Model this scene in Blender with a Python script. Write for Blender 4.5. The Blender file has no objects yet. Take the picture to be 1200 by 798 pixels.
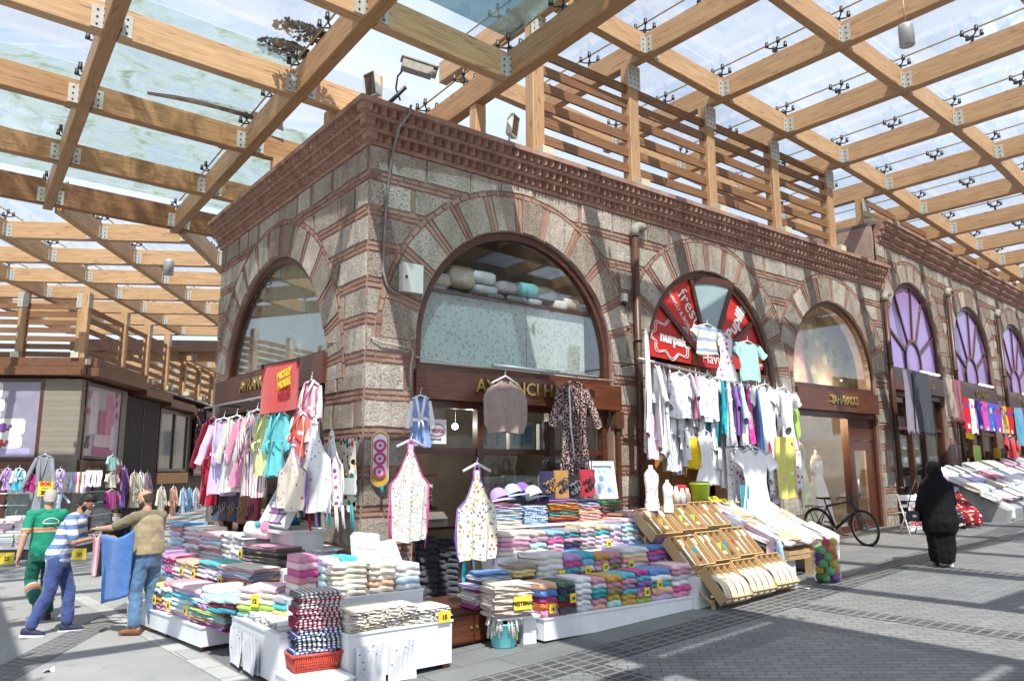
import bpy, bmesh, math, random
from mathutils import Vector, Matrix, noise
random.seed(11)
SC = bpy.context.scene
COL = SC.collection
PI = math.pi
rad = math.radians
# ------------------------------------------------------------------ camera
F_PX, YAW, PIT, ROL = 889.9, rad(52.0035), rad(9.6398), rad(-0.2908)
CAM = Vector((-4.5306, -8.9249, 2.0))
_f = Vector((math.cos(YAW)*math.cos(PIT), math.sin(YAW)*math.cos(PIT), math.sin(PIT)))
_r = Vector((math.sin(YAW), -math.cos(YAW), 0))
_u = _r.cross(_f)
CR = _r*math.cos(ROL) + _u*math.sin(ROL)
CU = -_r*math.sin(ROL) + _u*math.cos(ROL)
cam = bpy.data.cameras.new('camera')
camo = bpy.data.objects.new('camera', cam); COL.objects.link(camo)
m = Matrix((CR, CU, -_f)).transposed().to_4x4(); m.translation = CAM
camo.matrix_world = m
cam.sensor_width = 36; cam.lens = F_PX/1200*36
cam.clip_end = 2000; cam.clip_start = 0.05
SC.camera = camo
def ray(px, py):
    return CR*((px-600)/F_PX) - CU*((py-399)/F_PX) + _f
def hit(px, py, n, p0):
    r = ray(px, py); n = Vector(n)
    return CAM + r*((Vector(p0)-CAM).dot(n)/n.dot(r))
def RF(px, py, y=0.0): return hit(px, py, (0,1,0), (0,y,0))
def LF(px, py, x=0.0): return hit(px, py, (1,0,0), (x,0,0))
def ZP(px, py, z): return hit(px, py, (0,0,1), (0,0,z))
def gz(x, y=0): 
    t = (x+1)*1.5
    return 0.045*(t if t > 30 else math.log1p(math.exp(t)))/1.5
def GP(px, py):
    z = 0
    for i in range(30):
        p = ZP(px, py, z); z = .5*z+.5*gz(p.x)
    return p
class Frame:
    """local frame standing on the ground: u runs to the right along a front, v into depth"""
    def __init__(s, ox, oy, heading):
        s.o = Vector((ox, oy, 0)); s.h = rad(heading)
        s.u = Vector((math.cos(s.h), math.sin(s.h), 0)); s.v = Vector((-math.sin(s.h), math.cos(s.h), 0))
    def w(s, u, v, z): return s.o + s.u*u + s.v*v + Vector((0,0,z))
    def px(s, x, y, v):
        p = hit(x, y, s.v, s.o+s.v*v); d = p-s.o
        return d.dot(s.u), p.z
    def mat(s, u=0, v=0, z=0):
        return Matrix.Translation(s.w(u, v, z)) @ Matrix.Rotation(s.h, 4, 'Z')
# ------------------------------------------------------------------ mesh builder
class MB:
    def __init__(s): s.v=[]; s.f=[]; s.m=[]; s.sm=[]
    def add(s, vs, fs, mi=0, M=None, smooth=False):
        b = len(s.v)
        s.v += [(M @ Vector(p)) if M is not None else Vector(p) for p in vs]
        for f in fs: s.f.append([b+i for i in f]); s.m.append(mi); s.sm.append(smooth)
        return s
    def box(s, c, d, mi=0, M=None, rz=0, R=None):
        x,y,z = d[0]/2, d[1]/2, d[2]/2
        vs = [(-x,-y,-z),(x,-y,-z),(x,y,-z),(-x,y,-z),(-x,-y,z),(x,-y,z),(x,y,z),(-x,y,z)]
        T = Matrix.Translation(Vector(c))
        if rz: T = T @ Matrix.Rotation(rz, 4, 'Z')
        if R is not None: T = T @ R
        if M is not None: T = M @ T
        return s.add(vs, [(0,3,2,1),(4,5,6,7),(0,1,5,4),(1,2,6,5),(2,3,7,6),(3,0,4,7)], mi, T)
    def bx(s, x0,x1,y0,y1,z0,z1, mi=0, M=None):
        return s.box(((x0+x1)/2,(y0+y1)/2,(z0+z1)/2),(x1-x0,y1-y0,z1-z0),mi,M)
    def tube(s, pts, r, n=8, mi=0, M=None, closed=False, cap=True):
        pts = [Vector(p) for p in pts]; k = len(pts)
        rs = r if isinstance(r,(list,tuple)) else [r]*k
        vs=[]; up=None
        for i,p in enumerate(pts):
            a = pts[i-1] if (i>0 or closed) else p; b = pts[(i+1)%k] if (i<k-1 or closed) else p
            t = (b-a).normalized()
            if up is None:
                up = Vector((0,0,1)) if abs(t.z)<.9 else Vector((1,0,0))
            sd = t.cross(up).normalized(); up2 = sd.cross(t).normalized(); up = up2
            for j in range(n):
                an = 2*PI*j/n
                vs.append(p + (sd*math.cos(an)+up2*math.sin(an))*rs[i])
        fs=[]
        for i in range(k if closed else k-1):
            for j in range(n):
                a=i*n+j; b=i*n+(j+1)%n; c=((i+1)%k)*n+(j+1)%n; d=((i+1)%k)*n+j
                fs.append((a,b,c,d))
        s.add(vs, fs, mi, M, True)
        if cap and not closed:
            b=len(s.v)-len(vs)
            s.f.append([b+j for j in range(n)][::-1]); s.m.append(mi); s.sm.append(False)
            s.f.append([b+(k-1)*n+j for j in range(n)]); s.m.append(mi); s.sm.append(False)
        return s
    def lathe(s, prof, n=20, mi=0, M=None):
        vs=[]; fs=[]
        for r,z in prof:
            for j in range(n): vs.append((r*math.cos(2*PI*j/n), r*math.sin(2*PI*j/n), z))
        for i in range(len(prof)-1):
            for j in range(n): fs.append((i*n+j, i*n+(j+1)%n, (i+1)*n+(j+1)%n, (i+1)*n+j))
        return s.add(vs, fs, mi, M, True)
    def disc(s, r, z, n=20, mi=0, M=None):
        return s.add([(r*math.cos(2*PI*j/n), r*math.sin(2*PI*j/n), z) for j in range(n)], [tuple(range(n))], mi, M)
    def prism(s, poly, y0, y1, mi=0, M=None):
        """poly of (x,z), extruded from y0 (front) to y1"""
        n=len(poly)
        vs=[(x,y0,z) for x,z in poly]+[(x,y1,z) for x,z in poly]
        fs=[tuple(range(n)), tuple(range(2*n-1,n-1,-1))]+[(i,i+n,(i+1)%n+n,(i+1)%n) for i in range(n)]
        return s.add(vs, fs, mi, M)
    def grid(s, nx, ny, fn, mi=0, M=None, smooth=True, closed_x=False):
        vs=[fn(i/(nx if closed_x else nx-1), j/(ny-1)) for j in range(ny) for i in range(nx)]
        fs=[]
        for j in range(ny-1):
            for i in range(nx if closed_x else nx-1):
                a=j*nx+i; b=j*nx+(i+1)%nx; fs.append((a,b,b+nx,a+nx))
        return s.add(vs, fs, mi, M, smooth)
    def ball(s, c, r, n=10, m=7, mi=0, sc=(1,1,1), M=None):
        c=Vector(c)
        def fn(a,b):
            th=2*PI*a; ph=PI*b
            return (c.x+r*sc[0]*math.sin(ph)*math.cos(th), c.y+r*sc[1]*math.sin(ph)*math.sin(th), c.z-r*sc[2]*math.cos(ph))
        return s.grid(n, m, fn, mi, M, True, True)
    def mesh(s, name, mats):
        me = bpy.data.meshes.new(name)
        me.from_pydata([tuple(v) for v in s.v], [], s.f)
        for mm in mats: me.materials.append(mm)
        me.polygons.foreach_set('material_index', s.m)
        me.polygons.foreach_set('use_smooth', s.sm)
        me.update()
        return me
    def build(s, name, mats, parent=None, world=False, fixn=True):
        if not isinstance(mats,(list,tuple)): mats=[mats]
        me = s.mesh(name, mats)
        if fixn:
            bm=bmesh.new(); bm.from_mesh(me); bmesh.ops.recalc_face_normals(bm, faces=bm.faces); bm.to_mesh(me); bm.free()
        return link(me, name, parent, world)
def link(me, name, parent=None, world=False):
    o = bpy.data.objects.new(name, me); COL.objects.link(o)
    if parent is not None:
        o.parent = parent
        if world: o.matrix_parent_inverse = world_of(parent).inverted()
    return o
def world_of(o):
    M = o.matrix_basis.copy()
    while o.parent is not None:
        M = o.parent.matrix_basis @ o.matrix_parent_inverse @ M; o = o.parent
    return M
def tag(o, label=None, cat=None, group=None, kind=None):
    if label: o['label']=label
    if cat: o['category']=cat
    if group: o['group']=group
    if kind: o['kind']=kind
    return o
def thing(name, label, cat, loc=(0,0,0), rz=0, group=None):
    o = bpy.data.objects.new(name, None); COL.objects.link(o)
    o.empty_display_size=.1
    o.location=loc; o.rotation_euler=(0,0,rz)
    return tag(o, label, cat, group)
def copy_tree(o, parent=None):
    c=o.copy(); COL.objects.link(c)
    if parent is not None: c.parent=parent
    for ch in list(o.children): copy_tree(ch, c)
    return c
# ------------------------------------------------------------------ materials
class N:
    def __init__(s, name):
        s.mat=bpy.data.materials.new(name); s.mat.use_nodes=True
        s.t=s.mat.node_tree; s.n=s.t.nodes; s.l=s.t.links
        s.b=s.n['Principled BSDF']; s.out=s.n['Material Output']
    def new(s, ty, **k):
        nd=s.n.new(ty)
        for a,v in k.items(): setattr(nd,a,v)
        return nd
    def lk(s,a,b): s.l.new(a,b)
    def co(s, kind='Object', scale=(1,1,1), rot=(0,0,0), loc=(0,0,0)):
        tc=s.new('ShaderNodeTexCoord'); mp=s.new('ShaderNodeMapping')
        mp.inputs['Scale'].default_value=scale; mp.inputs['Rotation'].default_value=rot; mp.inputs['Location'].default_value=loc
        s.lk(tc.outputs[kind], mp.inputs['Vector']); return mp.outputs[0]
    def noise(s, vec, scale=5, det=4, rough=.6, dist=0):
        nd=s.new('ShaderNodeTexNoise'); nd.inputs['Scale'].default_value=scale; nd.inputs['Detail'].default_value=det
        nd.inputs['Roughness'].default_value=rough; nd.inputs['Distortion'].default_value=dist
        if vec is not None: s.lk(vec, nd.inputs['Vector'])
        return nd.outputs['Fac']
    def ramp(s, fac, stops):
        nd=s.new('ShaderNodeValToRGB'); e=nd.color_ramp.elements
        while len(e)<len(stops): e.new(.5)
        for el,(p,c) in zip(e,stops):
            el.position=p; el.color=(c,c,c,1) if isinstance(c,(int,float)) else (*c,1)
        s.lk(fac, nd.inputs[0]); return nd.outputs[0]
    def mix(s, fac, a, b, mode='MIX'):
        nd=s.new('ShaderNodeMix', data_type='RGBA', blend_type=mode)
        for sock,v in ((nd.inputs[0],fac),(nd.inputs[6],a),(nd.inputs[7],b)):
            if isinstance(v,(int,float)): sock.default_value = v if sock.type=='VALUE' else (v,v,v,1)
            elif isinstance(v,tuple): sock.default_value=(*v,1)
            else: s.lk(v, sock)
        return nd.outputs[2]
    def math(s, op, a, b=0, c=0):
        nd=s.new('ShaderNodeMath', operation=op)
        for i,v in enumerate((a,b,c)):
            if isinstance(v,(int,float)): nd.inputs[i].default_value=v
            else: s.lk(v, nd.inputs[i])
        return nd.outputs[0]
    def bump(s, h, strength=.3, dist=.01):
        nd=s.new('ShaderNodeBump'); nd.inputs['Strength'].default_value=strength; nd.inputs['Distance'].default_value=dist
        s.lk(h, nd.inputs['Height']); s.lk(nd.outputs[0], s.b.inputs['Normal'])
    def base(s, c):
        if isinstance(c,tuple): s.b.inputs['Base Color'].default_value=(*c,1)
        else: s.lk(c, s.b.inputs['Base Color'])
    def rough(s, v):
        if isinstance(v,(int,float)): s.b.inputs['Roughness'].default_value=v
        else: s.lk(v, s.b.inputs['Roughness'])
def plain(name, c, rough=.6, var=.12, scale=6, metal=0, bump=.0, spec=.4):
    n=N(name); v=n.noise(n.co(), scale, 5)
    k=tuple(x*(1-var) for x in c); h=tuple(min(1,x*(1+var)) for x in c)
    n.base(n.ramp(v, [(.3,k),(.7,h)])); n.rough(rough); n.b.inputs['Metallic'].default_value=metal
    n.b.inputs['Specular IOR Level'].default_value=spec
    if bump: n.bump(n.noise(n.co(), scale*8, 4), bump, .004)
    return n.mat
def srgb(h):
    h=h.lstrip('#'); c=[int(h[i:i+2],16)/255 for i in (0,2,4)]
    return tuple(x/12.92 if x<=.04045 else ((x+.055)/1.055)**2.4 for x in c)
def m_wood(name, c0, c1, c2, sc=1.0, rough=.55, streak=.35):
    """grain along local X"""
    n=N(name)
    oi=n.new('ShaderNodeObjectInfo')
    tc=n.new('ShaderNodeTexCoord'); add=n.new('ShaderNodeVectorMath', operation='ADD')
    cmb=n.new('ShaderNodeCombineXYZ'); n.lk(n.math('MULTIPLY',oi.outputs['Random'],50), cmb.inputs[0]); n.lk(n.math('MULTIPLY',oi.outputs['Random'],31), cmb.inputs[2])
    n.lk(tc.outputs['Object'], add.inputs[0]); n.lk(cmb.outputs[0], add.inputs[1])
    def mp(s3):
        mpn=n.new('ShaderNodeMapping'); mpn.inputs['Scale'].default_value=s3; n.lk(add.outputs[0], mpn.inputs['Vector']); return mpn.outputs[0]
    g=n.noise(mp((.5*sc,9*sc,9*sc)), 3, 6, .65, .6)
    col=n.ramp(g, [(.25,c0),(.5,c1),(.75,c2)])
    big=n.noise(mp((.35*sc,.8*sc,.8*sc)), 2.2, 3)
    col=n.mix(n.ramp(big,[(.35,0.0),(.75,.4)]), col, tuple(x*.72 for x in c1))
    # lamella joints of the laminated timber
    sep=n.new('ShaderNodeSeparateXYZ'); n.lk(tc.outputs['Object'], sep.inputs[0])
    lam=n.math('ABSOLUTE', n.math('SUBTRACT', n.math('FRACT', n.math('MULTIPLY', sep.outputs[2], 10*sc)), .5))
    lj=n.ramp(lam, [(.0,0.0),(.455,0.0),(.5,1.0)])
    col=n.mix(n.math('MULTIPLY', lj, .3), col, tuple(x*.45 for x in c1))
    kn=n.noise(mp((1.1*sc,10*sc,10*sc)), 3.0, 2, .5)
    kf=n.ramp(kn, [(.61,0.0),(.70,1.0)])
    col=n.mix(n.math('MULTIPLY', kf, streak*1.5), col, tuple(x*.25 for x in c0))
    n.base(col); n.rough(rough); n.bump(g, .15, .003)
    return n.mat
def m_cloth(name, c, var=.08, bumps=.5, fuzz=90):
    n=N(name); co=n.co()
    v=n.noise(co, 9, 4)
    n.base(n.ramp(v,[(.3,tuple(x*(1-var*1.6) for x in c)),(.7,tuple(min(.9,x*(1+var)) for x in c))]))
    n.rough(.95); n.b.inputs['Specular IOR Level'].default_value=.15
    n.b.inputs['Sheen Weight'].default_value=.25
    h=n.math('ADD', n.noise(co, fuzz, 2), n.math('MULTIPLY', n.noise(co, 14, 3), 1.4))
    n.bump(h, bumps, .006)
    return n.mat
def m_spots(name, base, cols, scale=14, size=.32, jit=1.0, base2=None):
    """printed cloth: scattered blots in several colours"""
    n=N(name); co=n.co()
    wob=n.noise(co, scale*1.7, 2)
    vo=n.new('ShaderNodeTexVoronoi'); vo.inputs['Scale'].default_value=scale; n.lk(co, vo.inputs['Vector'])
    d=n.math('ADD', vo.outputs['Distance'], n.math('MULTIPLY', n.math('SUBTRACT', wob, .5), .55))
    sep=n.new('ShaderNodeSeparateColor'); n.lk(vo.outputs['Color'], sep.inputs[0])
    k=len(cols); st=[(i/k, c) for i,c in enumerate(cols)]
    rp=n.new('ShaderNodeValToRGB'); rp.color_ramp.interpolation='CONSTANT'; e=rp.color_ramp.elements
    while len(e)<k: e.new(.5)
    for el,(p,c) in zip(e,st): el.position=p; el.color=(*c,1)
    n.lk(sep.outputs[0], rp.inputs[0])
    mask=n.math('MULTIPLY', n.math('LESS_THAN', d, size), n.math('GREATER_THAN', sep.outputs[1], 1-jit))
    b0=n.ramp(n.noise(co, 7, 3), [(.3, tuple(x*.88 for x in base)),(.7, base)])
    n.base(n.mix(mask, b0, rp.outputs[0])); n.rough(.9); n.b.inputs['Specular IOR Level'].default_value=.15
    n.bump(n.noise(co, 60, 3), .25, .004)
    return n.mat
def m_stripes(name, cols, scale=10, axis=0, soft=.0, wob=.0):
    n=N(name); co=n.co()
    sep=n.new('ShaderNodeSeparateXYZ'); n.lk(co, sep.inputs[0])
    x=sep.outputs[axis]
    if wob: x=n.math('ADD', x, n.math('MULTIPLY', n.math('SUBTRACT', n.noise(co, 6, 2),.5), wob))
    fr=n.math('FRACT', n.math('ADD', n.math('MULTIPLY', x, scale), 10))
    tot=sum(w for w,c in cols); acc=0; st=[]
    for w,c in cols: st.append((acc/tot,c)); acc+=w
    rp=n.new('ShaderNodeValToRGB'); rp.color_ramp.interpolation='CONSTANT'; e=rp.color_ramp.elements
    while len(e)<len(st): e.new(.5)
    for el,(p,c) in zip(e,st): el.position=p; el.color=(*c,1)
    n.lk(fr, rp.inputs[0])
    n.base(n.mix(n.math('MULTIPLY', n.noise(co, 8, 3), .25), rp.outputs[0], (.3,.3,.3))); n.rough(.9)
    n.b.inputs['Specular IOR Level'].default_value=.15
    n.bump(n.noise(co, 70, 3), .3, .004)
    return n.mat
def m_glass(name, tint=(.93,.96,.97), dirt=.06, dirtc=(.6,.65,.62), refl=1.0, dscale=1.3, lo=.45, hi=.8):
    n=N(name); n.n.remove(n.b)
    tr=n.new('ShaderNodeBsdfTransparent'); tr.inputs[0].default_value=(*tint,1)
    gl=n.new('ShaderNodeBsdfGlossy'); gl.inputs['Roughness'].default_value=.02; gl.inputs['Color'].default_value=(1,1,1,1)
    lw=n.new('ShaderNodeFresnel'); lw.inputs['IOR'].default_value=1.5
    m1=n.new('ShaderNodeMixShader'); n.lk(n.math('MULTIPLY', lw.outputs[0], refl), m1.inputs[0]); n.lk(tr.outputs[0], m1.inputs[1]); n.lk(gl.outputs[0], m1.inputs[2])
    df=n.new('ShaderNodeBsdfDiffuse'); df.inputs[0].default_value=(*dirtc,1)
    tl=n.new('ShaderNodeBsdfTranslucent'); tl.inputs[0].default_value=(*dirtc,1)
    ad=n.new('ShaderNodeMixShader'); ad.inputs[0].default_value=.6; n.lk(df.outputs[0],ad.inputs[1]); n.lk(tl.outputs[0],ad.inputs[2])
    geo=n.new('ShaderNodeNewGeometry')
    mp=n.new('ShaderNodeMapping'); mp.inputs['Scale'].default_value=(1,1,1); n.lk(geo.outputs['Position'], mp.inputs[0])
    ns=n.noise(mp.outputs[0], dscale, 6, .65, .8)
    f=n.ramp(ns, [(lo,dirt*.25),(hi,min(1,dirt*2.2))])
    m2=n.new('ShaderNodeMixShader'); n.lk(f, m2.inputs[0]); n.lk(m1.outputs[0], m2.inputs[1]); n.lk(ad.outputs[0], m2.inputs[2])
    n.lk(m2.outputs[0], n.out.inputs['Surface'])
    return n.mat
def m_emit(name, c, s):
    n=N(name); n.b.inputs['Emission Color'].default_value=(*c,1); n.b.inputs['Emission Strength'].default_value=s; n.base(c); return n.mat
def text_mesh(body, size, depth=.01, align='CENTER', font_bold=0):
    cu=bpy.data.curves.new('txt','FONT'); cu.body=body; cu.size=size; cu.extrude=depth; cu.align_x=align; cu.align_y='CENTER'
    cu.resolution_u=2; cu.offset=font_bold
    o=bpy.data.objects.new('txt',cu); COL.objects.link(o)
    dg=bpy.context.evaluated_depsgraph_get()
    me=bpy.data.meshes.new_from_object(o.evaluated_get(dg))
    bpy.data.objects.remove(o); bpy.data.curves.remove(cu)
    return me
def text(name, body, size, mat_, M, parent=None, depth=.01, align='CENTER', bold=0, xs=1.0):
    """M: matrix whose local x runs along the writing and local -y faces the reader, z up"""
    me=text_mesh(body,size,depth,align,bold)
    me.transform(M @ Matrix.Rotation(PI/2,4,'X') @ Matrix.Diagonal((xs,1,1,1)))
    me.materials.clear(); me.materials.append(mat_); me.name=name
    return link(me, name, parent, parent is not None)
# world
W=bpy.data.worlds.new('World'); SC.world=W; W.use_nodes=True
wn=W.node_tree.nodes; wl=W.node_tree.links
SUN_EL, SUN_AZ = rad(57), math.atan2(-.90,-.44)      # direction towards the sun
bg=wn['Background']
sk=wn.new('ShaderNodeTexSky'); sk.sky_type='NISHITA'; sk.sun_disc=False
sk.sun_elevation=SUN_EL; sk.sun_rotation=PI/2-SUN_AZ; sk.air_density=1.0; sk.dust_density=1.2; sk.ozone_density=1.2
tc=wn.new('ShaderNodeTexCoord'); mp=wn.new('ShaderNodeMapping'); mp.inputs['Scale'].default_value=(1.2,1.2,2.6)
wl.new(tc.outputs['Generated'], mp.inputs[0])
nz=wn.new('ShaderNodeTexNoise'); nz.inputs['Scale'].default_value=2.2; nz.inputs['Detail'].default_value=8; nz.inputs['Roughness'].default_value=.58; nz.inputs['Distortion'].default_value=.3
wl.new(mp.outputs[0], nz.inputs['Vector'])
rp=wn.new('ShaderNodeValToRGB'); rp.color_ramp.elements[0].position=.36; rp.color_ramp.elements[0].color=(.52,.52,.52,1); rp.color_ramp.elements[1].position=.60; rp.color_ramp.elements[1].color=(.96,.96,.96,1)
wl.new(nz.outputs['Fac'], rp.inputs[0])
mx=wn.new('ShaderNodeMix'); mx.data_type='RGBA'
wl.new(rp.outputs[0], mx.inputs[0]); wl.new(sk.outputs[0], mx.inputs[6]); mx.inputs[7].default_value=(4.5,5.15,6.1,1)
wl.new(mx.outputs[2], bg.inputs[0]); bg.inputs[1].default_value=.108
sl=bpy.data.lights.new('sun','SUN'); sl.energy=3.7; sl.angle=rad(.53); sl.color=(1,.955,.88)
so=bpy.data.objects.new('sun',sl); COL.objects.link(so)
sd=Vector((math.cos(SUN_AZ)*math.cos(SUN_EL), math.sin(SUN_AZ)*math.cos(SUN_EL), math.sin(SUN_EL)))
so.rotation_euler=sd.to_track_quat('Z','Y').to_euler(); so.location=sd*40
SC.view_settings.view_transform='Standard'; SC.view_settings.look='None'; SC.view_settings.gamma=1
SC.view_settings.exposure=1.0
SC.cycles.max_bounces=10; SC.cycles.transparent_max_bounces=24; SC.cycles.diffuse_bounces=4; SC.cycles.glossy_bounces=3
SC.cycles.caustics_reflective=False; SC.cycles.caustics_refractive=False
SC.cycles.use_denoising=True
# ------------------------------------------------------------------ shared materials
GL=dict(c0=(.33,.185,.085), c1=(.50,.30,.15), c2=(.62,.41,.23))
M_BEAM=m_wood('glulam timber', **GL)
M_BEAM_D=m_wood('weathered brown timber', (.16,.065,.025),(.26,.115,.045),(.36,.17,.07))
M_SLAT=m_wood('slat timber', (.13,.055,.022),(.22,.105,.045),(.32,.165,.075))
M_FRAME=m_wood('dark stained wood', (.045,.014,.008),(.085,.027,.014),(.13,.045,.022), 2.0, .35, .1)
M_SIGN=m_wood('sign boards wood', (.055,.017,.009),(.115,.036,.017),(.19,.065,.028), 1.6, .38, .15)
M_BROWNMET=plain('brown painted metal',(.085,.038,.022),.4,.15,20)
M_PLATE=plain('galvanised plate',(.52,.51,.46),.5,.12,14,.35)
M_STEEL=plain('steel',(.42,.42,.42),.35,.15,20,.85)
M_DARKST=plain('dark steel fitting',(.07,.065,.06),.4,.2,30,.6)
M_WHITE=plain('white laminate',(.74,.75,.76),.42,.06,4)
M_OFFW=plain('off white plastic',(.66,.66,.60),.45,.08,6)
M_BLACK=plain('black plastic',(.018,.018,.02),.4,.1,20)
M_GOLD=plain('brass letters',(.50,.36,.13),.35,.15,14,.75)
M_WHITEPAINT=plain('white print',(.82,.82,.82),.6,.03,6)
M_BLACKPRINT=plain('black print',(.02,.02,.02),.6,.1,6)
M_REDPRINT=plain('red print',(.55,.02,.03),.6,.1,6)
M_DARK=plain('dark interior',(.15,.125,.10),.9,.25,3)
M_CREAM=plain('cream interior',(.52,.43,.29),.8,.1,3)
M_GLASSC=m_glass('canopy glass', tint=(.95,.97,.98), dirt=.035, dirtc=(.75,.78,.78), refl=.22)
M_GLASSD=m_glass('dirty canopy glass', tint=(.88,.93,.94), dirt=.42, dirtc=(.46,.54,.49), dscale=2.1, lo=.42, hi=.66, refl=.3)
M_SHOP=m_glass('shop glass', tint=(.93,.95,.945), dirt=.012, refl=.26)
M_ARCHG=m_glass('arch window glass', tint=(.90,.93,.92), dirt=.03, refl=.36)
# stone, brick, mortar
def m_stone():
    n=N('porous limestone'); co=n.co()
    at=n.new('ShaderNodeAttribute', attribute_name='var'); v=at.outputs['Fac']
    base=n.ramp(v,[(0,(.27,.225,.18)),(.25,(.37,.32,.26)),(.6,(.49,.435,.365)),(1,(.60,.545,.47))])
    base=n.mix(n.ramp(n.noise(co,2.0,5,.65),[(.35,.0),(.7,.6)]), base, (.20,.165,.13))
    base=n.mix(n.ramp(n.noise(co,5,5,.7),[(.5,.0),(.72,.35)]), base, (.50,.46,.40))
    pit=n.noise(co,42,5,.75,.2); pm=n.ramp(pit,[(.31,1.0),(.42,0.0)])
    base=n.mix(n.math('MULTIPLY',pm,n.ramp(n.noise(co,3.1,3),[(.3,.25),(.65,.9)])), base, (.06,.05,.042))
    base=n.mix(n.ramp(n.noise(n.co(scale=(3.5,3.5,.5)),1.6,5,.7),[(.5,.0),(.72,.55)]), base, (.13,.11,.09))
    base=n.mix(n.ramp(n.noise(co,1.1,3),[(.63,.0),(.72,.5)]), base, (.36,.2,.1))
    n.base(base); n.rough(.95); n.b.inputs['Specular IOR Level'].default_value=.1
    h=n.math('ADD', n.math('MULTIPLY',n.noise(co,12,5,.7),1.2), n.math('MULTIPLY',n.ramp(pit,[(.33,0.0),(.45,1.0)]),1.0))
    n.bump(h,.9,.02); return n.mat
def m_brick():
    n=N('old thin brick'); co=n.co()
    at=n.new('ShaderNodeAttribute', attribute_name='var')
    base=n.ramp(at.outputs['Fac'],[(0,(.17,.085,.063)),(.5,(.27,.145,.107)),(1,(.37,.225,.17))])
    base=n.mix(n.ramp(n.noise(co,6,5,.7),[(.35,.0),(.7,.75)]), base, (.34,.24,.195))
    n.base(base); n.rough(.95); n.b.inputs['Specular IOR Level'].default_value=.1
    n.bump(n.noise(co,25,5,.7),.7,.015); return n.mat
def m_mortar():
    n=N('pink lime mortar'); co=n.co()
    base=n.ramp(n.noise(co,3,6,.7),[(.25,(.23,.15,.12)),(.5,(.35,.245,.20)),(.8,(.48,.37,.31))])
    n.base(base); n.rough(.97); n.b.inputs['Specular IOR Level'].default_value=.1
    n.bump(n.noise(co,30,5,.7),.8,.02); return n.mat
def m_corn():
    n=N('cornice brick'); co=n.co()
    base=n.ramp(n.noise(co,4,6,.7),[(.25,(.21,.115,.086)),(.5,(.34,.205,.158)),(.8,(.47,.33,.265))])
    n.base(base); n.rough(.95); n.b.inputs['Specular IOR Level'].default_value=.1
    n.bump(n.noise(co,30,5,.7),.6,.012); return n.mat
M_STONE, M_BRICK, M_MORTAR, M_CORN = m_stone(), m_brick(), m_mortar(), m_corn()
# ------------------------------------------------------------------ ground
def m_concrete():
    n=N('worn asphalt paving'); co=n.co()
    b=n.ramp(n.noise(co,.8,6,.65),[(.3,(.26,.257,.247)),(.7,(.35,.345,.335))])
    b=n.mix(n.ramp(n.noise(co,60,3),[(.35,.0),(.7,.4)]), b, (.15,.148,.14))
    b=n.mix(n.ramp(n.noise(co,2.3,5,.7),[(.56,.0),(.7,.4)]), b, (.13,.125,.12))
    n.base(b); n.rough(.85); n.bump(n.noise(co,70,4),.35,.006); return n.mat
def m_pavers(name, c0, c1, sx, sy, mortar, msz=.012, rot=0, off=.5, cvar=None):
    n=N(name); co=n.co(rot=(0,0,rot))
    br=n.new('ShaderNodeTexBrick'); br.offset=off
    br.inputs['Scale'].default_value=1; br.inputs['Brick Width'].default_value=sx; br.inputs['Row Height'].default_value=sy
    br.inputs['Mortar Size'].default_value=msz; br.inputs['Color1'].default_value=(*c0,1); br.inputs['Color2'].default_value=(*c1,1)
    br.inputs['Mortar'].default_value=(*mortar,1); br.inputs['Mortar Smooth'].default_value=.3; br.inputs['Bias'].default_value=0
    n.lk(co, br.inputs['Vector'])
    b=n.mix(n.ramp(n.noise(n.co(),1.0,5,.65),[(.35,.0),(.7,.45)]), br.outputs['Color'], tuple(x*.6 for x in c0))
    b=n.mix(n.ramp(n.noise(n.co(),40,3),[(.4,.0),(.75,.3)]), b, tuple(x*.55 for x in c0))
    st=n.ramp(n.noise(n.co(loc=(5,3,0)),7,4,.7),[(.70,.0),(.74,.35)])
    b=n.mix(st, b, tuple(x*.45 for x in c0))
    n.base(b); n.rough(.8)
    h=n.math('ADD', n.math('MULTIPLY', n.math('SUBTRACT',1.0,br.outputs['Fac']),1.0), n.math('MULTIPLY',n.noise(n.co(),50,4),.5))
    n.bump(h,.6,.008); return n.mat
def sheet(name, pts_fn, nu, nv, mat_, lift=0.0, kind='structure'):
    mb=MB()
    def fn(a,b):
        x,y=pts_fn(a,b); return (x,y,gz(x)+lift)
    mb.grid(nu,nv,fn)
    o=mb.build(name,mat_,fixn=False)
    return tag(o,kind=kind)
M_CONC=m_concrete()
def wide(a,b):
    f=lambda t:(t*2-1)
    X=f(a); Y=f(b)
    return (6+X*18+ (X**5)*300, Y*18+(Y**5)*300)
sheet('ground', wide, 121, 41, M_CONC)
def tact_y(x):      # the sett band runs along the street
    k=[(-6,-2.80),(-.14,-2.72),(1.5,-2.69),(4.6,-2.66),(10.5,-2.25),(13.4,-2.1),(20,-1.5),(40,.2),(80,3.5)]
    for (x0,y0),(x1,y1) in zip(k,k[1:]):
        if x<=x1: return y0+(y1-y0)*(x-x0)/(x1-x0)
    return k[-1][1]
M_PAVE=m_pavers('street pavers',(.175,.18,.183),(.235,.24,.242),.21,.105,(.115,.117,.12),.01,rad(45))
M_SLAB=m_pavers('granite slabs',(.155,.16,.163),(.205,.21,.21),.9,.45,(.09,.09,.09),.008,0)
M_SETT=m_pavers('dark basalt setts',(.05,.05,.055),(.09,.088,.09),.2,.125,(.21,.21,.205),.018,0,.0)
M_GRAN=m_pavers('pale granite kerb stones',(.36,.36,.35),(.46,.46,.44),.8,.5,(.2,.2,.2),.01,0)
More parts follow.
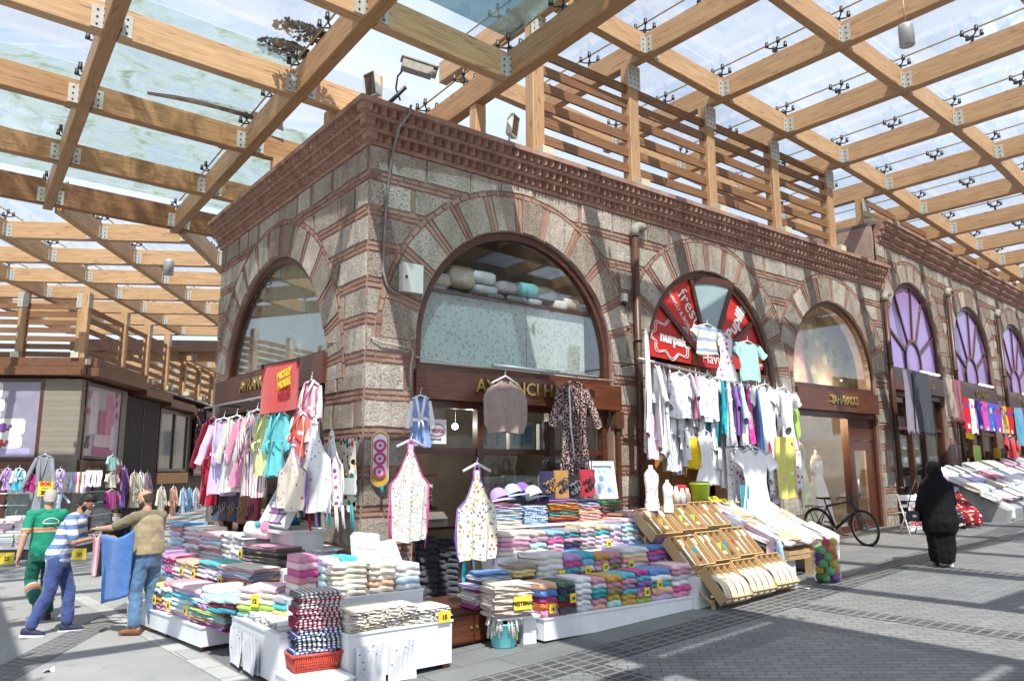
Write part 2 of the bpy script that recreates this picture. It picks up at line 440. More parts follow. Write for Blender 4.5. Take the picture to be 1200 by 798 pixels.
sheet('street_paving', lambda a,b:(-1.6+a*90, tact_y(-1.6+a*90)-.5-b*11), 90, 12, M_PAVE, .004)
sheet('pavement', lambda a,b:(-1.75+a*80, (tact_y(-1.75+a*80)+.002)*(1-b)+b*(0.55 if a*80<16 else 2.0)), 80, 6, M_SLAB, .004)
sheet('sett_band', lambda a,b:(-3.2+a*80, tact_y(-3.2+a*80)-.5*b), 90, 3, M_SETT, .008)
for k,xc in enumerate((.75,4.52,8.3,12.1,15.9,19.7)):
    sheet('sett_crossing', lambda a,b:(xc+.32*a+.02*b*9, tact_y(xc)-.5-.004-9*b), 4, 12, M_SETT, .008)
# kerb of pale stones along the left stall, drains in the left street
def strip(name, p0, p1, w, mat_, lift):
    d=Vector((p1[0]-p0[0],p1[1]-p0[1])); nrm=Vector((-d.y,d.x)).normalized()*w
    return sheet(name, lambda a,b:(p0[0]+d.x*a+nrm.x*b, p0[1]+d.y*a+nrm.y*b), 24, 3, mat_, lift)
strip('kerb_strip',(-2.32,6.0),(-1.86,-3.3),.22,M_GRAN,.006)
M_SETT2=m_pavers('grey setts',(.10,.10,.10),(.17,.17,.165),.12,.12,(.24,.24,.23),.016,rad(60),.5)
strip('drain_strip',(-4.9,-1.3),(1.2,9.6),-.42,M_SETT2,.005)
strip('drain_strip',(-7.2,3.2),(6.5,27.6),-.42,M_SETT2,.005)
# ------------------------------------------------------------------ masonry builder
class Arch:
    def __init__(s, uc, zc, R, ring=.62): s.uc,s.zc,s.R,s.Ro=uc,zc,R,R+ring
    def open_top(s,u):
        d=abs(u-s.uc); return s.zc+math.sqrt(max(0,s.R**2-d*d)) if d<s.R else None
def rough_edge(poly):
    out=[]
    n=len(poly)
    for i in range(n):
        (x0,z0),(x1,z1)=poly[i],poly[(i+1)%n]
        L=math.hypot(x1-x0,z1-z0); k=max(1,int(L/.11))
        for j in range(k):
            x,z=x0+(x1-x0)*j/k,z0+(z1-z0)*j/k
            q=noise.noise_vector(Vector((x*7.3+z*1.7,z*8.1,x*3.1+5)))
            out.append((x+.013*q.x,z+.011*q.y))
    return out
def facade(M, L, z0fn, ztop, arches, name, parent, seed=1, course=.355, bandh=.145, corner0=False):
    """wall in local coords: u along x, front at y=0 facing -y; one mesh, base wall + proud stones and bricks"""
    rnd=random.Random(seed)
    mb=MB(); var=[]
    def addp(poly, p, mi, y1=.012):
        nf=len(mb.f); mb.prism(rough_edge(poly) if mi else poly,-p,y1,mi,M); v=rnd.random(); var.extend([v]*(len(mb.f)-nf))
    # base wall
    us=[0,L]
    for a in arches:
        for k in range(33): us.append(a.uc-a.R*math.cos(PI*k/32))
    us=sorted(set(round(u,4) for u in us if 0<=u<=L))
    fine=[]
    for a,b in zip(us,us[1:]):
        k=max(1,int((b-a)/.4)); fine+= [a+(b-a)*i/k for i in range(k)]
    fine.append(L)
    def low(u,side):
        for a in arches:
            if abs(u+side*1e-4-a.uc)<a.R: return a.open_top(u) or a.zc
        return z0fn(u)
    def addq(q):
        mb.add(q,[(0,1,2,3)],0,M); var.append(.5)
    T=.42
    for a,b in zip(fine,fine[1:]):
        la,lb=low(a,1),low(b,-1)
        addq([(a,0,la),(b,0,lb),(b,0,ztop),(a,0,ztop)])
        if any(abs((a+b)/2-q.uc)<q.R for q in arches):   # soffit
            addq([(a,0,la),(a,T,la),(b,T,lb),(b,0,lb)])
    for q in arches:
        for s in (-1,1):
            u=q.uc+s*q.R; addq([(u,0,z0fn(u)),(u,T,z0fn(u)),(u,T,q.zc),(u,0,q.zc)])
    # courses
    def clip(u0,u1,za,zb,p,mi):
        zs=sorted(set([za,zb]+[a.zc for a in arches if za<a.zc<zb]))
        for z0,z1 in zip(zs,zs[1:]):
            pts=set([u0,u1])
            for a in arches:
                for u in (a.uc-a.R,a.uc+a.R,a.uc-a.Ro,a.uc+a.Ro):
                    if u0<u<u1: pts.add(u); 
            k=10
            for i in range(k+1): pts.add(u0+(u1-u0)*i/k)
            pts=sorted(pts)
            def lower(u):
                lo=max(z0,z0fn(u) if False else z0)
                for a in arches:
                    d=abs(u-a.uc)
                    if z1<=a.zc+1e-6:
                        if d<a.R+.02: return None
                    elif d<a.Ro+.02: lo=max(lo,a.zc+math.sqrt((a.Ro+.02)**2-d*d))
                return lo if lo<z1-.004 else None
            run=[]
            def flush():
                if len(run)>=2 and run[-1][0]-run[0][0]>.02:
                    simple=[run[0]]
                    for i in range(1,len(run)-1):
                        (xa,ya),(xb,yb),(xc_,yc)=run[i-1],run[i],run[i+1]
                        if abs((yb-ya)*(xc_-xb)-(yc-yb)*(xb-xa))>1e-6: simple.append(run[i])
                    simple.append(run[-1])
                    poly=[(u,l) for u,l in simple]+[(run[-1][0],z1),(run[0][0],z1)]
                    addp(poly,p,mi)
                run.clear()
            for u in pts:
                l=lower(u)
                if l is None: flush()
                else: run.append((u,l))
            flush()
    z=ztop; row=0
    zmin=min(z0fn(0),z0fn(L))
    while z>zmin:
        zs=z-course
        u=-.0 if row%2 else -.28
        while u<L:
            w=rnd.uniform(.42,.95)
            a,b=max(0,u),min(L,u+w)
            if b-a>.08: clip(a+.008,b-.008,max(zs,zmin)+.012+rnd.uniform(0,.01),z-.012-rnd.uniform(0,.01),rnd.uniform(.014,.03),1)
            u+=w
            jw=rnd.uniform(.05,.085)
            if rnd.random()<.6 and 0<u and u+jw<L:
                clip(u+.008,u+jw-.008,zs+.03,z-.03,.012,2); u+=jw
            elif rnd.random()<.5: u+=.02
        z=zs
        for k in range(2):
            zb=z-.015-.066*k
            u=-rnd.uniform(0,.2)
            while u<L:
                w=rnd.uniform(.22,.36)
                a,b=max(0,u),min(L,u+w)
                if b-a>.05: clip(a+.006,b-.012,zb-.044,zb,rnd.uniform(.012,.022),2)
                u+=w
        z-=bandh; row+=1
    # voussoirs
    for q in arches:
        R0,R1=q.R+.015,q.Ro-.075
        th=0.0
        while th<PI-.02:
            w=rnd.uniform(.30,.46)/q.R
            t1=min(PI,th+w)
            def sect(a,b,r0,r1,p,mi):
                k=3
                poly=[(q.uc-r0*math.cos(a+(b-a)*i/k),q.zc+r0*math.sin(a+(b-a)*i/k)) for i in range(k+1)]
                poly+=[(q.uc-r1*math.cos(b-(b-a)*i/k),q.zc+r1*math.sin(b-(b-a)*i/k)) for i in range(k+1)]
                if any(0<=x<=L for x,_ in poly) and all(-.02<=x<=L+.02 for x,_ in poly) and max(zz for _,zz in poly)<ztop+.02:
                    # neighbours' rings win where two arches touch
                    cx=sum(x for x,_ in poly)/len(poly); cz=sum(zz for _,zz in poly)/len(poly)
                    for o in arches:
                        if o is not q and math.hypot(cx-o.uc,cz-o.zc)<o.Ro and (o.uc<q.uc): return
                    addp(poly,p,mi)
            sect(th+.01/q.R,t1-.01/q.R,R0,R1,rnd.uniform(.016,.03),1)
            th=t1
            for k in range(2):
                sect(th+.012/q.R,th+.052/q.R,R0,R1,.014,2); th+=.062/q.R
        k=44
        for i in range(k):
            a,b=PI*i/k+.004,PI*(i+1)/k-.004
            poly=[(q.uc-r*math.cos(t),q.zc+r*math.sin(t)) for r,t in ((q.Ro-.06,a),(q.Ro-.06,b),(q.Ro-.005,b),(q.Ro-.005,a))]
            if all(-.01<=x<=L+.01 for x,_ in poly) and max(zz for _,zz in poly)<ztop:
                ok=True
                for o in arches:
                    if o is not q and o.uc<q.uc and math.hypot(poly[0][0]-o.uc,poly[0][1]-o.zc)<o.Ro: ok=False
                if ok: addp(poly,.022,2)
    o=mb.build(name,[M_MORTAR,M_STONE,M_BRICK],parent,True,fixn=False)
    at=o.data.attributes.new('var','FLOAT','FACE'); at.data.foreach_set('value',var)
    return o
def cornice(M, L, z, parent, name='cornice', start=0.0, end=None, s=1.0, miter0=0, miter1=0):
    """sawtooth brick cornice along local x; miter0/1 lengthen each course by its overhang at a corner"""
    mb=MB(); end=L if end is None else end
    zz=z
    tiers=[('s',.055,.045),('t',.10,.10),('s',.05,.125),('t',.105,.185),('s',.05,.21),('t',.105,.275),('s',.075,.31)]
    for ty,h,p in tiers:
        h*=s; p*=s
        x0=start-miter0*p; x1=end+miter1*p
        if ty=='s': mb.bx(x0,x1,-p,.03,zz,zz+h,0,M)
        else:
            mb.bx(x0+.1*s*miter0,x1-.1*s*miter1,-p+.1*s,.03,zz,zz+h,0,M)
            sp=.142*s; k=int((x1-x0)/sp); sp=(x1-x0)/k
            for i in range(k):
                xc=x0+sp*(i+.5); r=sp*.5; dy=.012*math.sin(i*7.3)
                vs=[(xc-r,-p+.1*s+.004,zz),(xc,-p-.012+dy,zz),(xc+r,-p+.1*s+.004,zz),(xc-r,-p+.1*s+.004,zz+h),(xc,-p-.012+dy,zz+h),(xc+r,-p+.1*s+.004,zz+h)]
                mb.add(vs,[(0,1,4,3),(1,2,5,4),(2,1,0),(3,4,5)],0,M)
        if ty=='t' and miter0==1: mb.bx(-p-.004,-p+.15*s,-p-.004,-p+.15*s,zz+.001,zz+h-.001,0,M)
        zz+=h
    return mb.build(name,M_CORN,parent,True), zz
# ------------------------------------------------------------------ main stone building
MR=Matrix.Identity(4)
LEN_R, LEN_L = 14.05, 6.33
ML=Matrix.Translation((0,LEN_L,0)) @ Matrix.Rotation(-PI/2,4,'Z')      # local x runs towards the corner, -y faces -X
ZT=6.40
AR=[Arch(2.66,3.74,1.90),Arch(7.33,3.86,1.90),Arch(11.74,4.02,1.73)]
AL=[Arch(LEN_L-3.50,3.24,2.32,.60)]
BLD=thing('stone_shop_building','two faced shop building of banded stone and brick with round arches on the corner','building',(0,0,0))
facade(MR,LEN_R,lambda u:gz(u)-.05,ZT,AR,'wall',BLD,3)
facade(ML,LEN_L,lambda u:-.05,ZT,AL,'wall',BLD,8)
_,ZC=cornice(MR,LEN_R,ZT,BLD,miter0=1,miter1=0,end=LEN_R+.1)
cornice(ML,LEN_L,ZT,BLD,miter0=0,miter1=0,start=-.1,end=LEN_L-.032)
mb=MB(); mb.bx(-.05,LEN_R,-.05,LEN_L,ZC-.09,ZC-.02); mb.bx(-.25,LEN_R,-.25,.3,ZC-.01,ZC+.02); mb.bx(-.25,.3,.3,LEN_L,ZC-.01,ZC+.02)
mb.build('roof',plain('lead roof',(.16,.13,.12),.8,.2,3),BLD,True)
# rooms behind the fronts
mb=MB()
mb.bx(.45,.47,.45,LEN_L-.0,-.05,6.3,0); 
mb=MB()
mb.bx(.42,LEN_R,LEN_L-.1,LEN_L,0,6.3)               # far wall
mb.bx(4.98,5.10,.42,LEN_L-.1,0,6.3); mb.bx(9.55,9.67,.42,LEN_L-.1,0,6.3); mb.bx(LEN_R-.1,LEN_R,.42,LEN_L-.1,0,6.3)
mb.bx(.42,4.98,2.9,2.96,0,3.2)
mb.bx(.42,4.98,.46,LEN_L-.1,3.30,3.36); mb.bx(5.1,9.55,.46,LEN_L-.1,3.5,3.56)
mb.bx(0,LEN_R,LEN_L-.06,LEN_L-.0,6.3,6.45)
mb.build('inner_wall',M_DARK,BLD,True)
mb=MB()
for x0,x1,z in ((.42,4.98,.10),(5.1,9.55,.30),(9.67,13.95,.50)): mb.bx(x0,x1,.0,LEN_L-.1,z-.3,z+.06)
mb.build('floor',plain('worn stone floor',(.25,.235,.21),.6,.15,3),BLD,True)
# second building further up the street
B2=Frame(14.12,.02,4.5); MB2=B2.mat()
BL2=thing('stone_shop_building','taller stone and brick building up the street with purple arched windows','building',(14.12,.02,.62),rad(4.5))
A2=[Arch(2.1,5.13,1.76,.55),Arch(6.75,5.13,1.76,.55),Arch(11.3,5.2,1.72,.55),Arch(15.9,5.3,1.72,.55)]
facade(MB2,20,lambda u:gz(14.1+u)-.05,7.62,A2,'wall',BL2,5)
_,ZC2=cornice(MB2,20,7.62,BL2,start=.05,s=1.05)
mb=MB(); mb.bx(0,20,-.05,8,ZC2-.1,ZC2-.02,0,MB2); mb.build('roof',bpy.data.materials['lead roof'],BL2,True)
mb=MB(); mb.bx(-.02,.42,.06,6,6.2,ZC2-.12,0,MB2); mb.build('side_wall',M_MORTAR,BL2,True)
mb=MB(); mb.bx(0,20,.43,.5,4.62,7.6,0,MB2); mb.bx(0,20,2.6,2.7,.5,4.7,0,MB2); mb.bx(0,20,.45,2.7,4.6,4.66,0,MB2)
for u in (4.4,9.05,13.6): mb.bx(u-.1,u+.1,.42,2.6,.5,4.6,0,MB2)
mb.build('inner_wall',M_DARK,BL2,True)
# ------------------------------------------------------------------ timber canopies
def place(o, parent, M):
    o.parent=parent; o.matrix_basis = world_of(parent).inverted() @ M
    return o
_bm={}
def beam(name, p0, p1, w, h, mat_, parent, up=(0,0,1)):
    """p0,p1: middle of the underside"""
    p0=Vector(p0); p1=Vector(p1); d=p1-p0; L=d.length; x=d/L
    y=Vector(up).cross(x).normalized(); z=x.cross(y)
    mb=MB(); c=.012
    prof=[(-w/2+c,0),(w/2-c,0),(w/2,c),(w/2,h-c),(w/2-c,h),(-w/2+c,h),(-w/2,h-c),(-w/2,c)]
    vs=[(0,a,b) for a,b in prof]+[(L,a,b) for a,b in prof]; n=8
    mb.add(vs,[(i,(i+1)%n,n+(i+1)%n,n+i) for i in range(n)]+[tuple(range(n))[::-1],tuple(range(n,2*n))])
    o=mb.build(name,mat_)
    M=Matrix((x,y,z)).transposed().to_4x4(); M.translation=p0
    return place(o,parent,M)
def bracket_mesh(h=.34,w=.15):
    mb=MB()
    mb.bx(.002,w,-.012,0,.03,h); mb.bx(-.0,.012,-w,-.012,.03,h)
    for k in range(3):
        for M in (Matrix.Translation((w*.55,-.012,.08+.1*k))@Matrix.Rotation(PI/2,4,'X'), Matrix.Translation((.012,-w*.55,.08+.1*k))@Matrix.Rotation(PI/2,4,'Y')):
            mb.lathe([(.0,.008),(.014,.008),(.016,0)],8,1,M)
    return mb.mesh('bracket',[M_PLATE,M_DARKST])
ME_BRK=bracket_mesh()
def spider_mesh(arms=4):
    mb=MB()
    mb.tube([(0,0,-.02),(0,0,.16)],.03,8,0)
    for k in range(arms):
        a=PI/4+k*2*PI/4
        p=Vector((math.cos(a),math.sin(a),0))
        mb.tube([(0,0,.13),p*.13+Vector((0,0,.15)),p*.17+Vector((0,0,.19))],.014,6,0)
        T=Matrix.Translation(p*.17+Vector((0,0,.17)))
        mb.lathe([(0,0),(.035,0),(.04,.02),(.03,.05),(.03,.1),(.0,.1)],8,0,T)
    return mb.mesh('glass_fitting',[M_DARKST])
ME_SP=spider_mesh()
M_CORDY=plain('yellowed joint seal',(.45,.36,.14),.6,.2,10)
def pane(parent, pts, mat_, t=.012):
    """four corner points (counter clockwise seen from above)"""
    c=sum((Vector(p) for p in pts),Vector())/4
    q=[c+(Vector(p)-c)*.985 for p in pts]
    mb=MB(); vs=[tuple(p-c) for p in q]+[tuple(p-c+Vector((0,0,t))) for p in q]
    mb.add(vs,[(0,3,2,1),(4,5,6,7),(0,1,5,4),(1,2,6,5),(2,3,7,6),(3,0,4,7)])
    o=mb.build('glass_pane',mat_); return place(o,parent,Matrix.Translation(c))
BD=.44; GLZ=BD+.27
rc=random.Random(5)
def canopy(root, J, ni, nj, cont_i=True, dirty=lambda i,j:False, mats=M_BEAM, w=.19, skip_pane=lambda i,j:False, side=-1, exti=0.35, wood=None, skip_seg=lambda i,j:False, nopanes=False, deep=-1, tinted=lambda i,j:None):
    """J(i,j): joint, underside level. lines of constant i are whole beams, the others are pieces between them"""
    for i in range(ni):
        a=J(i,0); b=J(i,nj-1); d=(b-a).normalized()*exti
        beam('beam', a-d, b+d, w, BD, wood(i,-1) if wood else mats, root)
    for j in range(nj):
        for i in range(ni-1):
            if skip_seg(i,j): continue
            a=J(i,j); b=J(i+1,j); d=(b-a).normalized()*(w/2+.004)
            beam('cross_beam', a+d, b-d, w-.02, (BD+.12 if j==deep else BD)-.012, wood(i,j) if wood else mats, root)
    for i in range(ni):
        for j in range(nj):
            p=J(i,j)
            q=J(min(i+1,ni-1),j)-J(max(i-1,0),j); an=math.atan2(q.y,q.x)
            if p.y < CAM.y-1: continue
            for sx in ((1,-1) if 0<i<ni-1 else ((1,) if i==0 else (-1,))):
                if skip_seg(i if sx>0 else i-1, j): continue
                o=link(ME_BRK,'bracket_plate')
                M=Matrix.Translation(p)@Matrix.Rotation(an,4,'Z')@Matrix.Translation((sx*(w/2+.002)*(1 if q.dot(Vector((math.cos(an),math.sin(an),0)))>0 else -1), -(w/2-.009), .0))
                if sx<0: M=M@Matrix.Diagonal((-1,1,1,1))
                place(o,root,M)
            o=link(ME_SP,'glass_fitting'); place(o,root,Matrix.Translation(p+Vector((0,0,BD-.01)))@Matrix.Rotation(an,4,'Z'))
            if j<nj-1:
                o=link(ME_SP,'glass_fitting'); place(o,root,Matrix.Translation((p+J(i,j+1))/2+Vector((0,0,BD-.01)))@Matrix.Rotation(an,4,'Z'))
    up=Vector((0,0,GLZ))
    if not nopanes:
        for i in range(ni-1):
            for j in range(nj-1):
                if skip_pane(i,j): continue
                pane(root,[J(i,j)+up,J(i+1,j)+up,J(i+1,j+1)+up,J(i,j+1)+up],tinted(i,j) or (M_GLASSD if dirty(i,j) else M_GLASSC))
        for i in range(ni):     # seals between the panes
            mb=MB(); mb.tube([J(i,0)+up+Vector((0,0,.006)),J(i,nj-1)+up+Vector((0,0,.006))],.016,6)
            mb.build('joint_seal',M_CORDY,root,True)
M_GLASST=m_glass('teal tinted canopy glass', tint=(.50,.62,.66), dirt=.12, dirtc=(.4,.48,.47), refl=.3, dscale=2)
M_GLASSK=m_glass('shade casting canopy glass', tint=(.30,.33,.34), dirt=.1, dirtc=(.2,.2,.19), refl=.3, dscale=2)  # dark panes above the view, added to shade the paving
# near canopy over the corner square
XI=[-8.2,-5.65,-3.10,-.47,1.90]; YJ=[-13.2,-10.7,-8.2,-5.75,-3.3,-.78,1.68,4.16,6.85,9.55]
CN=thing('timber_canopy','large low timber and glass canopy with dirty panes over the corner square','canopy',(-2,1,7.6))
def JN(i,j): 
    x,y=XI[i],YJ[j]; return Vector((x+.035*y, y+.045*x, 7.62))
M_BEAM_N=m_wood('sunlit tone glulam',(.36,.20,.09),(.56,.345,.17),(.70,.48,.27))  # paler glulam copy, sunlight put into its colour
M_BEAM_M=m_wood('grimy shaded tone glulam',(.25,.12,.045),(.40,.215,.09),(.52,.31,.14))  # browner glulam copy: grime, plus underside shade put into the colour
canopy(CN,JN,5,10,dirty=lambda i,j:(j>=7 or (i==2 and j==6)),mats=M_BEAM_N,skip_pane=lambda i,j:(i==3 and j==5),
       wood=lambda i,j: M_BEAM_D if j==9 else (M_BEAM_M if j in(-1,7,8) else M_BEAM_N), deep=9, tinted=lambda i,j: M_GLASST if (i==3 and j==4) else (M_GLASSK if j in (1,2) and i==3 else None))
# debris lying on the panes of the near canopy
def leafpile(c, r, n, label):
    mb=MB(); rr=random.Random(int(r*1000))
    for k in range(n):
        a=rr.random()*2*PI; d=r*rr.random()**.7; p=Vector((d*math.cos(a)*1.8,d*math.sin(a)*.8,.02+.16*rr.random()*(1-d/r*.7)))
        s=rr.uniform(.02,.05); R=Matrix.Rotation(rr.random()*6,3,'Z')@Matrix.Rotation(rr.uniform(-1,1),3,'X')
        q=[p+R@Vector(v) for v in ((-s,-s*.5,0),(s,-s*.5,0),(s,s*.5,0),(-s,s*.5,0))]
        mb.add(q,[(0,1,2,3)])
    o=mb.build('leaf_litter',plain('dead leaves',(.10,.08,.035),.9,.4,20),fixn=False); o.location=c
    tag(o,label,'leaves',kind=None); return o
p=ZP(362,44,7.62+GLZ+.02); leafpile(p,.30,420,'dark clump of dead leaves on the glass nearest the camera')
p=ZP(338,62,7.62+GLZ+.02); leafpile(p,.26,380,'dark clump of dead leaves beside a bracket on the glass roof')
mb=MB()
def flap(a,b): return (a*2.3-1.15,(b-.5)*.10,.10*math.sin(a*2.6)+(.10+.16*a)*(b-.5))
mb.grid(12,4,flap); o=mb.build('fallen_board',plain('brown cladding strip',(.06,.03,.018),.7,.2,8)); o.location=ZP(256,131,7.62+BD+.16); o.rotation_euler=(0,0,rad(-2))
tag(o,'curved dark brown cladding strip lying loose on the glass roof','cladding strip')
# right canopy over the street
def zr(x): return 9.42-.055*(x-5.3) if x<17 else 8.776-.03*(x-17)
XR=[3.1+2.26*k for k in range(13)]
XR=XR[:12]
def yoff(x): return 0 if x<13.5 else (x-13.5)*math.tan(rad(4.3))
YR=[-15.5,-12.95,-10.42,-7.9,-5.35,-2.78,-.30,2.6]
CR_=thing('timber_canopy','long high timber and glass canopy over the shopping street on the right','canopy',(14,-2,9))
def JR(i,j):
    x=XR[i]; return Vector((x-(.02*YR[j]), YR[j]+yoff(x), zr(x)))
canopy(CR_,JR,12,8,mats=M_BEAM)
# slatted screens with their posts on the roofs
def screen(name,label,pts,z0,z1,ztop,inner,nsl=7,group=None,cat='screen',matp=None,closed_ends=False, plates=True):
    root=thing(name,label,cat,(pts[0][0],pts[0][1],z0),0,group)
    for k,(x,y) in enumerate(pts):
        zt=ztop(x,y)
        beam('post',(x,y,z0),(x,y,zt),.24,.22,matp or M_BEAM,root,up=(inner[0],inner[1],0.001))
        mb=MB()
        an=math.atan2(inner[1],inner[0])-PI/2
        T=Matrix.Translation((x,y,z0))@Matrix.Rotation(an,4,'Z')
        mb.box((0,.0,.08),(.23,.43,.18),0,T)
        mb.build('post_shoe',plain('cream painted shoe',(.55,.50,.38),.6,.1,8) if 'cream painted shoe' not in bpy.data.materials else bpy.data.materials['cream painted shoe'],root,True)
        if plates:
            mb=MB(); mb.box((0,-.012,zt-z0-.25),(.32,.014,.46),0,T)
            for a in range(3):
                for b in range(4): mb.box((-.1+.1*a,-.022,zt-z0-.40+.1*b),(.02,.01,.02),1,T)
            mb.build('gusset_plate',[M_PLATE,M_DARKST],root,True)
    for (x0,y0),(x1,y1) in zip(pts,pts[1:]):
        d=Vector((x1-x0,y1-y0,0)); L=d.length; d/=L
        M=Matrix((d,Vector((-d.y,d.x,0)),Vector((0,0,1)))).transposed().to_4x4(); M.translation=Vector((x0,y0,0))
        mb=MB()
        for s in range(nsl):
            z=z0+.12+(z1-z0-.12)*s/(nsl-1)
            mb.box((L/2,.10,z+rc.uniform(-.012,.012)),(L-.2,.05,.165),0,None,0,Matrix.Rotation(rc.uniform(-.008,.008),4,'Y'))
        o=mb.build('slat_panel',M_SLAT); place(o,root,M)
    return root
ptsr=[(3.05,.02)]+[(x,.02) for x in XR[1:5]]
screen('slatted_screen','brown horizontal slat screen on pale posts above the arches of the corner building',ptsr,ZC+.02,8.95,lambda x,y:zr(x)-.0+.02,(0,1))
pts2=[(x,yoff(x)+.25) for x in XR[5:12]]
screen('slatted_screen','slat screen on posts along the roof of the taller building',pts2,ZC2-.02,8.9,lambda x,y:max(zr(x),ZC2+.1),(0,1),3)
# posts on the left roof edge
def roof_post(x,y,z1,label):
    r=thing('roof_post',label,'post',(x,y,ZC),0,'timber posts on the left roof edge')
    beam('shaft',(x,y,ZC),(x,y,z1),.2,.18,M_BEAM_N,r,up=(0,1,.001))
    mb=MB(); mb.box((x+.0,y+.09,ZC+.1),(.24,.22,.2)); mb.build('shoe',bpy.data.materials['cream painted shoe'],r,True)
for k,(x,y,l) in enumerate(((.22,.30,'timber post on the roof corner behind the security camera'),(.22,1.72,'timber roof post next to the roof corner on the left side'),(.22,4.05,'timber roof post midway along the left roof edge'),(.22,6.0,'timber roof post at the far end of the left roof edge'),(1.93,.10,'timber roof post under the projecting canopy corner'))):
    roof_post(x,y,7.64,l)
# far canopy over the left street
FL=Frame(-.6,18.0,-31.5)
CF=thing('timber_canopy','far timber and glass canopy over the left street beyond the dark beam','canopy',(0,16,7.6))
def JF(i,j): 
    b=Vector((-2.64,9.62,7.60))+FL.u*(2.2*(i-3)); return b+FL.v*max(2.27*j,(9.80-b.y)/.8526+.012*j)
canopy(CF,JF,7,8,mats=M_BEAM, skip_pane=lambda i,j:(JF(i,j)-JF(i,j+1)).length<.5 or (JF(i+1,j)-JF(i+1,j+1)).length<.5, exti=.0, skip_seg=lambda i,j:i>=0 and abs((JF(i+1,j)-JF(i,j)).normalized().dot(FL.u))<.999)
CG=thing('timber_canopy','farthest timber canopy down the left street behind a dark fascia','canopy',(5,28,7))
def JG(i,j): return Vector((-2.64,9.62,6.75))+FL.u*(2.2*(i-3))+FL.v*(17.6+2.3*j)
canopy(CG,JG,8,9,mats=M_BEAM,exti=.3,nopanes=False)
mb=MB(); T=FL.mat(0,0,0)
p=JG(0,0)-FL.v*.3
d=(JG(7,0)-JG(0,0)).length
M=Matrix.Translation(p)@Matrix.Rotation(FL.h,4,'Z')
mb.box((d/2,-.06,.62),(d+1,.10,.5),0,M)
mb.build('fascia',plain('dark brown fascia',(.05,.025,.018),.6,.2,5),CG,True)
# hanging lamps
def lamp(x,y,z,ztop,label,s=1.0):
    r=thing('pendant_lamp',label,'lamp',(x,y,z),0,'cylinder lamps hanging from the canopies')
    mb=MB(); mb.lathe([(.075*s,0),(.09*s,0),(.09*s,.25*s),(.085*s,.27*s),(.0,.27*s)],24)
    mb.lathe([(.075*s,0),(.07*s,.03*s),(.0,.03*s)],24,0)
    mb.build('lamp_body',plain('silver lamp paint',(.45,.46,.48),.4,.05,6,.4),r)
    mb=MB(); mb.lathe([(.07*s,.005),(.05*s,.012),(.0,.012)],20); mb.build('lens',plain('frosted lens',(.35,.36,.35),.2,.1,10),r)
    mb=MB(); mb.tube([(0,0,.27*s),(0,0,ztop-z)],.012,6); mb.build('stem',M_BEAM,r)
p=ZP(1063,50,8.55); lamp(p.x,p.y,p.z-.05,zr(p.x)+.1,'silver cylinder lamp hanging under the right canopy at the top edge',1.25)
p=ZP(197,322,7.25); lamp(p.x,p.y,p.z,7.6,'silver cylinder lamp hanging under the far left canopy',1.5)
# ------------------------------------------------------------------ arched windows, signs and shopfronts
def arch_frame(mb, uc, zc, R, zs, w=.11, y0=.06, y1=.16, mi=0, M=None, sill=True):
    """wooden band inside an arched opening from the sill at zs up"""
    pts=[(uc-R,zs)]+[(uc-R*math.cos(PI*k/28),zc+R*math.sin(PI*k/28)) for k in range(29)]+[(uc+R,zs)]
    r=R-w
    inn=[(uc-r,zs)]+[(uc-r*math.cos(PI*k/28),zc+r*math.sin(PI*k/28)) for k in range(29)]+[(uc+r,zs)]
    n=len(pts)
    vs=[(x,y0,z) for x,z in pts]+[(x,y0,z) for x,z in inn]+[(x,y1,z) for x,z in pts]+[(x,y1,z) for x,z in inn]
    fs=[]
    for i in range(n-1):
        fs+=[(i,i+1,n+i+1,n+i),(2*n+i,3*n+i,3*n+i+1,2*n+i+1),(n+i,n+i+1,3*n+i+1,3*n+i),(i,2*n+i,2*n+i+1,i+1)]
    mb.add(vs,fs,mi,M)
    if sill: mb.bx(uc-R+.001,uc+R-.001,y0-.012,y1+.002,zs-.10,zs-.001,mi,M)
def arch_pane(uc, zc, R, zs, y, mat_, parent, M=None, t=.008, name='window_pane'):
    poly=[(uc-R,zs)]+[(uc-R*math.cos(PI*k/28),zc+R*math.sin(PI*k/28)) for k in range(29)]+[(uc+R,zs)]
    mb=MB(); mb.prism(poly,y,y+t,0,M)
    return mb.build(name,mat_,parent,True)
def part(name, mat_, parent, fn, world=True):
    mb=MB(); fn(mb); return mb.build(name,mat_,parent,world)
I4=Matrix.Identity(4)
def T_(x,y,z,rz=0): return Matrix.Translation((x,y,z))@Matrix.Rotation(rz,4,'Z')
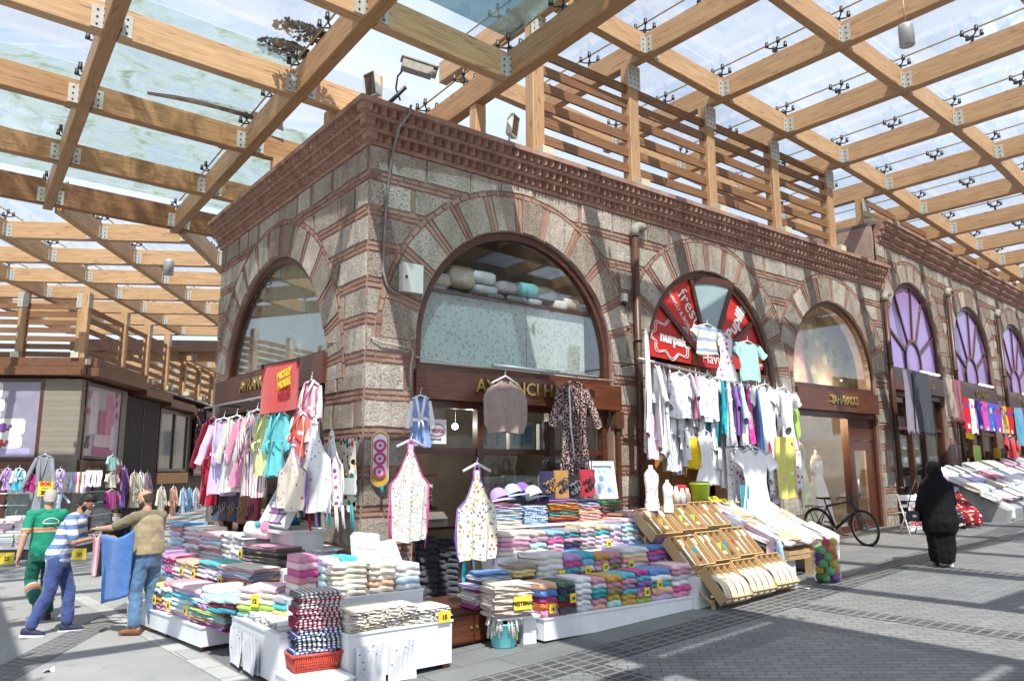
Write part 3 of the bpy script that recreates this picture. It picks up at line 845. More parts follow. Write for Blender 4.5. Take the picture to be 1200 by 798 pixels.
# --- arch 1 (towel shop, big window)
a=AR[0]
mb=MB(); arch_frame(mb,a.uc,a.zc,a.R-.005,3.47); fr=mb.build('window_frame',M_FRAME,BLD,True)
arch_pane(a.uc,a.zc,a.R-.115,3.471,.11,M_SHOP,fr)
M_MINT=m_spots('mint flower print',srgb('c6cfc8'),[srgb('a3a8ac'),srgb('b09fa6'),srgb('9db3ad'),srgb('b8adb0')],15,.34)
mb=MB()
for x0,x1 in ((1.0,2.955),(2.97,4.22)): mb.bx(x0,x1,.30,.34,3.42,4.62-.02*(x0>2))
bd=mb.build('display_board',M_MINT); tag(bd,'mint flower printed board filling the lower half of the big arched window','board')
packs=[('cream',1.28,4.74,.52,.22),('grey mauve',1.24,4.64,.44,.13),('beige',1.72,4.78,.5,.34),('white',2.12,4.90,.46,.20),('pale grey',2.16,4.72,.46,.16),('dusty rose',2.58,4.80,.42,.2),('slate',2.34,4.66,.40,.12),('teal',2.98,4.80,.46,.24),('steel grey',2.76,4.66,.4,.14),('blue grey',3.10,4.66,.34,.13),('charcoal',3.36,4.74,.48,.28),('royal blue',3.22,4.62,.30,.09),('clear white',3.66,4.66,.34,.18),('ivory',3.94,4.70,.36,.22),('light grey',4.18,4.66,.3,.2)]
pc={'cream':(.6,.55,.45),'grey mauve':(.35,.31,.34),'beige':(.48,.41,.31),'white':(.66,.67,.68),'pale grey':(.5,.5,.5),'dusty rose':(.42,.34,.36),'slate':(.14,.16,.19),'teal':(.12,.42,.46),'steel grey':(.25,.28,.31),'blue grey':(.33,.37,.44),'charcoal':(.09,.1,.11),'royal blue':(.07,.09,.35),'clear white':(.7,.71,.72),'ivory':(.65,.62,.55),'light grey':(.42,.42,.44)}
def pillow(mb,w,d,h,seed=0,mi=0,M=None,n=14,m=9,p=.45):
    rr=random.Random(seed); ph=rr.random()*9
    def fn(a,b):
        th=2*PI*a; f=PI*b-PI/2
        c,s=math.cos(th),math.sin(th); cf,sf=math.cos(f),math.sin(f)
        sg=lambda v,e: math.copysign(abs(v)**e,v)
        k=1+.07*math.sin(3*th+ph)+.05*math.sin(5*th+7*f+ph)
        return (w/2*sg(c,p)*sg(cf,p)*k, d/2*sg(s,p)*sg(cf,p)*k, h/2+h/2*sg(sf,.7)*(1+.12*math.sin(2*th+ph)*abs(cf)))
    mb.grid(n,m,fn,mi,M,True,True)
for i,(nm,x,z,w,h) in enumerate(packs):
    mb=MB(); pillow(mb,w,.34,h,i)
    mm=plain('packed %s bedding'%nm,pc[nm],.35,.18,9,0,.4)
    o=mb.build('bedding_pack',mm); o.location=(x,.40,z-h/2 if False else z-.08)
    tag(o,nm+' bagged bedding pack lying on the mint board inside the big arch window','bedding pack','bagged bedding in the big arch window')
part('window_shelf',M_FRAME,BLD,lambda m:m.bx(.9,4.4,.22,.62,4.56,4.60))
part('back_lining',plain('room shade grey',(.10,.10,.10),.9,.3,2),BLD,lambda m:m.bx(.8,4.5,1.2,1.22,3.4,5.7))  # added dark sheet standing for the unlit room behind the window
S1=thing('shop_sign','dark wooden sign board with brass letters reading AYRANCI HAVLU on the sunny side','sign',(2.7,-.06,3.2))
part('board',M_SIGN,S1,lambda m:m.bx(.74,4.70,-.075,.055,2.96,3.36))
text('lettering','AYRANCI HAVLU',.27,M_GOLD,T_(2.78,-.09,3.18),S1,.012,'CENTER',.004,1.02)
SF=thing('shopfront','dark wood shopfront with glazed panels and an open doorway on the sunny side','shopfront',(2.7,.15,.1))
mb=MB()
for x in (.80,1.93,3.3,4.46): mb.bx(x-.055,x+.055,.10,.22,.1,2.86)
mb.bx(.76,4.54,.08,.24,2.862,2.96); mb.bx(1.99,4.40,.12,.2,2.22,2.30); mb.bx(.86,1.87,.12,.2,2.22,2.30); mb.bx(1.99,4.40,.11,.22,.1,.95)
mb.build('frame',M_FRAME,SF,True)
part('glass',M_SHOP,SF,lambda m:(m.bx(1.99,3.24,.15,.158,.96,2.21),m.bx(3.36,4.40,.15,.158,.96,2.21),m.bx(.86,1.87,.15,.158,2.31,2.85),m.bx(1.99,3.24,.15,.158,2.31,2.85),m.bx(3.36,4.4,.15,.158,2.31,2.85)))
part('roller_box',M_BROWNMET,SF,lambda m:(m.bx(4.55,4.72,-.09,.04,2.66,2.94),m.bx(4.585,4.67,-.06,.03,.15,2.655)))
pw=thing('wall_sticker','white square window sticker with red oval script logo reading Fiesta','sign',(1.2,.14,2.52))
part('card',M_WHITE,pw,lambda m:m.bx(1.02,1.36,.128,.136,2.36,2.70))
mb=MB(); mb.tube([(1.19+.145*math.cos(2*PI*k/32),.124,2.55+.085*math.sin(2*PI*k/32)) for k in range(32)],.006,5,closed=True); mb.build('oval',M_REDPRINT,pw,True)
text('lettering','Fiesta',.11,M_REDPRINT,T_(1.19,.124,2.55),pw,.003); text('lettering','BORNOZ',.04,M_BLACKPRINT,T_(1.19,.124,2.42),pw,.003)
# goods seen behind the glass: packaged bath sets leaning in the window
for k,(x,z,w,h,c,nm) in enumerate(((2.32,1.62,.5,.55,(.38,.30,.30),'dusty pink'),(2.86,1.60,.62,.62,(.08,.2,.22),'petrol green'),(3.52,1.62,.5,.58,(.42,.36,.33),'pale rose'),(4.02,1.6,.46,.6,(.5,.47,.42),'cream'),(2.35,2.5,.46,.4,(.42,.40,.38),'grey'),(2.9,2.52,.5,.42,(.12,.22,.24),'teal'),(3.6,2.5,.7,.42,(.45,.43,.38),'ivory'))):
    t=thing('gift_box','%s bath set in a pale window box, %s row behind the shop glass'%(nm,'upper' if z>2 else 'lower'),'gift box',(x,.38,z-h/2),0,'boxed bath sets behind the shop window')
    part('carton',plain('pale carton',(.42,.42,.37),.5,.08,6),t,lambda m:m.bx(x-w/2,x+w/2,.34,.42,z-h/2,z+h/2))
    part('folded_towel_set',plain('box towel '+nm,c,.9,.2,12,0,.4),t,lambda m:(m.bx(x-w*.36,x+w*.05,.31,.339,z-h*.34,z+h*.34),m.bx(x+w*.12,x+w*.36,.318,.339,z-h*.3,z+h*.34)))
part('display_shelf',M_FRAME,BLD,lambda m:(m.bx(2.0,4.4,.25,.7,1.26,1.30),m.bx(2.0,4.4,.3,.6,2.27,2.30)))
bl=thing('ceiling_bulb','small lit round lamp behind the upper shop glass','lamp',(2.02,.9,2.72)); mb=MB(); mb.ball((2.02,.9,2.66),.05); mb.build('bulb',m_emit('lit bulb',(1,.97,.9),5),bl,True)
mb=MB(); mb.tube([(2.02,.9,2.7),(2.02,.9,3.3)],.008,6); mb.build('cord',M_BLACK,bl,True)
# --- arch 2 (red window)
a=AR[1]; R=a.R
M_RED=plain('red vinyl',(.56,.028,.022),.45,.06,3)
mb=MB(); arch_frame(mb,a.uc,a.zc,R-.005,3.87,.12); W2=mb.build('window_frame',M_FRAME,BLD,True)
def sector(a0,a1,r0,r1,y0,y1,mi,mb,M=None,c=None):
    cx,cz=c or (a.uc,3.90); k=8
    A=[(cx+r1*math.cos(a0+(a1-a0)*i/k),cz+r1*math.sin(a0+(a1-a0)*i/k)) for i in range(k+1)]
    B=[(cx+r0*math.cos(a1-(a1-a0)*i/k),cz+r0*math.sin(a1-(a1-a0)*i/k)) for i in range(k+1)]
    mb.prism(A+B,y0,y1,mi,M)
def radial(mb,an,r0,r1,w,y0,y1,mi=0,c=None):
    cx,cz=c or (a.uc,3.90); d=Vector((math.cos(an),0,math.sin(an))); nn=Vector((-d.z,0,d.x))
    P=[Vector((cx,0,cz))+d*r0-nn*w/2,Vector((cx,0,cz))+d*r1-nn*w/2,Vector((cx,0,cz))+d*r1+nn*w/2,Vector((cx,0,cz))+d*r0+nn*w/2]
    mb.prism([(p.x,p.z) for p in P],y0,y1,mi)
angs=[rad(x) for x in (3,36,71,106,142,177)]
RR=R-.14
mb=MB()
for an in angs[1:-1]: radial(mb,an,.50,RR+.03,.10,.075,.155)
for k in range(16): sector(PI*k/16,PI*(k+1)/16,.44,.54,.07,.158,0,mb)
mb.build('glazing_bar',M_FRAME,BLD,True)
mb=MB()
for i in (0,1,3,4): sector(angs[i],angs[i+1],.54,RR,.125,.135,0,mb)
sector(0,PI,.01,.44,.125,.135,0,mb)
mb.build('red_panel',M_RED,BLD,True)
# opened casement: hinged on its left bar and swung outwards
cs=thing('open_casement','wedge shaped window sash swung open in the red fan window','window',(a.uc,.06,3.9))
mb=MB(); cx,cz=0,0
def csect(mb,a0,a1,r0,r1,y0,y1,mi): sector(a0,a1,r0,r1,y0,y1,mi,mb,None,(0,0))
mb2=MB(); csect(mb2,angs[2]+.05,angs[3]-.05,.62,RR-.12,-.005,.003,0)
csect(mb,angs[2],angs[3],RR-.13,RR,-.03,.03,0); csect(mb,angs[2],angs[3],.54,.64,-.03,.03,0)
for an,s in ((angs[2]+.0,1),(angs[3]-.0,-1)):
    d=Vector((math.cos(an),0,math.sin(an))); nn=Vector((-d.z,0,d.x))*s
    P=[d*.56,d*RR,d*RR+nn*.09,d*.56+nn*.09]; mb.prism([(p.x,p.z) for p in P],-.031,.031)
hp=Vector((math.cos(angs[3]),0,math.sin(angs[3])))
Mo=Matrix.Translation((a.uc,.10,3.9))@Matrix.Rotation(rad(-4),4,'X')@Matrix.Rotation(rad(-24),4,hp)
o=mb.build('sash',M_FRAME); place(o,cs,Mo)
o=mb2.build('pane',plain('blue grey backed glass',(.30,.40,.42),.12,.05,3,0,0,.5)); place(o,cs,Mo)
def ftext(body,px,py,size,ang,m_=M_WHITEPAINT,y=.118,parent=None,xs=1,bold=0):
    p=RF(px,py,y); return text('lettering',body,size,m_,Matrix.Translation(p)@Matrix.Rotation(-rad(ang),4,'Y'),parent or BLD,.004,'CENTER',bold,xs)
ftext('nurpak',789,398,.26,-5,bold=.012); ftext('fresta',810,364,.42,-50,xs=.95); ftext('HAVLU & BORNOZ',800,371,.13,-50)
ftext('Pupilla',863,377,.36,53,bold=.012); ftext('Havlu',836,421,.3,0); ftext('ca\u00ae',889,414,.26,12); ftext('textilen',893,428,.12,5)
c=RF(787,398,.118)
mb=MB()
for s in (1,1.12):
    mb.tube([c+Vector((s*(.50+.05*math.cos(8*2*PI*k/64))*math.cos(2*PI*k/64),0,s*(.30+.05*math.cos(8*2*PI*k/64))*math.sin(2*PI*k/64)-.08*s*math.cos(2*PI*k/64)*.4)) for k in range(64)],.009,5,closed=True)
mb.build('emblem',M_WHITEPAINT,BLD,True)
part('dark_lining',M_DARK,BLD,lambda m:m.bx(5.5,9.2,.7,.72,3.6,5.8))  # dark sheet standing for room shade behind the open sash
part('lintel',M_FRAME,BLD,lambda m:(m.bx(5.40,9.26,.03,.22,3.56,3.765)))
M_ORANGEWOOD=m_wood('orange lit tone boards',(.30,.12,.03),(.50,.23,.06),(.62,.32,.11),1.2)  # wood boards with the shop's orange light put into their colour
SF2=thing('shopfront','open shopfront with orange lit tone boards behind the hanging summer clothes','shopfront',(7.3,.3,.3))
mb=MB()
for k in range(9): 
    if k in (4,): continue
    mb.bx(5.52+.42*k,5.92+.42*k,.34,.37,.3,3.2)
mb.build('boarding',M_ORANGEWOOD,SF2,True)
part('frame',M_FRAME,SF2,lambda m:(m.bx(5.45,5.56,.1,.3,.3,3.55),m.bx(9.1,9.21,.1,.3,.3,3.55),m.bx(7.2,7.29,.2,.335,.3,3.2)))
# --- arch 3 (dress shop)
a=AR[2]
mb=MB(); arch_frame(mb,a.uc,a.zc,a.R-.005,3.82,.10); fr=mb.build('window_frame',M_FRAME,BLD,True)
arch_pane(a.uc,a.zc,a.R-.105,3.821,.11,M_SHOP,fr)
M_FLOWERW=m_spots('flower wallpaper',(.33,.30,.20),[(.55,.50,.36),(.17,.14,.07),(.42,.22,.15),(.24,.22,.11)],3.2,.42)
part('wallpaper',M_FLOWERW,BLD,lambda m:m.bx(9.7,13.9,.85,.87,3.75,6.0))
part('window_floor',M_CREAM,BLD,lambda m:m.bx(9.7,13.9,.45,.85,3.72,3.75))
S3=thing('shop_sign','glossy red brown sign board with small brass letters over the dress shop','sign',(11.7,-.05,3.4))
part('board',M_SIGN,S3,lambda m:(m.bx(10.0,13.42,-.07,.055,3.25,3.70),m.bx(9.98,13.44,-.10,.05,3.24,3.25)))
text('lettering','SAHARACCI',.28,M_GOLD,T_(11.85,-.085,3.49),S3,.02,'CENTER',.004,.75)
SF3=thing('shopfront','dark wood dress shop front with lit window and panelled door','shopfront',(11.7,.15,.5))
mb=MB()
for x in (10.06,12.22,13.40): mb.bx(x-.05,x+.05,.06,.24,.5,3.12)
mb.bx(10.01,13.45,.05,.25,3.122,3.24); mb.bx(10.12,12.16,.08,.22,.5,.72)
mb.build('frame',M_FRAME,SF3,True)
part('glass',M_SHOP,SF3,lambda m:m.bx(10.11,12.17,.14,.148,.725,3.12))
dr=part('door',M_FRAME,SF3,lambda m:(m.bx(12.30,12.48,.12,.18,.52,2.62),m.bx(13.10,13.34,.12,.18,.52,2.62),m.bx(12.48,13.10,.12,.18,2.40,2.62),m.bx(12.48,13.10,.12,.18,.52,.85),m.bx(12.28,13.36,.10,.2,2.63,3.12)))
part('door_glass',M_SHOP,dr,lambda m:m.bx(12.485,13.095,.145,.152,.855,2.395))
part('handle',M_STEEL,dr,lambda m:m.tube([(12.44,.06,1.3),(12.44,.06,1.75)],.015))
part('cream_lining',M_CREAM,BLD,lambda m:(m.bx(9.7,13.9,2.4,2.42,.5,3.5),m.bx(9.68,9.70,.3,2.4,.5,3.5),m.bx(9.7,13.9,.42,2.4,3.28,3.32)))
for k,x in enumerate((10.5,11.2,11.9)):
    r=thing('ceiling_spot','small warm ceiling spotlight inside the dress shop, number of three'.replace(', number of three',''),'lamp',(x,.8,3.25),0,'warm spots inside the dress shop')
    mb=MB(); mb.lathe([(.06,0),(.05,-.02),(.0,-.02)],12,0,Matrix.Translation((x,.8,3.278))); mb.build('lit_disc',m_emit('warm spot lamp',(1,.75,.4),14),r,True)
# --- left front
a=AL[0]
mb=MB(); arch_frame(mb,a.uc,a.zc,a.R-.005,3.72 if False else 3.70,.10,M=ML) if False else None
mb=MB()
# the left arch's sill lies above its springing: clip the band at the sill
def arch_band_clip(mb,uc,zc,R,w,zs,y0,y1,M):
    t0=math.asin((zs-zc)/R); n=26
    for k in range(n):
        t1=t0+(PI-2*t0)*k/n; t2=t0+(PI-2*t0)*(k+1)/n
        poly=[(uc+r*math.cos(t),zc+r*math.sin(t)) for r,t in ((R,t1),(R,t2),(R-w,t2),(R-w,t1))]
        mb.prism(poly,y0,y1,0,M)
arch_band_clip(mb,a.uc,a.zc,a.R-.005,.10,3.74,.06,.16,ML)
mb.bx(a.uc-a.R+.06,a.uc+a.R-.06,.05,.165,3.66,3.735,0,ML)
fr=mb.build('window_frame',M_FRAME,BLD,True)
t0=math.asin((3.76-a.zc)/(a.R-.1)); r_=a.R-.105
mb=MB(); mb.prism([(a.uc+r_*math.cos(t0+(PI-2*t0)*k/26),a.zc+r_*math.sin(t0+(PI-2*t0)*k/26)) for k in range(27)],.11,.118,0,ML)
mb.build('window_pane',M_ARCHG,fr,True)
M_LINEN=m_cloth('olive linen curtain',(.46,.42,.31),.1,.4)
cu=MB(); cu.grid(60,6,lambda s,t:(a.uc-2.4+4.8*s,.32+.03*math.sin(s*70)+.015*math.sin(s*33+2),3.55+2.2*t),0,ML)
o=cu.build('curtain',M_LINEN,fixn=False); tag(o,'plain olive linen curtain hanging behind the left arched window','curtain')
S2=thing('shop_sign','dark wooden sign board with brass letters reading AYRANCI on the shaded left side','sign',(-.06,3.6,3.4))
part('board',M_SIGN,S2,lambda m:m.bx(.32,5.20,-.085,.055,3.22,3.66,0,ML))
text('lettering','AYRANCI HAVLU',.30,M_GOLD,ML@T_(2.95,-.1,3.45),S2,.012,'CENTER',.004,1.0)
part('roller_box',M_BROWNMET,S2,lambda m:m.bx(.50,5.1,-.03,.2,3.02,3.215,0,ML))
SF4=thing('shopfront','dark timber shopfront on the shaded left side behind the bathrobes','shopfront',(.2,3.5,0))
part('frame',M_FRAME,SF4,lambda m:[m.bx(x-.06,x+.06,.1,.24,0,3.02,0,ML) for x in (.62,2.0,3.4,5.0)])
part('glass',M_SHOP,SF4,lambda m:[m.bx(x0,x1,.15,.158,.5,3.0,0,ML) for x0,x1 in ((2.07,3.33),(3.47,4.93))])
part('inner_shelves',M_DARK,SF4,lambda m:[m.bx(.7,4.9,.5,.9,z,z+.03,0,ML) for z in (.5,1.0,1.5,2.0,2.5)])
# --- second building: purple fan windows
M_PURPLE=plain('purple window film',(.30,.20,.46),.16,.08,2,0,0,.6)
SG=[('Silk House',0),('G\u00fcl Havlu',1),('\u00c7eyiz',2),('\u0130pek',3)]
for i,q in enumerate(A2):
    mb=MB(); arch_frame(mb,q.uc,q.zc,q.R-.005,4.52,.11,M=MB2); 
    c0=(q.uc,4.75)
    for an in (28,62,90 if False else 84,118,152):
        an=rad(an); d=Vector((math.cos(an),0,math.sin(an))); nn=Vector((-d.z,0,d.x))
        # length to the arch
        r1=.6
        while math.hypot(c0[0]+d.x*r1-q.uc,max(0,c0[1]+d.z*r1-q.zc))<q.R-.09 and r1<3: r1+=.02
        P=[d*.55-nn*.035,d*r1-nn*.035,d*r1+nn*.035,d*.55+nn*.035]
        mb.prism([(c0[0]+p.x,c0[1]+p.z) for p in P],.075,.15,0,MB2)
    for k in range(14):
        t1,t2=PI*k/14,PI*(k+1)/14
        mb.prism([(c0[0]+.55*math.cos(t1)*1.0,c0[1]+.62*math.sin(t1)),(c0[0]+.55*math.cos(t2),c0[1]+.62*math.sin(t2)),(c0[0]+.47*math.cos(t2),c0[1]+.54*math.sin(t2)),(c0[0]+.47*math.cos(t1),c0[1]+.54*math.sin(t1))],.07,.152,0,MB2)
    mb.bx(q.uc-.55,q.uc-.47,.07,.152,4.52,4.75,0,MB2); mb.bx(q.uc+.47,q.uc+.55,.07,.152,4.52,4.75,0,MB2)
    fr=mb.build('window_frame',M_FRAME,BL2,True)
    arch_pane(q.uc,q.zc,q.R-.11,4.521,.115,M_PURPLE,fr,MB2)
    s=thing('shop_sign','brown sign board with gold letters under the %s purple window'%('first','second','third','fourth')[i],'sign',tuple(B2.w(q.uc,-.05,4.1)),rad(4.5),'sign boards under the purple windows')
    part('board',M_SIGN,s,lambda m:m.bx(q.uc-1.75,q.uc+1.75,-.06,.05,3.92-(.0),4.40,0,MB2))
    text('lettering',SG[i][0],.3,M_GOLD,MB2@T_(q.uc+.2,-.075,4.16),s,.012)
    sf=thing('shopfront','dark wood framed shop window below the %s purple arch'%('first','second','third','fourth')[i],'shopfront',tuple(B2.w(q.uc,.1,.6)),rad(4.5),'shopfronts under the purple windows')
    g=gz(14+q.uc)
    part('frame',M_FRAME,sf,lambda m:([m.bx(q.uc+x-.06,q.uc+x+.06,.08,.22,g,3.9,0,MB2) for x in (-1.68,-.55,.35,1.68)],m.bx(q.uc-1.7,q.uc+1.7,.07,.23,3.78,3.915,0,MB2),m.bx(q.uc-1.6,q.uc+1.6,.1,.2,2.95,3.03,0,MB2)))
    part('glass',M_SHOP,sf,lambda m:m.bx(q.uc-1.62,q.uc+1.62,.15,.156,g+.1,3.78,0,MB2))
    part('lit_shelf',plain('pale stacked goods',(.5,.52,.5),.7,.5,5),sf,lambda m:[m.bx(q.uc-1.5,q.uc+1.5,.7,1.1,z,z+.28,0,MB2) for z in (1.5,2.0,2.5,3.1)])  # pale blocks for shelves of stacked goods
    tl=thing('tube_lamp','white fluorescent tube fixed under the %s purple window'%('first','second','third','fourth')[i],'lamp',tuple(B2.w(q.uc+.6,-.15,4.47)),rad(4.5),'tube lamps along the street shops')
    part('tube',m_emit('white tube',(1,1,1),1.2) if i==0 else bpy.data.materials['white tube'],tl,lambda m:m.tube([MB2@Vector((q.uc-.2,-.14,4.47)),MB2@Vector((q.uc+1.1,-.14,4.47))],.03))
    part('clip',M_WHITE,tl,lambda m:m.bx(q.uc+.1,q.uc+.9,-.11,-.06,4.45,4.49,0,MB2))
# --- pipes, boxes, camera, cables
def downpipe(x,y,z0,z1,label,T=I4,elbow=True):
    t=thing('downpipe',label,'downpipe',tuple(T@Vector((x,y,z0))))
    part('pipe',M_BROWNMET,t,lambda m:m.tube([T@Vector((x,y,z0)),T@Vector((x,y,z1))],.062,14))
    part('collar',M_BROWNMET,t,lambda m:[m.tube([T@Vector((x,y,z)),T@Vector((x,y,z+.05))],.075,14) for z in (z0+.9,z0+2.4,z0+3.9)])
    if elbow: part('elbow',plain('weathered zinc',(.30,.28,.22),.7,.3,9),t,lambda m:m.tube([T@Vector(p) for p in ((x,y,z1-.02),(x,y,z1+.08),(x+.03,y,z1+.15),(x+.12,y,z1+.19),(x+.22,y+.01,z1+.19),(x+.28,y+.06,z1+.21),(x+.28,y+.12,z1+.24))],.078,14))
downpipe(5.10,-.12,.25,6.05,'brown downpipe with weathered zinc elbow between the big window and the red window')
downpipe(14.12,-.10,.6,6.1,'brown downpipe at the joint of the two stone buildings')
downpipe(4.55,-.14,.8,6.9,'brown downpipe between the first and second purple windows',MB2)
downpipe(9.2,-.14,1.0,6.9,'brown downpipe between the second and third purple windows',MB2)
cb=thing('junction_box','off white metal junction box on the wall left of the big arch','electric box',(.52,-.05,4.5))
p=RF(481,327,-.08)
part('case',M_OFFW,cb,lambda m:m.bx(p.x-.15,p.x+.15,-.14,-.02,p.z-.19,p.z+.19)); part('lid',M_OFFW,cb,lambda m:m.bx(p.x-.16,p.x+.16,-.155,-.141,p.z-.2,p.z+.2))
part('lock',M_BLACK,cb,lambda m:m.bx(p.x-.12,p.x-.09,-.165,-.156,p.z-.02,p.z+.02))
def cable(name,label,pts,r,mat_,cat='cable'):
    mb=MB(); mb.tube(pts,r,6); o=mb.build(name,mat_); return tag(o,label,cat)
M_CABLE=plain('grey conduit',(.22,.21,.19),.6,.2,10); M_CABLEC=plain('cream cable',(.42,.36,.28),.7,.2,10)
cable('cable_conduit','grey conduit dropping from the cornice to the junction box',[Vector((.42,-.35,ZC+.03)),Vector((.4,-.34,ZC-.1)),RF(468,150,-.30),RF(461,175,-.06),RF(456,210,-.05),RF(452,250,-.05),RF(450,290,-.05),RF(449,318,-.05),RF(453,334,-.05),RF(462,343,-.05),RF(470,345,-.07)],.018,M_CABLE)
cable('cable','thin cream cable along the pier below the junction box',[LF(384,402,-.03),RF(436,396,-.05),RF(448,402,-.06),RF(460,404,-.06),RF(482,408,-.05),RF(484,415,-.05),RF(481,430,-.05),RF(482,455,-.05)],.012,M_CABLEC)
cable('cable','pale cable along the top edge of the sunny wooden sign board',[RF(487,418,-.07),RF(540,427,-.09),RF(600,434,-.09),RF(680,443,-.09),RF(720,446,-.09)],.012,M_CABLEC)
def pole(label,p0,p1,r=.028,n=3,back=.3,axis=(0,1,0)):
    t=thing('clothes_rail',label,'rail',tuple((Vector(p0)+Vector(p1))/2))
    part('bar',plain('grey rail tube',(.40,.40,.40),.4,.1,10,.5),t,lambda m:m.tube([p0,p1],r,10))
    part('bracket',M_DARKST,t,lambda m:[m.tube([Vector(p0).lerp(Vector(p1),f),Vector(p0).lerp(Vector(p1),f)+Vector(axis)*back],.012,6) for f in [(i+.5)/n for i in range(n)]])
    return t
pole('grey curtain pole above the brass lettered sign on the sunny side',RF(577,428,-.22),RF(700,442,-.22),.03,3,.2)
# security camera and floodlights on the roof
sc_=thing('security_camera','weathered grey security camera on an arm at the roof corner','camera',(.3,-.1,ZC))
q=RF(470,100,-.12); p0=Vector((.22,.20,q.z-.25))
part('arm',M_BLACK,sc_,lambda m:m.tube([p0,p0+Vector((.1,-.12,.05)),q+Vector((.08,0,.0))],.03,8))
dirv=(RF(511,88,-.3)-RF(470,76,-.12)).normalized()
def housing(m):
    A=RF(471,75,-.12); B=RF(512,88,-.3); x=(B-A).normalized(); y=Vector((0,0,1)).cross(x).normalized(); z=x.cross(y)
    Mx=Matrix((x,y,z)).transposed().to_4x4(); Mx.translation=A; L=(B-A).length
    m.bx(0,L*.86,-.075,.075,-.07,.07,0,Mx); m.bx(-.03,L,-.09,.09,.072,.09,0,Mx); m.tube([Mx@Vector((L*.8,0,0)),Mx@Vector((L*.98,0,0))],.065,12,0)
part('housing',plain('weathered camera paint',(.30,.29,.26),.6,.25,14),sc_,housing)
part('cable_loop',M_BLACK,sc_,lambda m:m.tube([RF(474,80,-.05),RF(466,90,.02),RF(464,104,.05),RF(469,118,.05)],.014,6))
def flood(label,x,y,z,rz,tilt):
    t=thing('floodlight',label,'floodlight',(x,y,z),rz,'floodlights on the roof edge')
    Mf=Matrix.Translation((0,0,.28))@Matrix.Rotation(tilt,4,'X')
    part('body',plain('brown floodlight case',(.09,.06,.045),.5,.2,10),t,lambda m:m.bx(-.10,.10,-.05,.05,-.155,.155,0,Mf),False)
    part('rim',M_OFFW,t,lambda m:(m.bx(-.115,-.10,-.06,.04,-.16,.16,0,Mf),m.bx(.10,.115,-.06,.04,-.16,.16,0,Mf),m.bx(-.10,.10,-.06,.04,.155,.17,0,Mf),m.bx(-.10,.10,-.06,.04,-.17,-.155,0,Mf)),False)
    part('bracket',M_OFFW,t,lambda m:(m.tube([(-.08,.02,-.02),(0,.05,.22)],.02,6),),False)
flood('brown floodlight beside the security camera at the roof corner',-.02,-.05,ZC+.03,rad(-75),rad(10))
flood('brown floodlight with pale rim below the projecting canopy corner',2.3,-.22,ZC+.03,rad(25),rad(8))
ws=thing('wall_sensor','small white and black sensor on the stone left of the downpipe','sensor',tuple(RF(731,355,-.05)))
p=RF(731,349,-.05); part('cap',M_OFFW,ws,lambda m:m.bx(p.x-.05,p.x+.05,-.09,-.02,p.z-.07,p.z+.07)); mb=MB(); mb.ball((p.x,-.07,p.z-.1),.05); mb.build('dome',M_BLACK,ws,True)

for x,z,e in ((10.5,3.2,80),(11.9,3.2,80),(10.7,4.05,16),(12.7,4.05,16),(2.4,2.7,26),(1.3,2.7,14)):
    l=bpy.data.lights.new('shop_light','POINT'); l.energy=e; l.color=(1,.78,.5) if x>5 else (1,.93,.82); l.shadow_soft_size=.03
    o=bpy.data.objects.new('shop_light',l); COL.objects.link(o); o.location=(x,(1.0 if x<5 else .8) if z<4 else .40,z)
# ------------------------------------------------------------------ shop building across the left street
LB=thing('shop_building','low brown shop building with poster windows and travertine corner pillar across the left street','building',(-.6,18,0),FL.h)
ML2=FL.mat()
MS2=ML2@Matrix.Rotation(PI/2,4,'Z')      # local x runs along the side street (v), -y faces +u
def lp(name,mat_,fn): mb=MB(); fn(mb); return mb.build(name,mat_,LB,True)
M_TRAV=m_stripes('travertine',[(3,(.25,.215,.165)),(1,(.215,.185,.14)),(4,(.27,.235,.185)),(2,(.235,.20,.155))],3.2,2,0,.12)
M_LWALL=plain('brown render',(.10,.075,.055),.8,.2,3)
lp('wall',M_LWALL,lambda m:(m.bx(-16,-.45,.25,12,0,5.2,0,ML2),m.bx(-6,-.15,.45,40,0,5.0,0,ML2)))
lp('pillar',M_TRAV,lambda m:(m.bx(-1.05,.05,-.05,.5,0,4.85,0,ML2),m.bx(3.22,3.62,-.06,.3,0,4.8,0,MS2)))
M_EAVE=m_wood('brown eave boards',(.09,.035,.014),(.16,.065,.026),(.22,.10,.045),.8)
lp('eave',M_EAVE,lambda m:(m.bx(-16,.25,-.35,.3,4.95,5.22,0,ML2),m.bx(-16,.15,-.25,.3,5.24,5.5,0,ML2),
   m.bx(-.3,4.2,-.6,.3,4.93,5.2,0,MS2),m.bx(-.2,4.2,-.5,.3,5.23,5.48,0,MS2),m.bx(4.2,7.2,-.5,.3,4.75,5.05,0,MS2),m.bx(7.2,10.5,-.45,.3,4.6,4.9,0,MS2),m.bx(10.5,34,-.4,.3,4.5,4.8,0,MS2)))
lp('roof',bpy.data.materials['lead roof'],lambda m:m.bx(-16,-.1,.3,38,5.23,5.27,0,ML2))
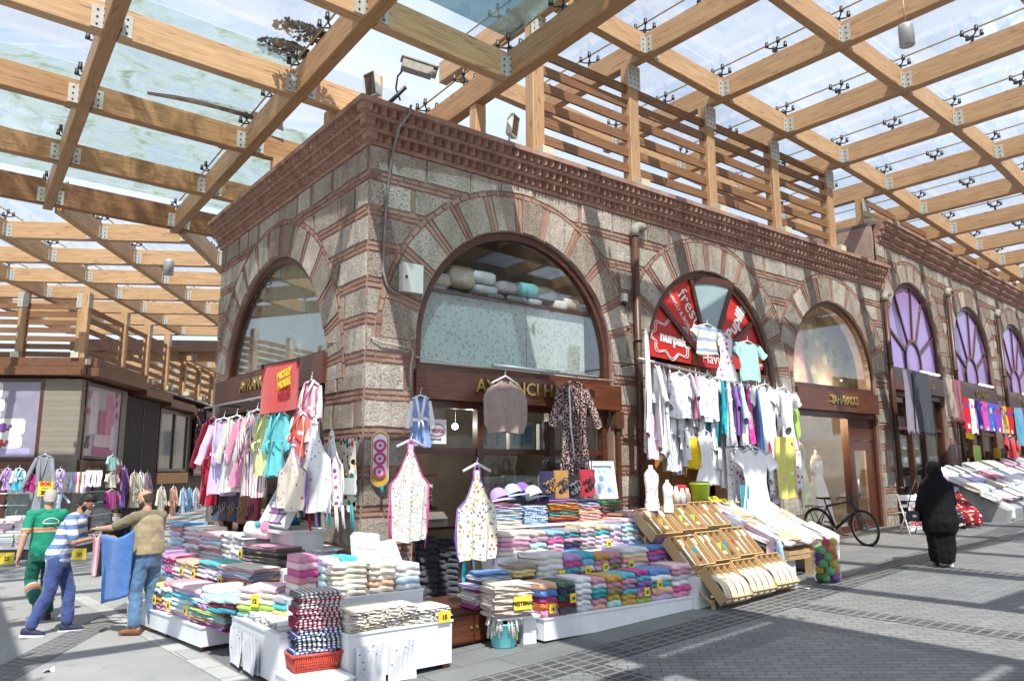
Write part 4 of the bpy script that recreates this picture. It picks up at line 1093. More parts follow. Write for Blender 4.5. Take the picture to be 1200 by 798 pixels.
# posters
def poster(name,label,M,x0,x1,z0,z1,bgc,draw,y=-.04):
    t=thing(name,label,'poster',tuple(M@Vector(((x0+x1)/2,y,z0))))
    mb=MB(); mb.bx(x0,x1,y,y+.03,z0,z1,0,M); mb.build('sheet',plain('poster paper '+name+label[:8],bgc,.35,.22,1.3),t,True)
    mb=MB(); 
    for a,b,c,d in ((x0-.1,x1+.1,z1,z1+.1),(x0-.1,x1+.1,z0-.1,z0),(x0-.1,x0,z0,z1),(x1,x1+.1,z0,z1)): mb.bx(a,b,y-.03,y+.06,c,d,0,M)
    mb.build('frame',M_FRAME,t,True)
    draw(t,M,y); return t
def rbox(m,x0,x1,z0,z1,y,mi,M,r=.12):
    pts=[]
    for cx,cz,a0 in ((x1-r,z0+r,-PI/2),(x1-r,z1-r,0),(x0+r,z1-r,PI/2),(x0+r,z0+r,PI)):
        pts+=[(cx+r*math.cos(a0+PI/2*k/4),cz+r*math.sin(a0+PI/2*k/4)) for k in range(5)]
    m.prism(pts,y-.006,y,mi,M)
def flower(m,x,z,r,y,mi,M,rr):
    for k in range(6):
        a=2*PI*k/6+rr.random(); 
        m.prism([(x+r*.55*math.cos(a)+r*.45*math.cos(2*PI*j/8),z+r*.55*math.sin(a)+r*.45*math.sin(2*PI*j/8)) for j in range(8)],y-.010-.001*k,y-.007,mi,M)
def draw1(t,M,y):
    P=[plain('print '+n,c,.4,.12,4) for n,c in (('white towel',(.72,.70,.66)),('cream towel',(.62,.58,.50)),('lavender',(.40,.36,.55)),('red flower',(.55,.04,.05)),('purple flower',(.22,.06,.30)),('blue flower',(.06,.25,.40)),('leaf',(.05,.12,.05)))]
    m=MB(); rr=random.Random(2)
    rbox(m,-3.6,-1.3,2.46,2.72,y-.001,2,M,.05)
    for i,(x0,x1,z0,z1,c) in enumerate(((-2.75,-1.55,2.72,3.12,0),(-2.9,-1.5,3.12,3.62,0),(-3.3,-2.2,3.62,3.82,1),(-3.2,-2.15,3.82,4.22,0),(-2.95,-2.25,4.22,4.74,0),(-3.7,-2.8,2.7,3.7,1))): rbox(m,x0,x1,z0,z1,y-.001-.001*i,c,M)
    for x,z,c in ((-2.2,2.86,3),(-2.42,2.78,3),(-2.15,3.34,4),(-2.4,3.3,4),(-2.75,3.98,3),(-2.95,3.95,3),(-2.6,4.5,5),(-3.2,3.1,4)):
        flower(m,x,z,.15,y-.008,c,M,rr); flower(m,x+.22,z+.05,.06,y-.008,c,M,rr)
        for k in range(3): flower(m,x-.2+.18*k,z-.14+.05*k,.05,y-.008,6,M,rr)
    m.build('printed_picture',P,t,True)
poster('wall_poster','large poster of rolled white towels with flowers left of the travertine pillar',ML2,-4.2,-1.15,2.45,4.75,(.27,.25,.32),draw1)
def draw2(t,M,y):
    P=[plain('print2 '+n,c,.4,.15,4) for n,c in (('white robe',(.62,.52,.52)),('pink robe',(.55,.16,.25)),('deep pink',(.45,.07,.18)),('pale pink',(.62,.42,.46)),('dark plant',(.1,.05,.05)))]
    m=MB(); rr=random.Random(4)
    m.prism([(.65,3.2),(1.15,3.2),(1.25,4.4),(1.1,4.6),(.75,4.6),(.6,4.3)],y-.006,y,0,M)
    m.prism([(1.7,3.0),(2.55,3.1),(2.6,4.2),(2.3,4.55),(1.9,4.5)],y-.007,y,1,M)
    rbox(m,1.35,1.9,3.0,4.0,y-.008,2,M,.1); rbox(m,1.0,2.6,2.52,2.8,y-.002,2,M,.08); rbox(m,1.05,2.5,2.8,3.2,y-.010,3,M,.12); rbox(m,2.35,2.65,2.7,3.5,y-.012,0,M,.1)
    for k in range(8): flower(m,.45+.12*rr.random()+.08*k*.3,2.8+.3*rr.random(),.09,y-.01,4,M,rr)
    for x,z in ((.5,4.4),(2.75,4.3),(2.85,3.9),(.55,3.9),(2.7,4.6)): flower(m,x,z,.12,y-.01,1,M,rr)
    m.build('printed_picture',P,t,True)
poster('wall_poster','poster of pink bathrobes and towels right of the travertine pillar',MS2,.35,3.05,2.5,4.7,(.42,.34,.37),draw2,-.06)
# signs
def lsign(label,M,x0,x1,z0,z1,body,size,col,tx):
    t=thing('shop_sign',label,'sign',tuple(M@Vector(((x0+x1)/2,-.1,z0))))
    mb=MB(); mb.bx(x0,x1,-.14,-.02,z0,z1,0,M); mb.build('board',M_SIGN,t,True)
    text('lettering',body,size,col,M@T_(tx,-.155,(z0+z1)/2),t,.012)
lsign('dark sign board lettered home under the towel poster',ML2,-4.3,-1.1,1.75,2.33,'home',.42,M_GOLD,-2.4)
lsign('dark sign board lettered in thin gold script under the pink robe poster',MS2,.1,3.15,1.75,2.36,'mormenek\u015fe',.44,M_GOLD,1.75)
# shutters, windows further along the side street
M_SHUT=m_stripes('brown shutter slats',[(3,(.035,.022,.015)),(1,(.012,.008,.006))],9,2)
sh=thing('roller_shutter','dark brown slatted shutter wall between the pink poster and the side window','shutter',tuple(MS2@Vector((5.3,0,0))))
mb=MB(); mb.bx(3.65,5.3,-.06,.2,0,4.7,0,MS2); mb.bx(5.33,7.1,-.06,.2,0,4.7,0,MS2); mb.build('slats',M_SHUT,sh,True)
mb=MB(); mb.bx(5.3,5.33,-.08,.2,0,4.7,0,MS2); mb.build('mullion',M_FRAME,sh,True)
wd=thing('side_window','two pane dark framed window above the side street shop','window',tuple(MS2@Vector((9,0,2.2))))
mb=MB()
for x in (7.3,9.1,10.9): mb.bx(x-.08,x+.08,-.06,.1,2.1,4.5,0,MS2)
mb.bx(7.3,10.9,-.05,.1,4.4,4.55,0,MS2); mb.bx(7.3,10.9,-.05,.1,2.0,2.12,0,MS2); mb.build('frame',M_FRAME,wd,True)
mb=MB(); mb.bx(7.38,9.02,.0,.01,2.12,4.4,0,MS2); mb.bx(9.18,10.82,.0,.01,2.12,4.4,0,MS2); mb.build('pane',plain('dim reflecting pane',(.10,.11,.10),.06,.2,2,0,0,.8),wd,True)
for k,(x0,c) in enumerate(((12.2,(.35,.16,.10)),(14.3,(.38,.10,.07)))):
    poster('wall_poster','tall narrow shop poster with %s towels far along the side street'%('striped','red')[k],MS2,x0,x0+1.7,1.9,4.3,(.30,.30,.33),
      lambda t,M,y,x0=x0,c=c: (lambda m:(rbox(m,x0+.2,x0+1.4,2.0,2.6,y-.002,0,M,.1),rbox(m,x0+.3,x0+.8,3.1,4.1,y-.004,0,M,.1),m.build('printed_picture',[plain('poster print %d'%k,c,.4,.2,4)],t,True)))(MB()))
sp=thing('side_shopfront','timber shop niche in a warm lit tone below the side window','shopfront',tuple(MS2@Vector((9,0,0))))
mb=MB(); mb.bx(7.2,11.2,-.1,.05,1.5,1.95,0,MS2); mb.build('fascia',M_ORANGEWOOD,sp,True)
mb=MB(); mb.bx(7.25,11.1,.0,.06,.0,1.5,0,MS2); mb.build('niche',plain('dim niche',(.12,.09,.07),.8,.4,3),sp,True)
sh2=thing('display_window','pale shop display window with folded stock below the dark signs','shop window',tuple(ML2@Vector((-2.5,-.02,0))))
mb=MB(); mb.bx(-4.2,-1.1,.0,.02,.2,1.74,0,ML2); mb.bx(.2,3.1,-.02,.0,.2,1.74,0,MS2); mb.build('glass',plain('grey green glass',(.20,.25,.23),.1,.3,3,0,0,.6),sh2,True)
mb=MB()
for z in (.6,1.0,1.35):
    mb.bx(-4.1,-1.2,-.06,-.001,z,z+.03,0,ML2); mb.bx(.25,3.05,-.08,-.021,z,z+.03,0,MS2)
mb.build('shelf',M_WHITE,sh2,True)
mb=MB(); mb.bx(-2.05,-1.85,-.05,.0,.2,1.74,0,ML2); mb.bx(1.35,1.5,-.06,-.02,.2,1.74,0,MS2); mb.build('mullion',M_FRAME,sh2,True)
# slat screens on its roof
pl=[FL.w(u,-.1,0) for u in (-15,-12.7,-10.4,-8.1,-5.8,-3.5,-1.9,-.15)]
screen('slatted_screen','slat screen over the poster front on the far left roof',[(p.x,p.y) for p in pl],5.5,7.15,lambda x,y:7.6,tuple(FL.v.xy))
pl=[FL.w(.1,v,0) for v in (-.1,3.0,5.3,7.6,9.9,12.2,14.5,16.8,19.1,21.4,23.7,26,28.3)]
screen('slatted_screen','sunlit slat screen running away along the side street roof',[(p.x,p.y) for p in pl],5.3,7.1,lambda x,y:7.6,tuple((-FL.u).xy),6)
# buildings far behind, closing the street
fb=thing('far_building','pale building closing the far end of the left street','building',(20,60,0))
mb=MB(); mb.bx(6,44,52,60,0,8.2); mb.build('wall',plain('pale far render',(.42,.38,.32),.9,.1,1),fb,True)
mb=MB()
for k in range(12): mb.bx(7+3*k,8.4+3*k,51.9,51.99,3.6,5.6)
mb.build('window',plain('far dark panes',(.07,.08,.09),.2,.2,1),fb,True)
mb=MB(); mb.bx(5.5,44.5,51.4,60.5,8.2,8.7); mb.build('roof',M_EAVE,fb,True)
fb=thing('far_building','distant building at the upper end of the right street','building',(60,6,0))
mb=MB(); mb.bx(64,76,-14,14,1.5,10); mb.build('wall',bpy.data.materials['pale far render'],fb,True)
mb=MB()
for k in range(8): mb.bx(63.9,63.99,-12+3*k,-10.6+3*k,5,7)
mb.build('window',bpy.data.materials['far dark panes'],fb,True)
# ------------------------------------------------------------------ folded towels and the stalls
PAL={'white':'e4e4e6','cream':'ded6c4','ivory':'e6e0d2','beige':'c9bba3','light pink':'e3bfcb','pink':'d98fae','hot pink':'cf4f92','magenta':'b83a86','rose':'cf8d9f','coral':'e0826c','peach':'e8b294','orange':'d9772f','mustard':'c99c3f','yellow':'e3cf74','light yellow':'e9e0b0','lime green':'a6c95a','green':'4f8f5c','dark green':'1f5a4c','mint':'a9d8cc','turquoise':'45b7c2','teal':'2f8d9d','sky blue':'86b4dc','blue':'5a86c2','light blue':'b5cde6','navy':'2a3350','lilac':'b99ad0','purple':'8a5fae','lavender':'cbbbe0','mauve':'a8879c','grey':'8d9099','dark grey':'54575f','silver grey':'c3c6cc','brown':'86664f','taupe':'9c8a7a','red':'b8262c','burgundy':'7a1f33','olive':'8a8450','wine red':'8c2340'}
_tm={}
def terry(c):
    if c not in _tm: _tm[c]=m_cloth(c+' terry cloth', srgb(PAL[c]), .09, .6, 70)
    return _tm[c]
def m_band(nm, c, c2):
    """plain towel with a woven border pattern near the fold"""
    k=nm
    if k in _tm: return _tm[k]
    _tm[k]=m_stripes(nm,[(6,srgb(PAL[c])),(1,srgb(PAL[c2])),(.6,srgb(PAL[c])),(.8,srgb(PAL[c2])),(7,srgb(PAL[c]))],2.2,0,0,.1)
    return _tm[k]
def m_plaid(nm,c,c2,c3,sc=18):
    n=N(nm); co=n.co(); sep=n.new('ShaderNodeSeparateXYZ'); n.lk(co,sep.inputs[0])
    a=n.math('FRACT',n.math('ADD',n.math('MULTIPLY',sep.outputs[0],sc),20)); b=n.math('FRACT',n.math('ADD',n.math('MULTIPLY',n.math('ADD',sep.outputs[1],n.math('MULTIPLY',sep.outputs[2],.7)),sc),20))
    sa=n.math('GREATER_THAN',a,.5); sb=n.math('GREATER_THAN',b,.5)
    m1=n.mix(sa,c,c2); m2=n.mix(n.math('MULTIPLY',sb,.5),m1,c3)
    n.base(m2); n.rough(.95); n.bump(n.noise(co,60,3),.3,.004); return n.mat
def towel_mesh(seed, lobes=1):
    rr=random.Random(seed)
    prof=[]
    for l in range(lobes):
        z0,z1=l/lobes,(l+1)/lobes; h=z1-z0
        prof+=[(.11 if l else .05,z0+.02*h),(.025,z0+.16*h),(0,z0+.38*h),(0,z0+.62*h),(.03,z0+.84*h),(.11 if l<lobes-1 else .05,z1-.02*h)]
    body=[(.45,1.03),(.97,1.0),(1.0,.94),(1.0,.06),(.97,0),(.45,.0)]
    prof=prof+body
    n=len(prof); nx=11; mb=MB(); vs=[]
    ph=rr.random()*9; tilt=rr.uniform(-.05,.05); sag=rr.uniform(.02,.10)
    for i in range(nx):
        a=i/(nx-1); e=min(a,1-a)*2
        r=1-.06*(1-min(1,e*4))**2
        for (y,z) in prof:
            w=.035*math.sin(ph+9*a+4*z)+.02*math.sin(ph*2+21*a)
            zz=.5+(z-.5)*r*(1+.0*e)
            if z>.5: zz+=sag*math.sin(PI*a)*(.8-y*.3)+tilt*(a-.5)-.05*(1-min(1,e*5))+.03*math.sin(ph+13*a)
            vs.append((a-.5+.015*math.sin(ph+z*5+y*4), y+w*(1-y), zz))
    fs=[]
    for i in range(nx-1):
        for j in range(n): fs.append((i*n+j,i*n+(j+1)%n,(i+1)*n+(j+1)%n,(i+1)*n+j))
    mb.add(vs,fs,0,None,True)
    b=len(vs)
    for i in (0,nx-1):     # folded ends: inset centre
        ring=[Vector(vs[i*n+j]) for j in range(n)]; c=sum(ring,Vector())/n; sx=.03 if i==0 else -.03
        k=len(mb.v)
        mb.v+= [c+(p-c)*.72+Vector((sx,0,0)) for p in ring]
        for j in range(n):
            mb.f.append([i*n+j,i*n+(j+1)%n,k+(j+1)%n,k+j]); mb.m.append(0); mb.sm.append(True)
        mb.f.append([k+j for j in range(n)]); mb.m.append(0); mb.sm.append(False)
    me=mb.mesh('folded_towel',[terry('white')])
    bm=bmesh.new(); bm.from_mesh(me); bmesh.ops.recalc_face_normals(bm,faces=bm.faces); bm.to_mesh(me); bm.free()
    return me
TM={1:[towel_mesh(s,1) for s in range(5)],2:[towel_mesh(s+20,2) for s in range(5)],3:[towel_mesh(s+40,3) for s in range(4)]}
def towel(M, w, d, h, mat_, label, lobes=1, rr=random, name='folded_towel', cat='towel', group=None):
    me=rr.choice(TM[lobes])
    o=bpy.data.objects.new(name,me); COL.objects.link(o)
    if not isinstance(mat_,bpy.types.Material): mat_=terry(mat_)
    o.material_slots[0].link='OBJECT'; o.material_slots[0].material=mat_
    o.matrix_world=M@Matrix.Diagonal((w,d,h,1)); 
    return tag(o,label,cat,group)
ORD=['top','second','third','fourth','fifth','sixth','seventh','eighth','ninth','tenth','eleventh','twelfth','thirteenth','fourteenth']
def cname(c): return c if isinstance(c,str) else c[0]
def stack(F, v, z0, u0, u1, z1, cols, desc, depth=.40, lobes=1, group=None, jit=.02, noun='towel', rot=0):
    rr=random.Random(desc)
    n=len(cols); th=(z1-z0)/n
    for k,c in enumerate(reversed(cols)):
        i=n-1-k
        pos=('topmost' if i==0 else 'bottom' if i==n-1 else ORD[i]+' from top')
        nm=cname(c); m_=c if isinstance(c,str) else c[1]
        M=F.mat((u0+u1)/2+rr.uniform(-jit,jit)*.5, v+rr.uniform(-jit,jit), z0+th*k)@Matrix.Rotation(rr.uniform(-.06,.06)+rot,4,'Z')
        towel(M,(u1-u0)*rr.uniform(.94,1.02),depth*rr.uniform(.93,1.03),th*rr.uniform(1.0,1.06),m_,'%s %s, %s in %s'%(nm,noun,pos,desc),lobes,rr,group=group)
def pstack(F, v, z0, x0, x1, y1, cols, desc, **k):
    u0,z=F.px(x0,y1,v); u1,_=F.px(x1,y1,v)
    stack(F,v,z0,u0,u1,z,cols,desc,**k)
def card(F,u,v,z,w,h,body,label,tilt=-.12,sz=.06,c=None):
    t=thing('price_card',label,'price card',tuple(F.w(u,v,z)),F.h,'yellow price cards on the stalls')
    Mx=F.mat(u,v,z)@Matrix.Rotation(tilt,4,'X')
    part('card',bpy.data.materials.get('yellow card') or plain('yellow card',(.78,.58,.05),.6,.08,9),t,lambda m:m.bx(-w/2,w/2,-.004,.004,0,h,0,Mx))
    text('lettering',body,sz,M_BLACKPRINT,Mx@Matrix.Translation((0,-.006,h*.45)),t,.001,'CENTER',.003)
    return t
# ---- right stall in front of the big window
FS=Frame(1.164,-2.189,-1.55)
st=thing('display_stand','stepped white stall stand carrying the towel rows before the big window','stand',tuple(FS.w(1.2,.4,.1)),FS.h)
MSt=FS.mat()
part('platform',M_WHITE,st,lambda m:(m.bx(0,2.46,0,.70,.135,.355,0,MSt),m.bx(-.012,2.475,-.012,.72,.3552,.372,0,MSt)))
part('foot',M_FRAME,st,lambda m:[m.bx(x,x+.06,y,y+.06,.05+.04*x,.135,0,MSt) for x in (.06,1.2,2.3) for y in (.05,.55)])
part('step',M_WHITE,st,lambda m:(m.bx(.0,2.56,.46,1.10,.373,.66,0,MSt),m.bx(0,2.66,.86,1.5,.661,.95,0,MSt)))
part('shelf',M_WHITE,st,lambda m:(m.bx(.05,2.6,1.22,1.72,1.255,1.285,0,MSt),m.bx(.10,.14,1.24,1.7,.951,1.254,0,MSt),m.bx(2.5,2.54,1.24,1.7,.951,1.254,0,MSt)))
part('backing_panel',plain('pink panel',(.50,.36,.42),.6,.1,4),st,lambda m:(m.bx(.16,.72,1.26,1.27,.952,1.25,0,MSt),m.bx(.78,2.48,1.26,1.27,.952,1.25,0,MSt)))
XZ=lambda x:540+x/3.468
G1='towels stacked on the white stall before the big window'
FLW=lambda nm,b,*c,sc=24: _tm.setdefault(nm,m_spots(nm,srgb(PAL[b]),[srgb(PAL[x]) for x in c],sc,.34))
R1=[(325,397,503,['peach','blue','magenta','orange','pink'],'front row stack topped with peach'),
    (398,468,495,[('green flowered',FLW('green flowered cloth','dark green','mint','rose','mustard')),'navy','dark green','burgundy','dark grey'],'front row stack topped with flowered green'),
    (470,534,478,[('mauve patterned',FLW('white mauve cloth','white','mauve','lavender')),'white',('mauve patterned',FLW('white mauve cloth','white','mauve','lavender')),'silver grey','white','silver grey'],'front row stack topped with white mauve print'),
    (535,594,482,['rose','silver grey','turquoise','teal','rose','peach'],'front row stack topped with dusty rose'),
    (595,653,470,['mustard','rose','olive','mustard','mint'],'front row stack topped with mustard'),
    (654,714,462,['turquoise','rose','mauve','turquoise','mustard','mustard'],'front row stack topped with turquoise'),
    (715,770,450,['magenta','turquoise','purple','lilac','rose','lime green'],'front row stack topped with magenta'),
    (772,856,446,['blue','white','turquoise','peach','lavender'],'front row stack topped with blue'),
    (858,938,425,['light pink','rose','silver grey','white','hot pink','pink'],'front row stack topped with light pink')]
for x0,x1,y,c,d in R1: pstack(FS,.03,.373,XZ(x0),XZ(x1),540+y/3.468,c,d,group=G1)
R2=[(225,308,428,['taupe','light yellow','yellow','navy','burgundy'],'second row stack topped with taupe cloth'),
    (312,418,378,['white','ivory','white','ivory','white'],'second row all white stack'),
    (420,488,384,['lilac','hot pink','turquoise','magenta'],'second row stack topped with lilac'),
    (489,544,376,['turquoise','sky blue','white','lilac'],'second row stack topped with turquoise'),
    (545,603,382,['mustard','rose','light pink','mustard'],'second row stack topped with mustard'),
    (605,654,378,['rose','mauve','olive','mauve'],'second row stack topped with dusty rose'),
    (655,758,358,['white','light yellow','peach','white','white'],'second row wide white stack'),
    (760,850,348,['blue','hot pink','purple','rose','lime green'],'second row stack topped with blue')]
for x0,x1,y,c,d in R2: pstack(FS,.46,.662,XZ(x0),XZ(x1),540+y/3.468,c,d,group=G1)
R3=[(158,280,292,['ivory','light pink','pink','light pink','ivory'],'third row stack topped with ivory'),
    (282,350,288,['beige','mauve','mint','light pink'],'third row stack topped with beige'),
    (351,420,288,['sky blue','light pink','hot pink','white','rose'],'third row stack topped with sky blue'),
    (421,486,282,['grey','teal','rose','navy','purple'],'third row stack topped with grey'),
    (487,544,260,['light yellow','light pink','grey','white','light pink','grey'],'third row stack topped with light yellow'),
    (545,602,265,['peach','turquoise','white','lavender','cream'],'third row stack topped with peach'),
    (603,652,262,['silver grey','lavender','light pink','lavender'],'third row stack topped with silver grey'),
    (653,704,235,['light pink','light blue','mint','silver grey','light blue','lavender'],'third row pale stack topped with light pink'),
    (705,795,207,['light pink','light blue','sky blue','lavender','light yellow','light blue'],'tallest third row stack topped with light pink')]
for x0,x1,y,c,d in R3: pstack(FS,.88,.952,XZ(x0),XZ(x1),540+y/3.468,c,d,group=G1)
PL_B=m_plaid('blue white plaid towel',srgb('e8eaee'),srgb('7fa6d6'),srgb('9db8dd'),9)
R4=[(118,253,180,['pink','light blue','cream','light blue','white','cream'],'shelf stack under the purple cap'),
    (257,354,185,[('blue plaid',PL_B),('blue plaid',PL_B),('blue plaid',PL_B),('blue plaid',PL_B),'light blue'],'shelf stack of blue plaid'),
    (357,478,160,['purple','mustard','orange','olive','turquoise','orange','burgundy'],'shelf stack under the dark handbags'),
    (481,568,160,['navy','light blue','pink','light yellow','peach','light pink','peach'],'shelf stack under the red handbag'),
    (572,656,165,['green','brown','dark grey','red','orange'],'shelf stack below the framed picture')]
for x0,x1,y,c,d in R4: pstack(FS,1.27,1.286,XZ(x0),XZ(x1),540+y/3.468,c,d,group=G1,lobes=2)
# printed cotton cloths beside the bucket
CT=FLW('white cotton with red print','ivory','red','rose','beige',sc=18)
F2=Frame(.62,-2.10,-12)
for k in range(11):
    o=towel(F2.mat(.16+.01*math.sin(k*2),.02*math.cos(k*3),.42+.031*k)@Matrix.Rotation(.05*math.sin(k*5),4,'Z'),.46,.36,.034,CT,'red printed white cotton cloth, %s in the stack beside the bucket'%(['bottom','second from the bottom','third from the bottom','fourth from the bottom','fifth from the bottom','sixth from the bottom','fifth from the top','fourth from the top','third from the top','second from the top','topmost'][k]),3,group='printed cotton cloths beside the bucket',name='folded_cloth',cat='cloth')
part('trestle',M_WHITE,thing('low_table','low white table under the printed cotton cloths by the bucket','table',tuple(F2.w(.2,.2,.05)),F2.h),lambda m:(m.bx(-.02,.5,.02,.75,.395,.418,0,F2.mat()),m.bx(.34,.5,.12,.7,.1,.394,0,F2.mat())))
card(F2,.26,-.035,.50,.22,.14,'PE\u015eTEMAL','long yellow card lettered in black on the printed cotton stack',-.05,.055)
# assorted folded cloths behind the bucket
F3=Frame(.70,-1.62,-8)
for k,(c,du) in enumerate((('magenta',0),('white',.03),('ivory',-.02),('silver grey',.02),('red',.05),('lavender',0),('dark grey',.08),('white',.1),('blue',.06))):
    towel(F3.mat(.12+du,.0,.44+.043*k)@Matrix.Rotation(.12*math.sin(k*3),4,'Z'),.40,.36,.046,c,'%s folded cloth, %s in the untidy pile behind the bucket'%(c,['bottom','second from bottom','third from bottom','fourth from bottom','middle','fourth from top','third from top','second from top','topmost'][k]),2,group='untidy cloth pile behind the bucket',name='folded_cloth',cat='cloth')
bxk=thing('wooden_cabinet','low dark red wooden cabinet in the shop doorway behind the bucket','cabinet',(.55,-1.3,.1))
part('case',M_FRAME,bxk,lambda m:(m.bx(.20,1.02,-1.62,-.5,.1,.43))); part('door',M_SIGN,bxk,lambda m:(m.bx(.22,.59,-1.645,-1.622,.13,.40),m.bx(.61,1.0,-1.645,-1.622,.13,.40)))
part('knob',M_GOLD,bxk,lambda m:(m.tube([(.56,-1.66,.27),(.56,-1.645,.27)],.015),m.tube([(.64,-1.66,.27),(.64,-1.645,.27)],.015)))
# bucket with mop heads
bk=thing('bucket','light turquoise plastic bucket full of white mop heads','bucket',(.66,-2.06,.085))
p=GP(592,757); bk.location=(p.x-.02,p.y+.0,p.z)
mb=MB(); mb.lathe([(.0,.0),(.125,0),(.135,.02),(.172,.24),(.182,.25),(.182,.265),(.165,.262),(.13,.04),(0,.03)],28); mb.build('tub',plain('turquoise plastic',(.16,.55,.58),.3,.06,5),bk)
mb=MB(); mb.tube([(.18*math.cos(a),.18*math.sin(a),.25-.03*math.sin(a/2)) for a in [PI*k/10 for k in range(11)]],.006,6); mb.build('handle',M_WHITE,bk)
mb=MB(); mb.grid(6,4,lambda a,b:(.155*math.cos(-1.2+.5*a),.155*math.sin(-1.2+.5*a)-.004,.08+.09*b)); mb.build('paper_label',plain('yellow label',(.5,.42,.1),.6,.3,30),bk,fixn=False)
mp_=thing('mop_head','bundle of off white cotton mop strings hanging over the turquoise bucket','mop',tuple(bk.location+Vector((0,0,.25))))
mb=MB(); rr=random.Random(9)
for k in range(60):
    a=rr.random()*2*PI; r=.12+.08*rr.random(); L=.02+.16*rr.random(); c=Vector((.02*rr.random()-.03,.0,.05+.06*rr.random()))
    x,y=math.cos(a),math.sin(a)
    mb.tube([c,c+Vector((x*r*.5,y*r*.5,.05)),Vector((x*r,y*r,.05)),Vector((x*(r+.03),y*(r+.03),.03-L))],.014,5)
mb.build('strings',m_cloth('mop cotton',srgb('ddd8cc'),.1,.8,60),mp_)
# ---- tables at the corner
def ctable(label,x0,x1,y0,y1,z0,z1,rz=0):
    t=thing('display_table',label,'table',((x0+x1)/2,(y0+y1)/2,z0))
    part('panel_body',M_WHITE,t,lambda m:m.bx(x0+.012,x1-.012,y0+.012,y1-.012,z0,z1-.022)); part('table_top',M_WHITE,t,lambda m:m.bx(x0,x1,y0,y1,z1-.02,z1))
    part('skid',M_FRAME,t,lambda m:(m.bx(x0+.04,x0+.1,y0+.03,y1-.03,z0-.06,z0-.002),m.bx(x1-.1,x1-.04,y0+.03,y1-.03,z0-.06,z0-.002)))
ctable('white box table at the corner covered with spread white towels',-1.70,-1.0,-1.78,-.42,.06,.50)
ctable('long white box table with printed kitchen towels at the corner front',-1.22,-.06,-2.22,-1.62,.10,.515)
ctable('low white platform under the red basket of plaid cloths',-1.74,-1.235,-2.42,-1.80,.05,.20)
ctable('taller white table behind the kitchen towels at the pier',-1.42,.0,-1.56,-.6,.08,.735)
FC=Frame(-1.68,-1.76,0)
# red basket and plaid stack
FB=Frame(-1.63,-2.02,-8)
rb=thing('plastic_basket','red woven plastic basket under the tall plaid cloth stack','basket',tuple(FB.w(.2,.15,.2)),FB.h)
M_REDP=plain('red plastic',(.50,.06,.035),.35,.15,40,0,.3)
def basket(m):
    T=FB.mat(0,0,.204)
    for z in range(6):
        e=.006*z
        m.tube([T@Vector(p) for p in ((-e,-e,.01+.026*z),(.38+e,-e,.01+.026*z),(.38+e,.30+e,.01+.026*z),(-e,.30+e,.01+.026*z))],.009,6,closed=True)
    for k in range(20):
        u=.38*k/19; m.tube([T@Vector((u,0,0)),T@Vector((u*1.03-.005,-.035,.14))],.008,5)
    for k in range(14):
        w=.3*k/13; m.tube([T@Vector((.38,w,0)),T@Vector((.415,w,.14))],.008,5); m.tube([T@Vector((0,w,0)),T@Vector((-.035,w,.14))],.008,5)
    m.bx(0,.38,0,.30,.0,.012,0,T)
part('wicker',M_REDP,rb,basket)
part('rim',M_REDP,rb,lambda m:m.tube([FB.mat(0,0,.35)@Vector(p) for p in ((-.037,-.037,0),(.417,-.037,0),(.417,.337,0),(-.037,.337,0))],.015,8,closed=True))
PLD=[m_plaid('green white plaid',srgb('e6e4e2'),srgb('3f6a60'),srgb('b07888'),9),m_plaid('red white plaid',srgb('e8e2e2'),srgb('a32a48'),srgb('8a3048'),9),m_plaid('wine plaid',srgb('e2d8da'),srgb('8a1f3c'),srgb('5b2038'),9),m_plaid('navy white plaid',srgb('ebebf0'),srgb('28335e'),srgb('6a7aa8'),9),m_plaid('black white plaid',srgb('ebebeb'),srgb('25292f'),srgb('4a5358'),9),m_plaid('blue white check',srgb('eceef4'),srgb('3d5fa8'),srgb('8ea6d4'),9)]
PN=['green and white','red and white','wine red','navy and white','black and white','blue and white']
seq=[5,4,5,3,4,3,3,1,2,2,1,0,1,0]
zt=RF(370,694,-2.02).z
for k,c in enumerate(seq):
    th=(zt-.24)/len(seq)
    towel(FB.mat(.19+.012*math.sin(k*2.3)+.01*k*.2,.0,.24+th*k)@Matrix.Rotation(.05*math.sin(k*4)-.02,4,'Z'),.40,.32,th*1.06,PLD[c],'%s plaid cloth, %s in the red basket stack'%(PN[c],('bottom' if k==0 else 'topmost' if k==13 else ORD[13-k]+' from the top')),2,group='plaid cloths stacked in the red basket',name='folded_cloth',cat='cloth')
# spread white towels on the corner table
rr=random.Random(3)
for k in range(8):
    y=-1.70+.155*k; 
    for j in range(2):
        towel(Matrix.Translation((-1.42+.02*rr.random(),y+.02*j,.502+.028*j+.006*(k%2)))@Matrix.Rotation(rr.uniform(-.1,.1)-.25,4,'Z'),.50,.19,.032,'white' if (k+j)%3 else 'ivory','white folded hand towel, %s pair from the street, %s one'%(['first','second','third','fourth','fifth','sixth','seventh','eighth'][k],('lower','upper')[j]),2,group='white hand towels spread on the corner table')
FT=Frame(-1.66,-.62,-62)
stack(FT,.0,.505,-.02,.42,.80,['light pink','cream','ivory','lime green','mint'],'pile at the back of the corner table',group='towels at the back of the corner table',rot=.2)
stack(FT,-.06,.505,.46,.86,.72,['grey','turquoise','yellow','rose'],'grey topped pile on the corner table',group='towels at the back of the corner table')
stack(FT,.02,.505,-.5,-.08,.66,['mint','wine red','teal'],'mint topped pile on the corner table',group='towels at the back of the corner table')
card(FT,.22,-.05,.62,.10,.12,'12','yellow price card on the pile at the back of the corner table',0,.06)
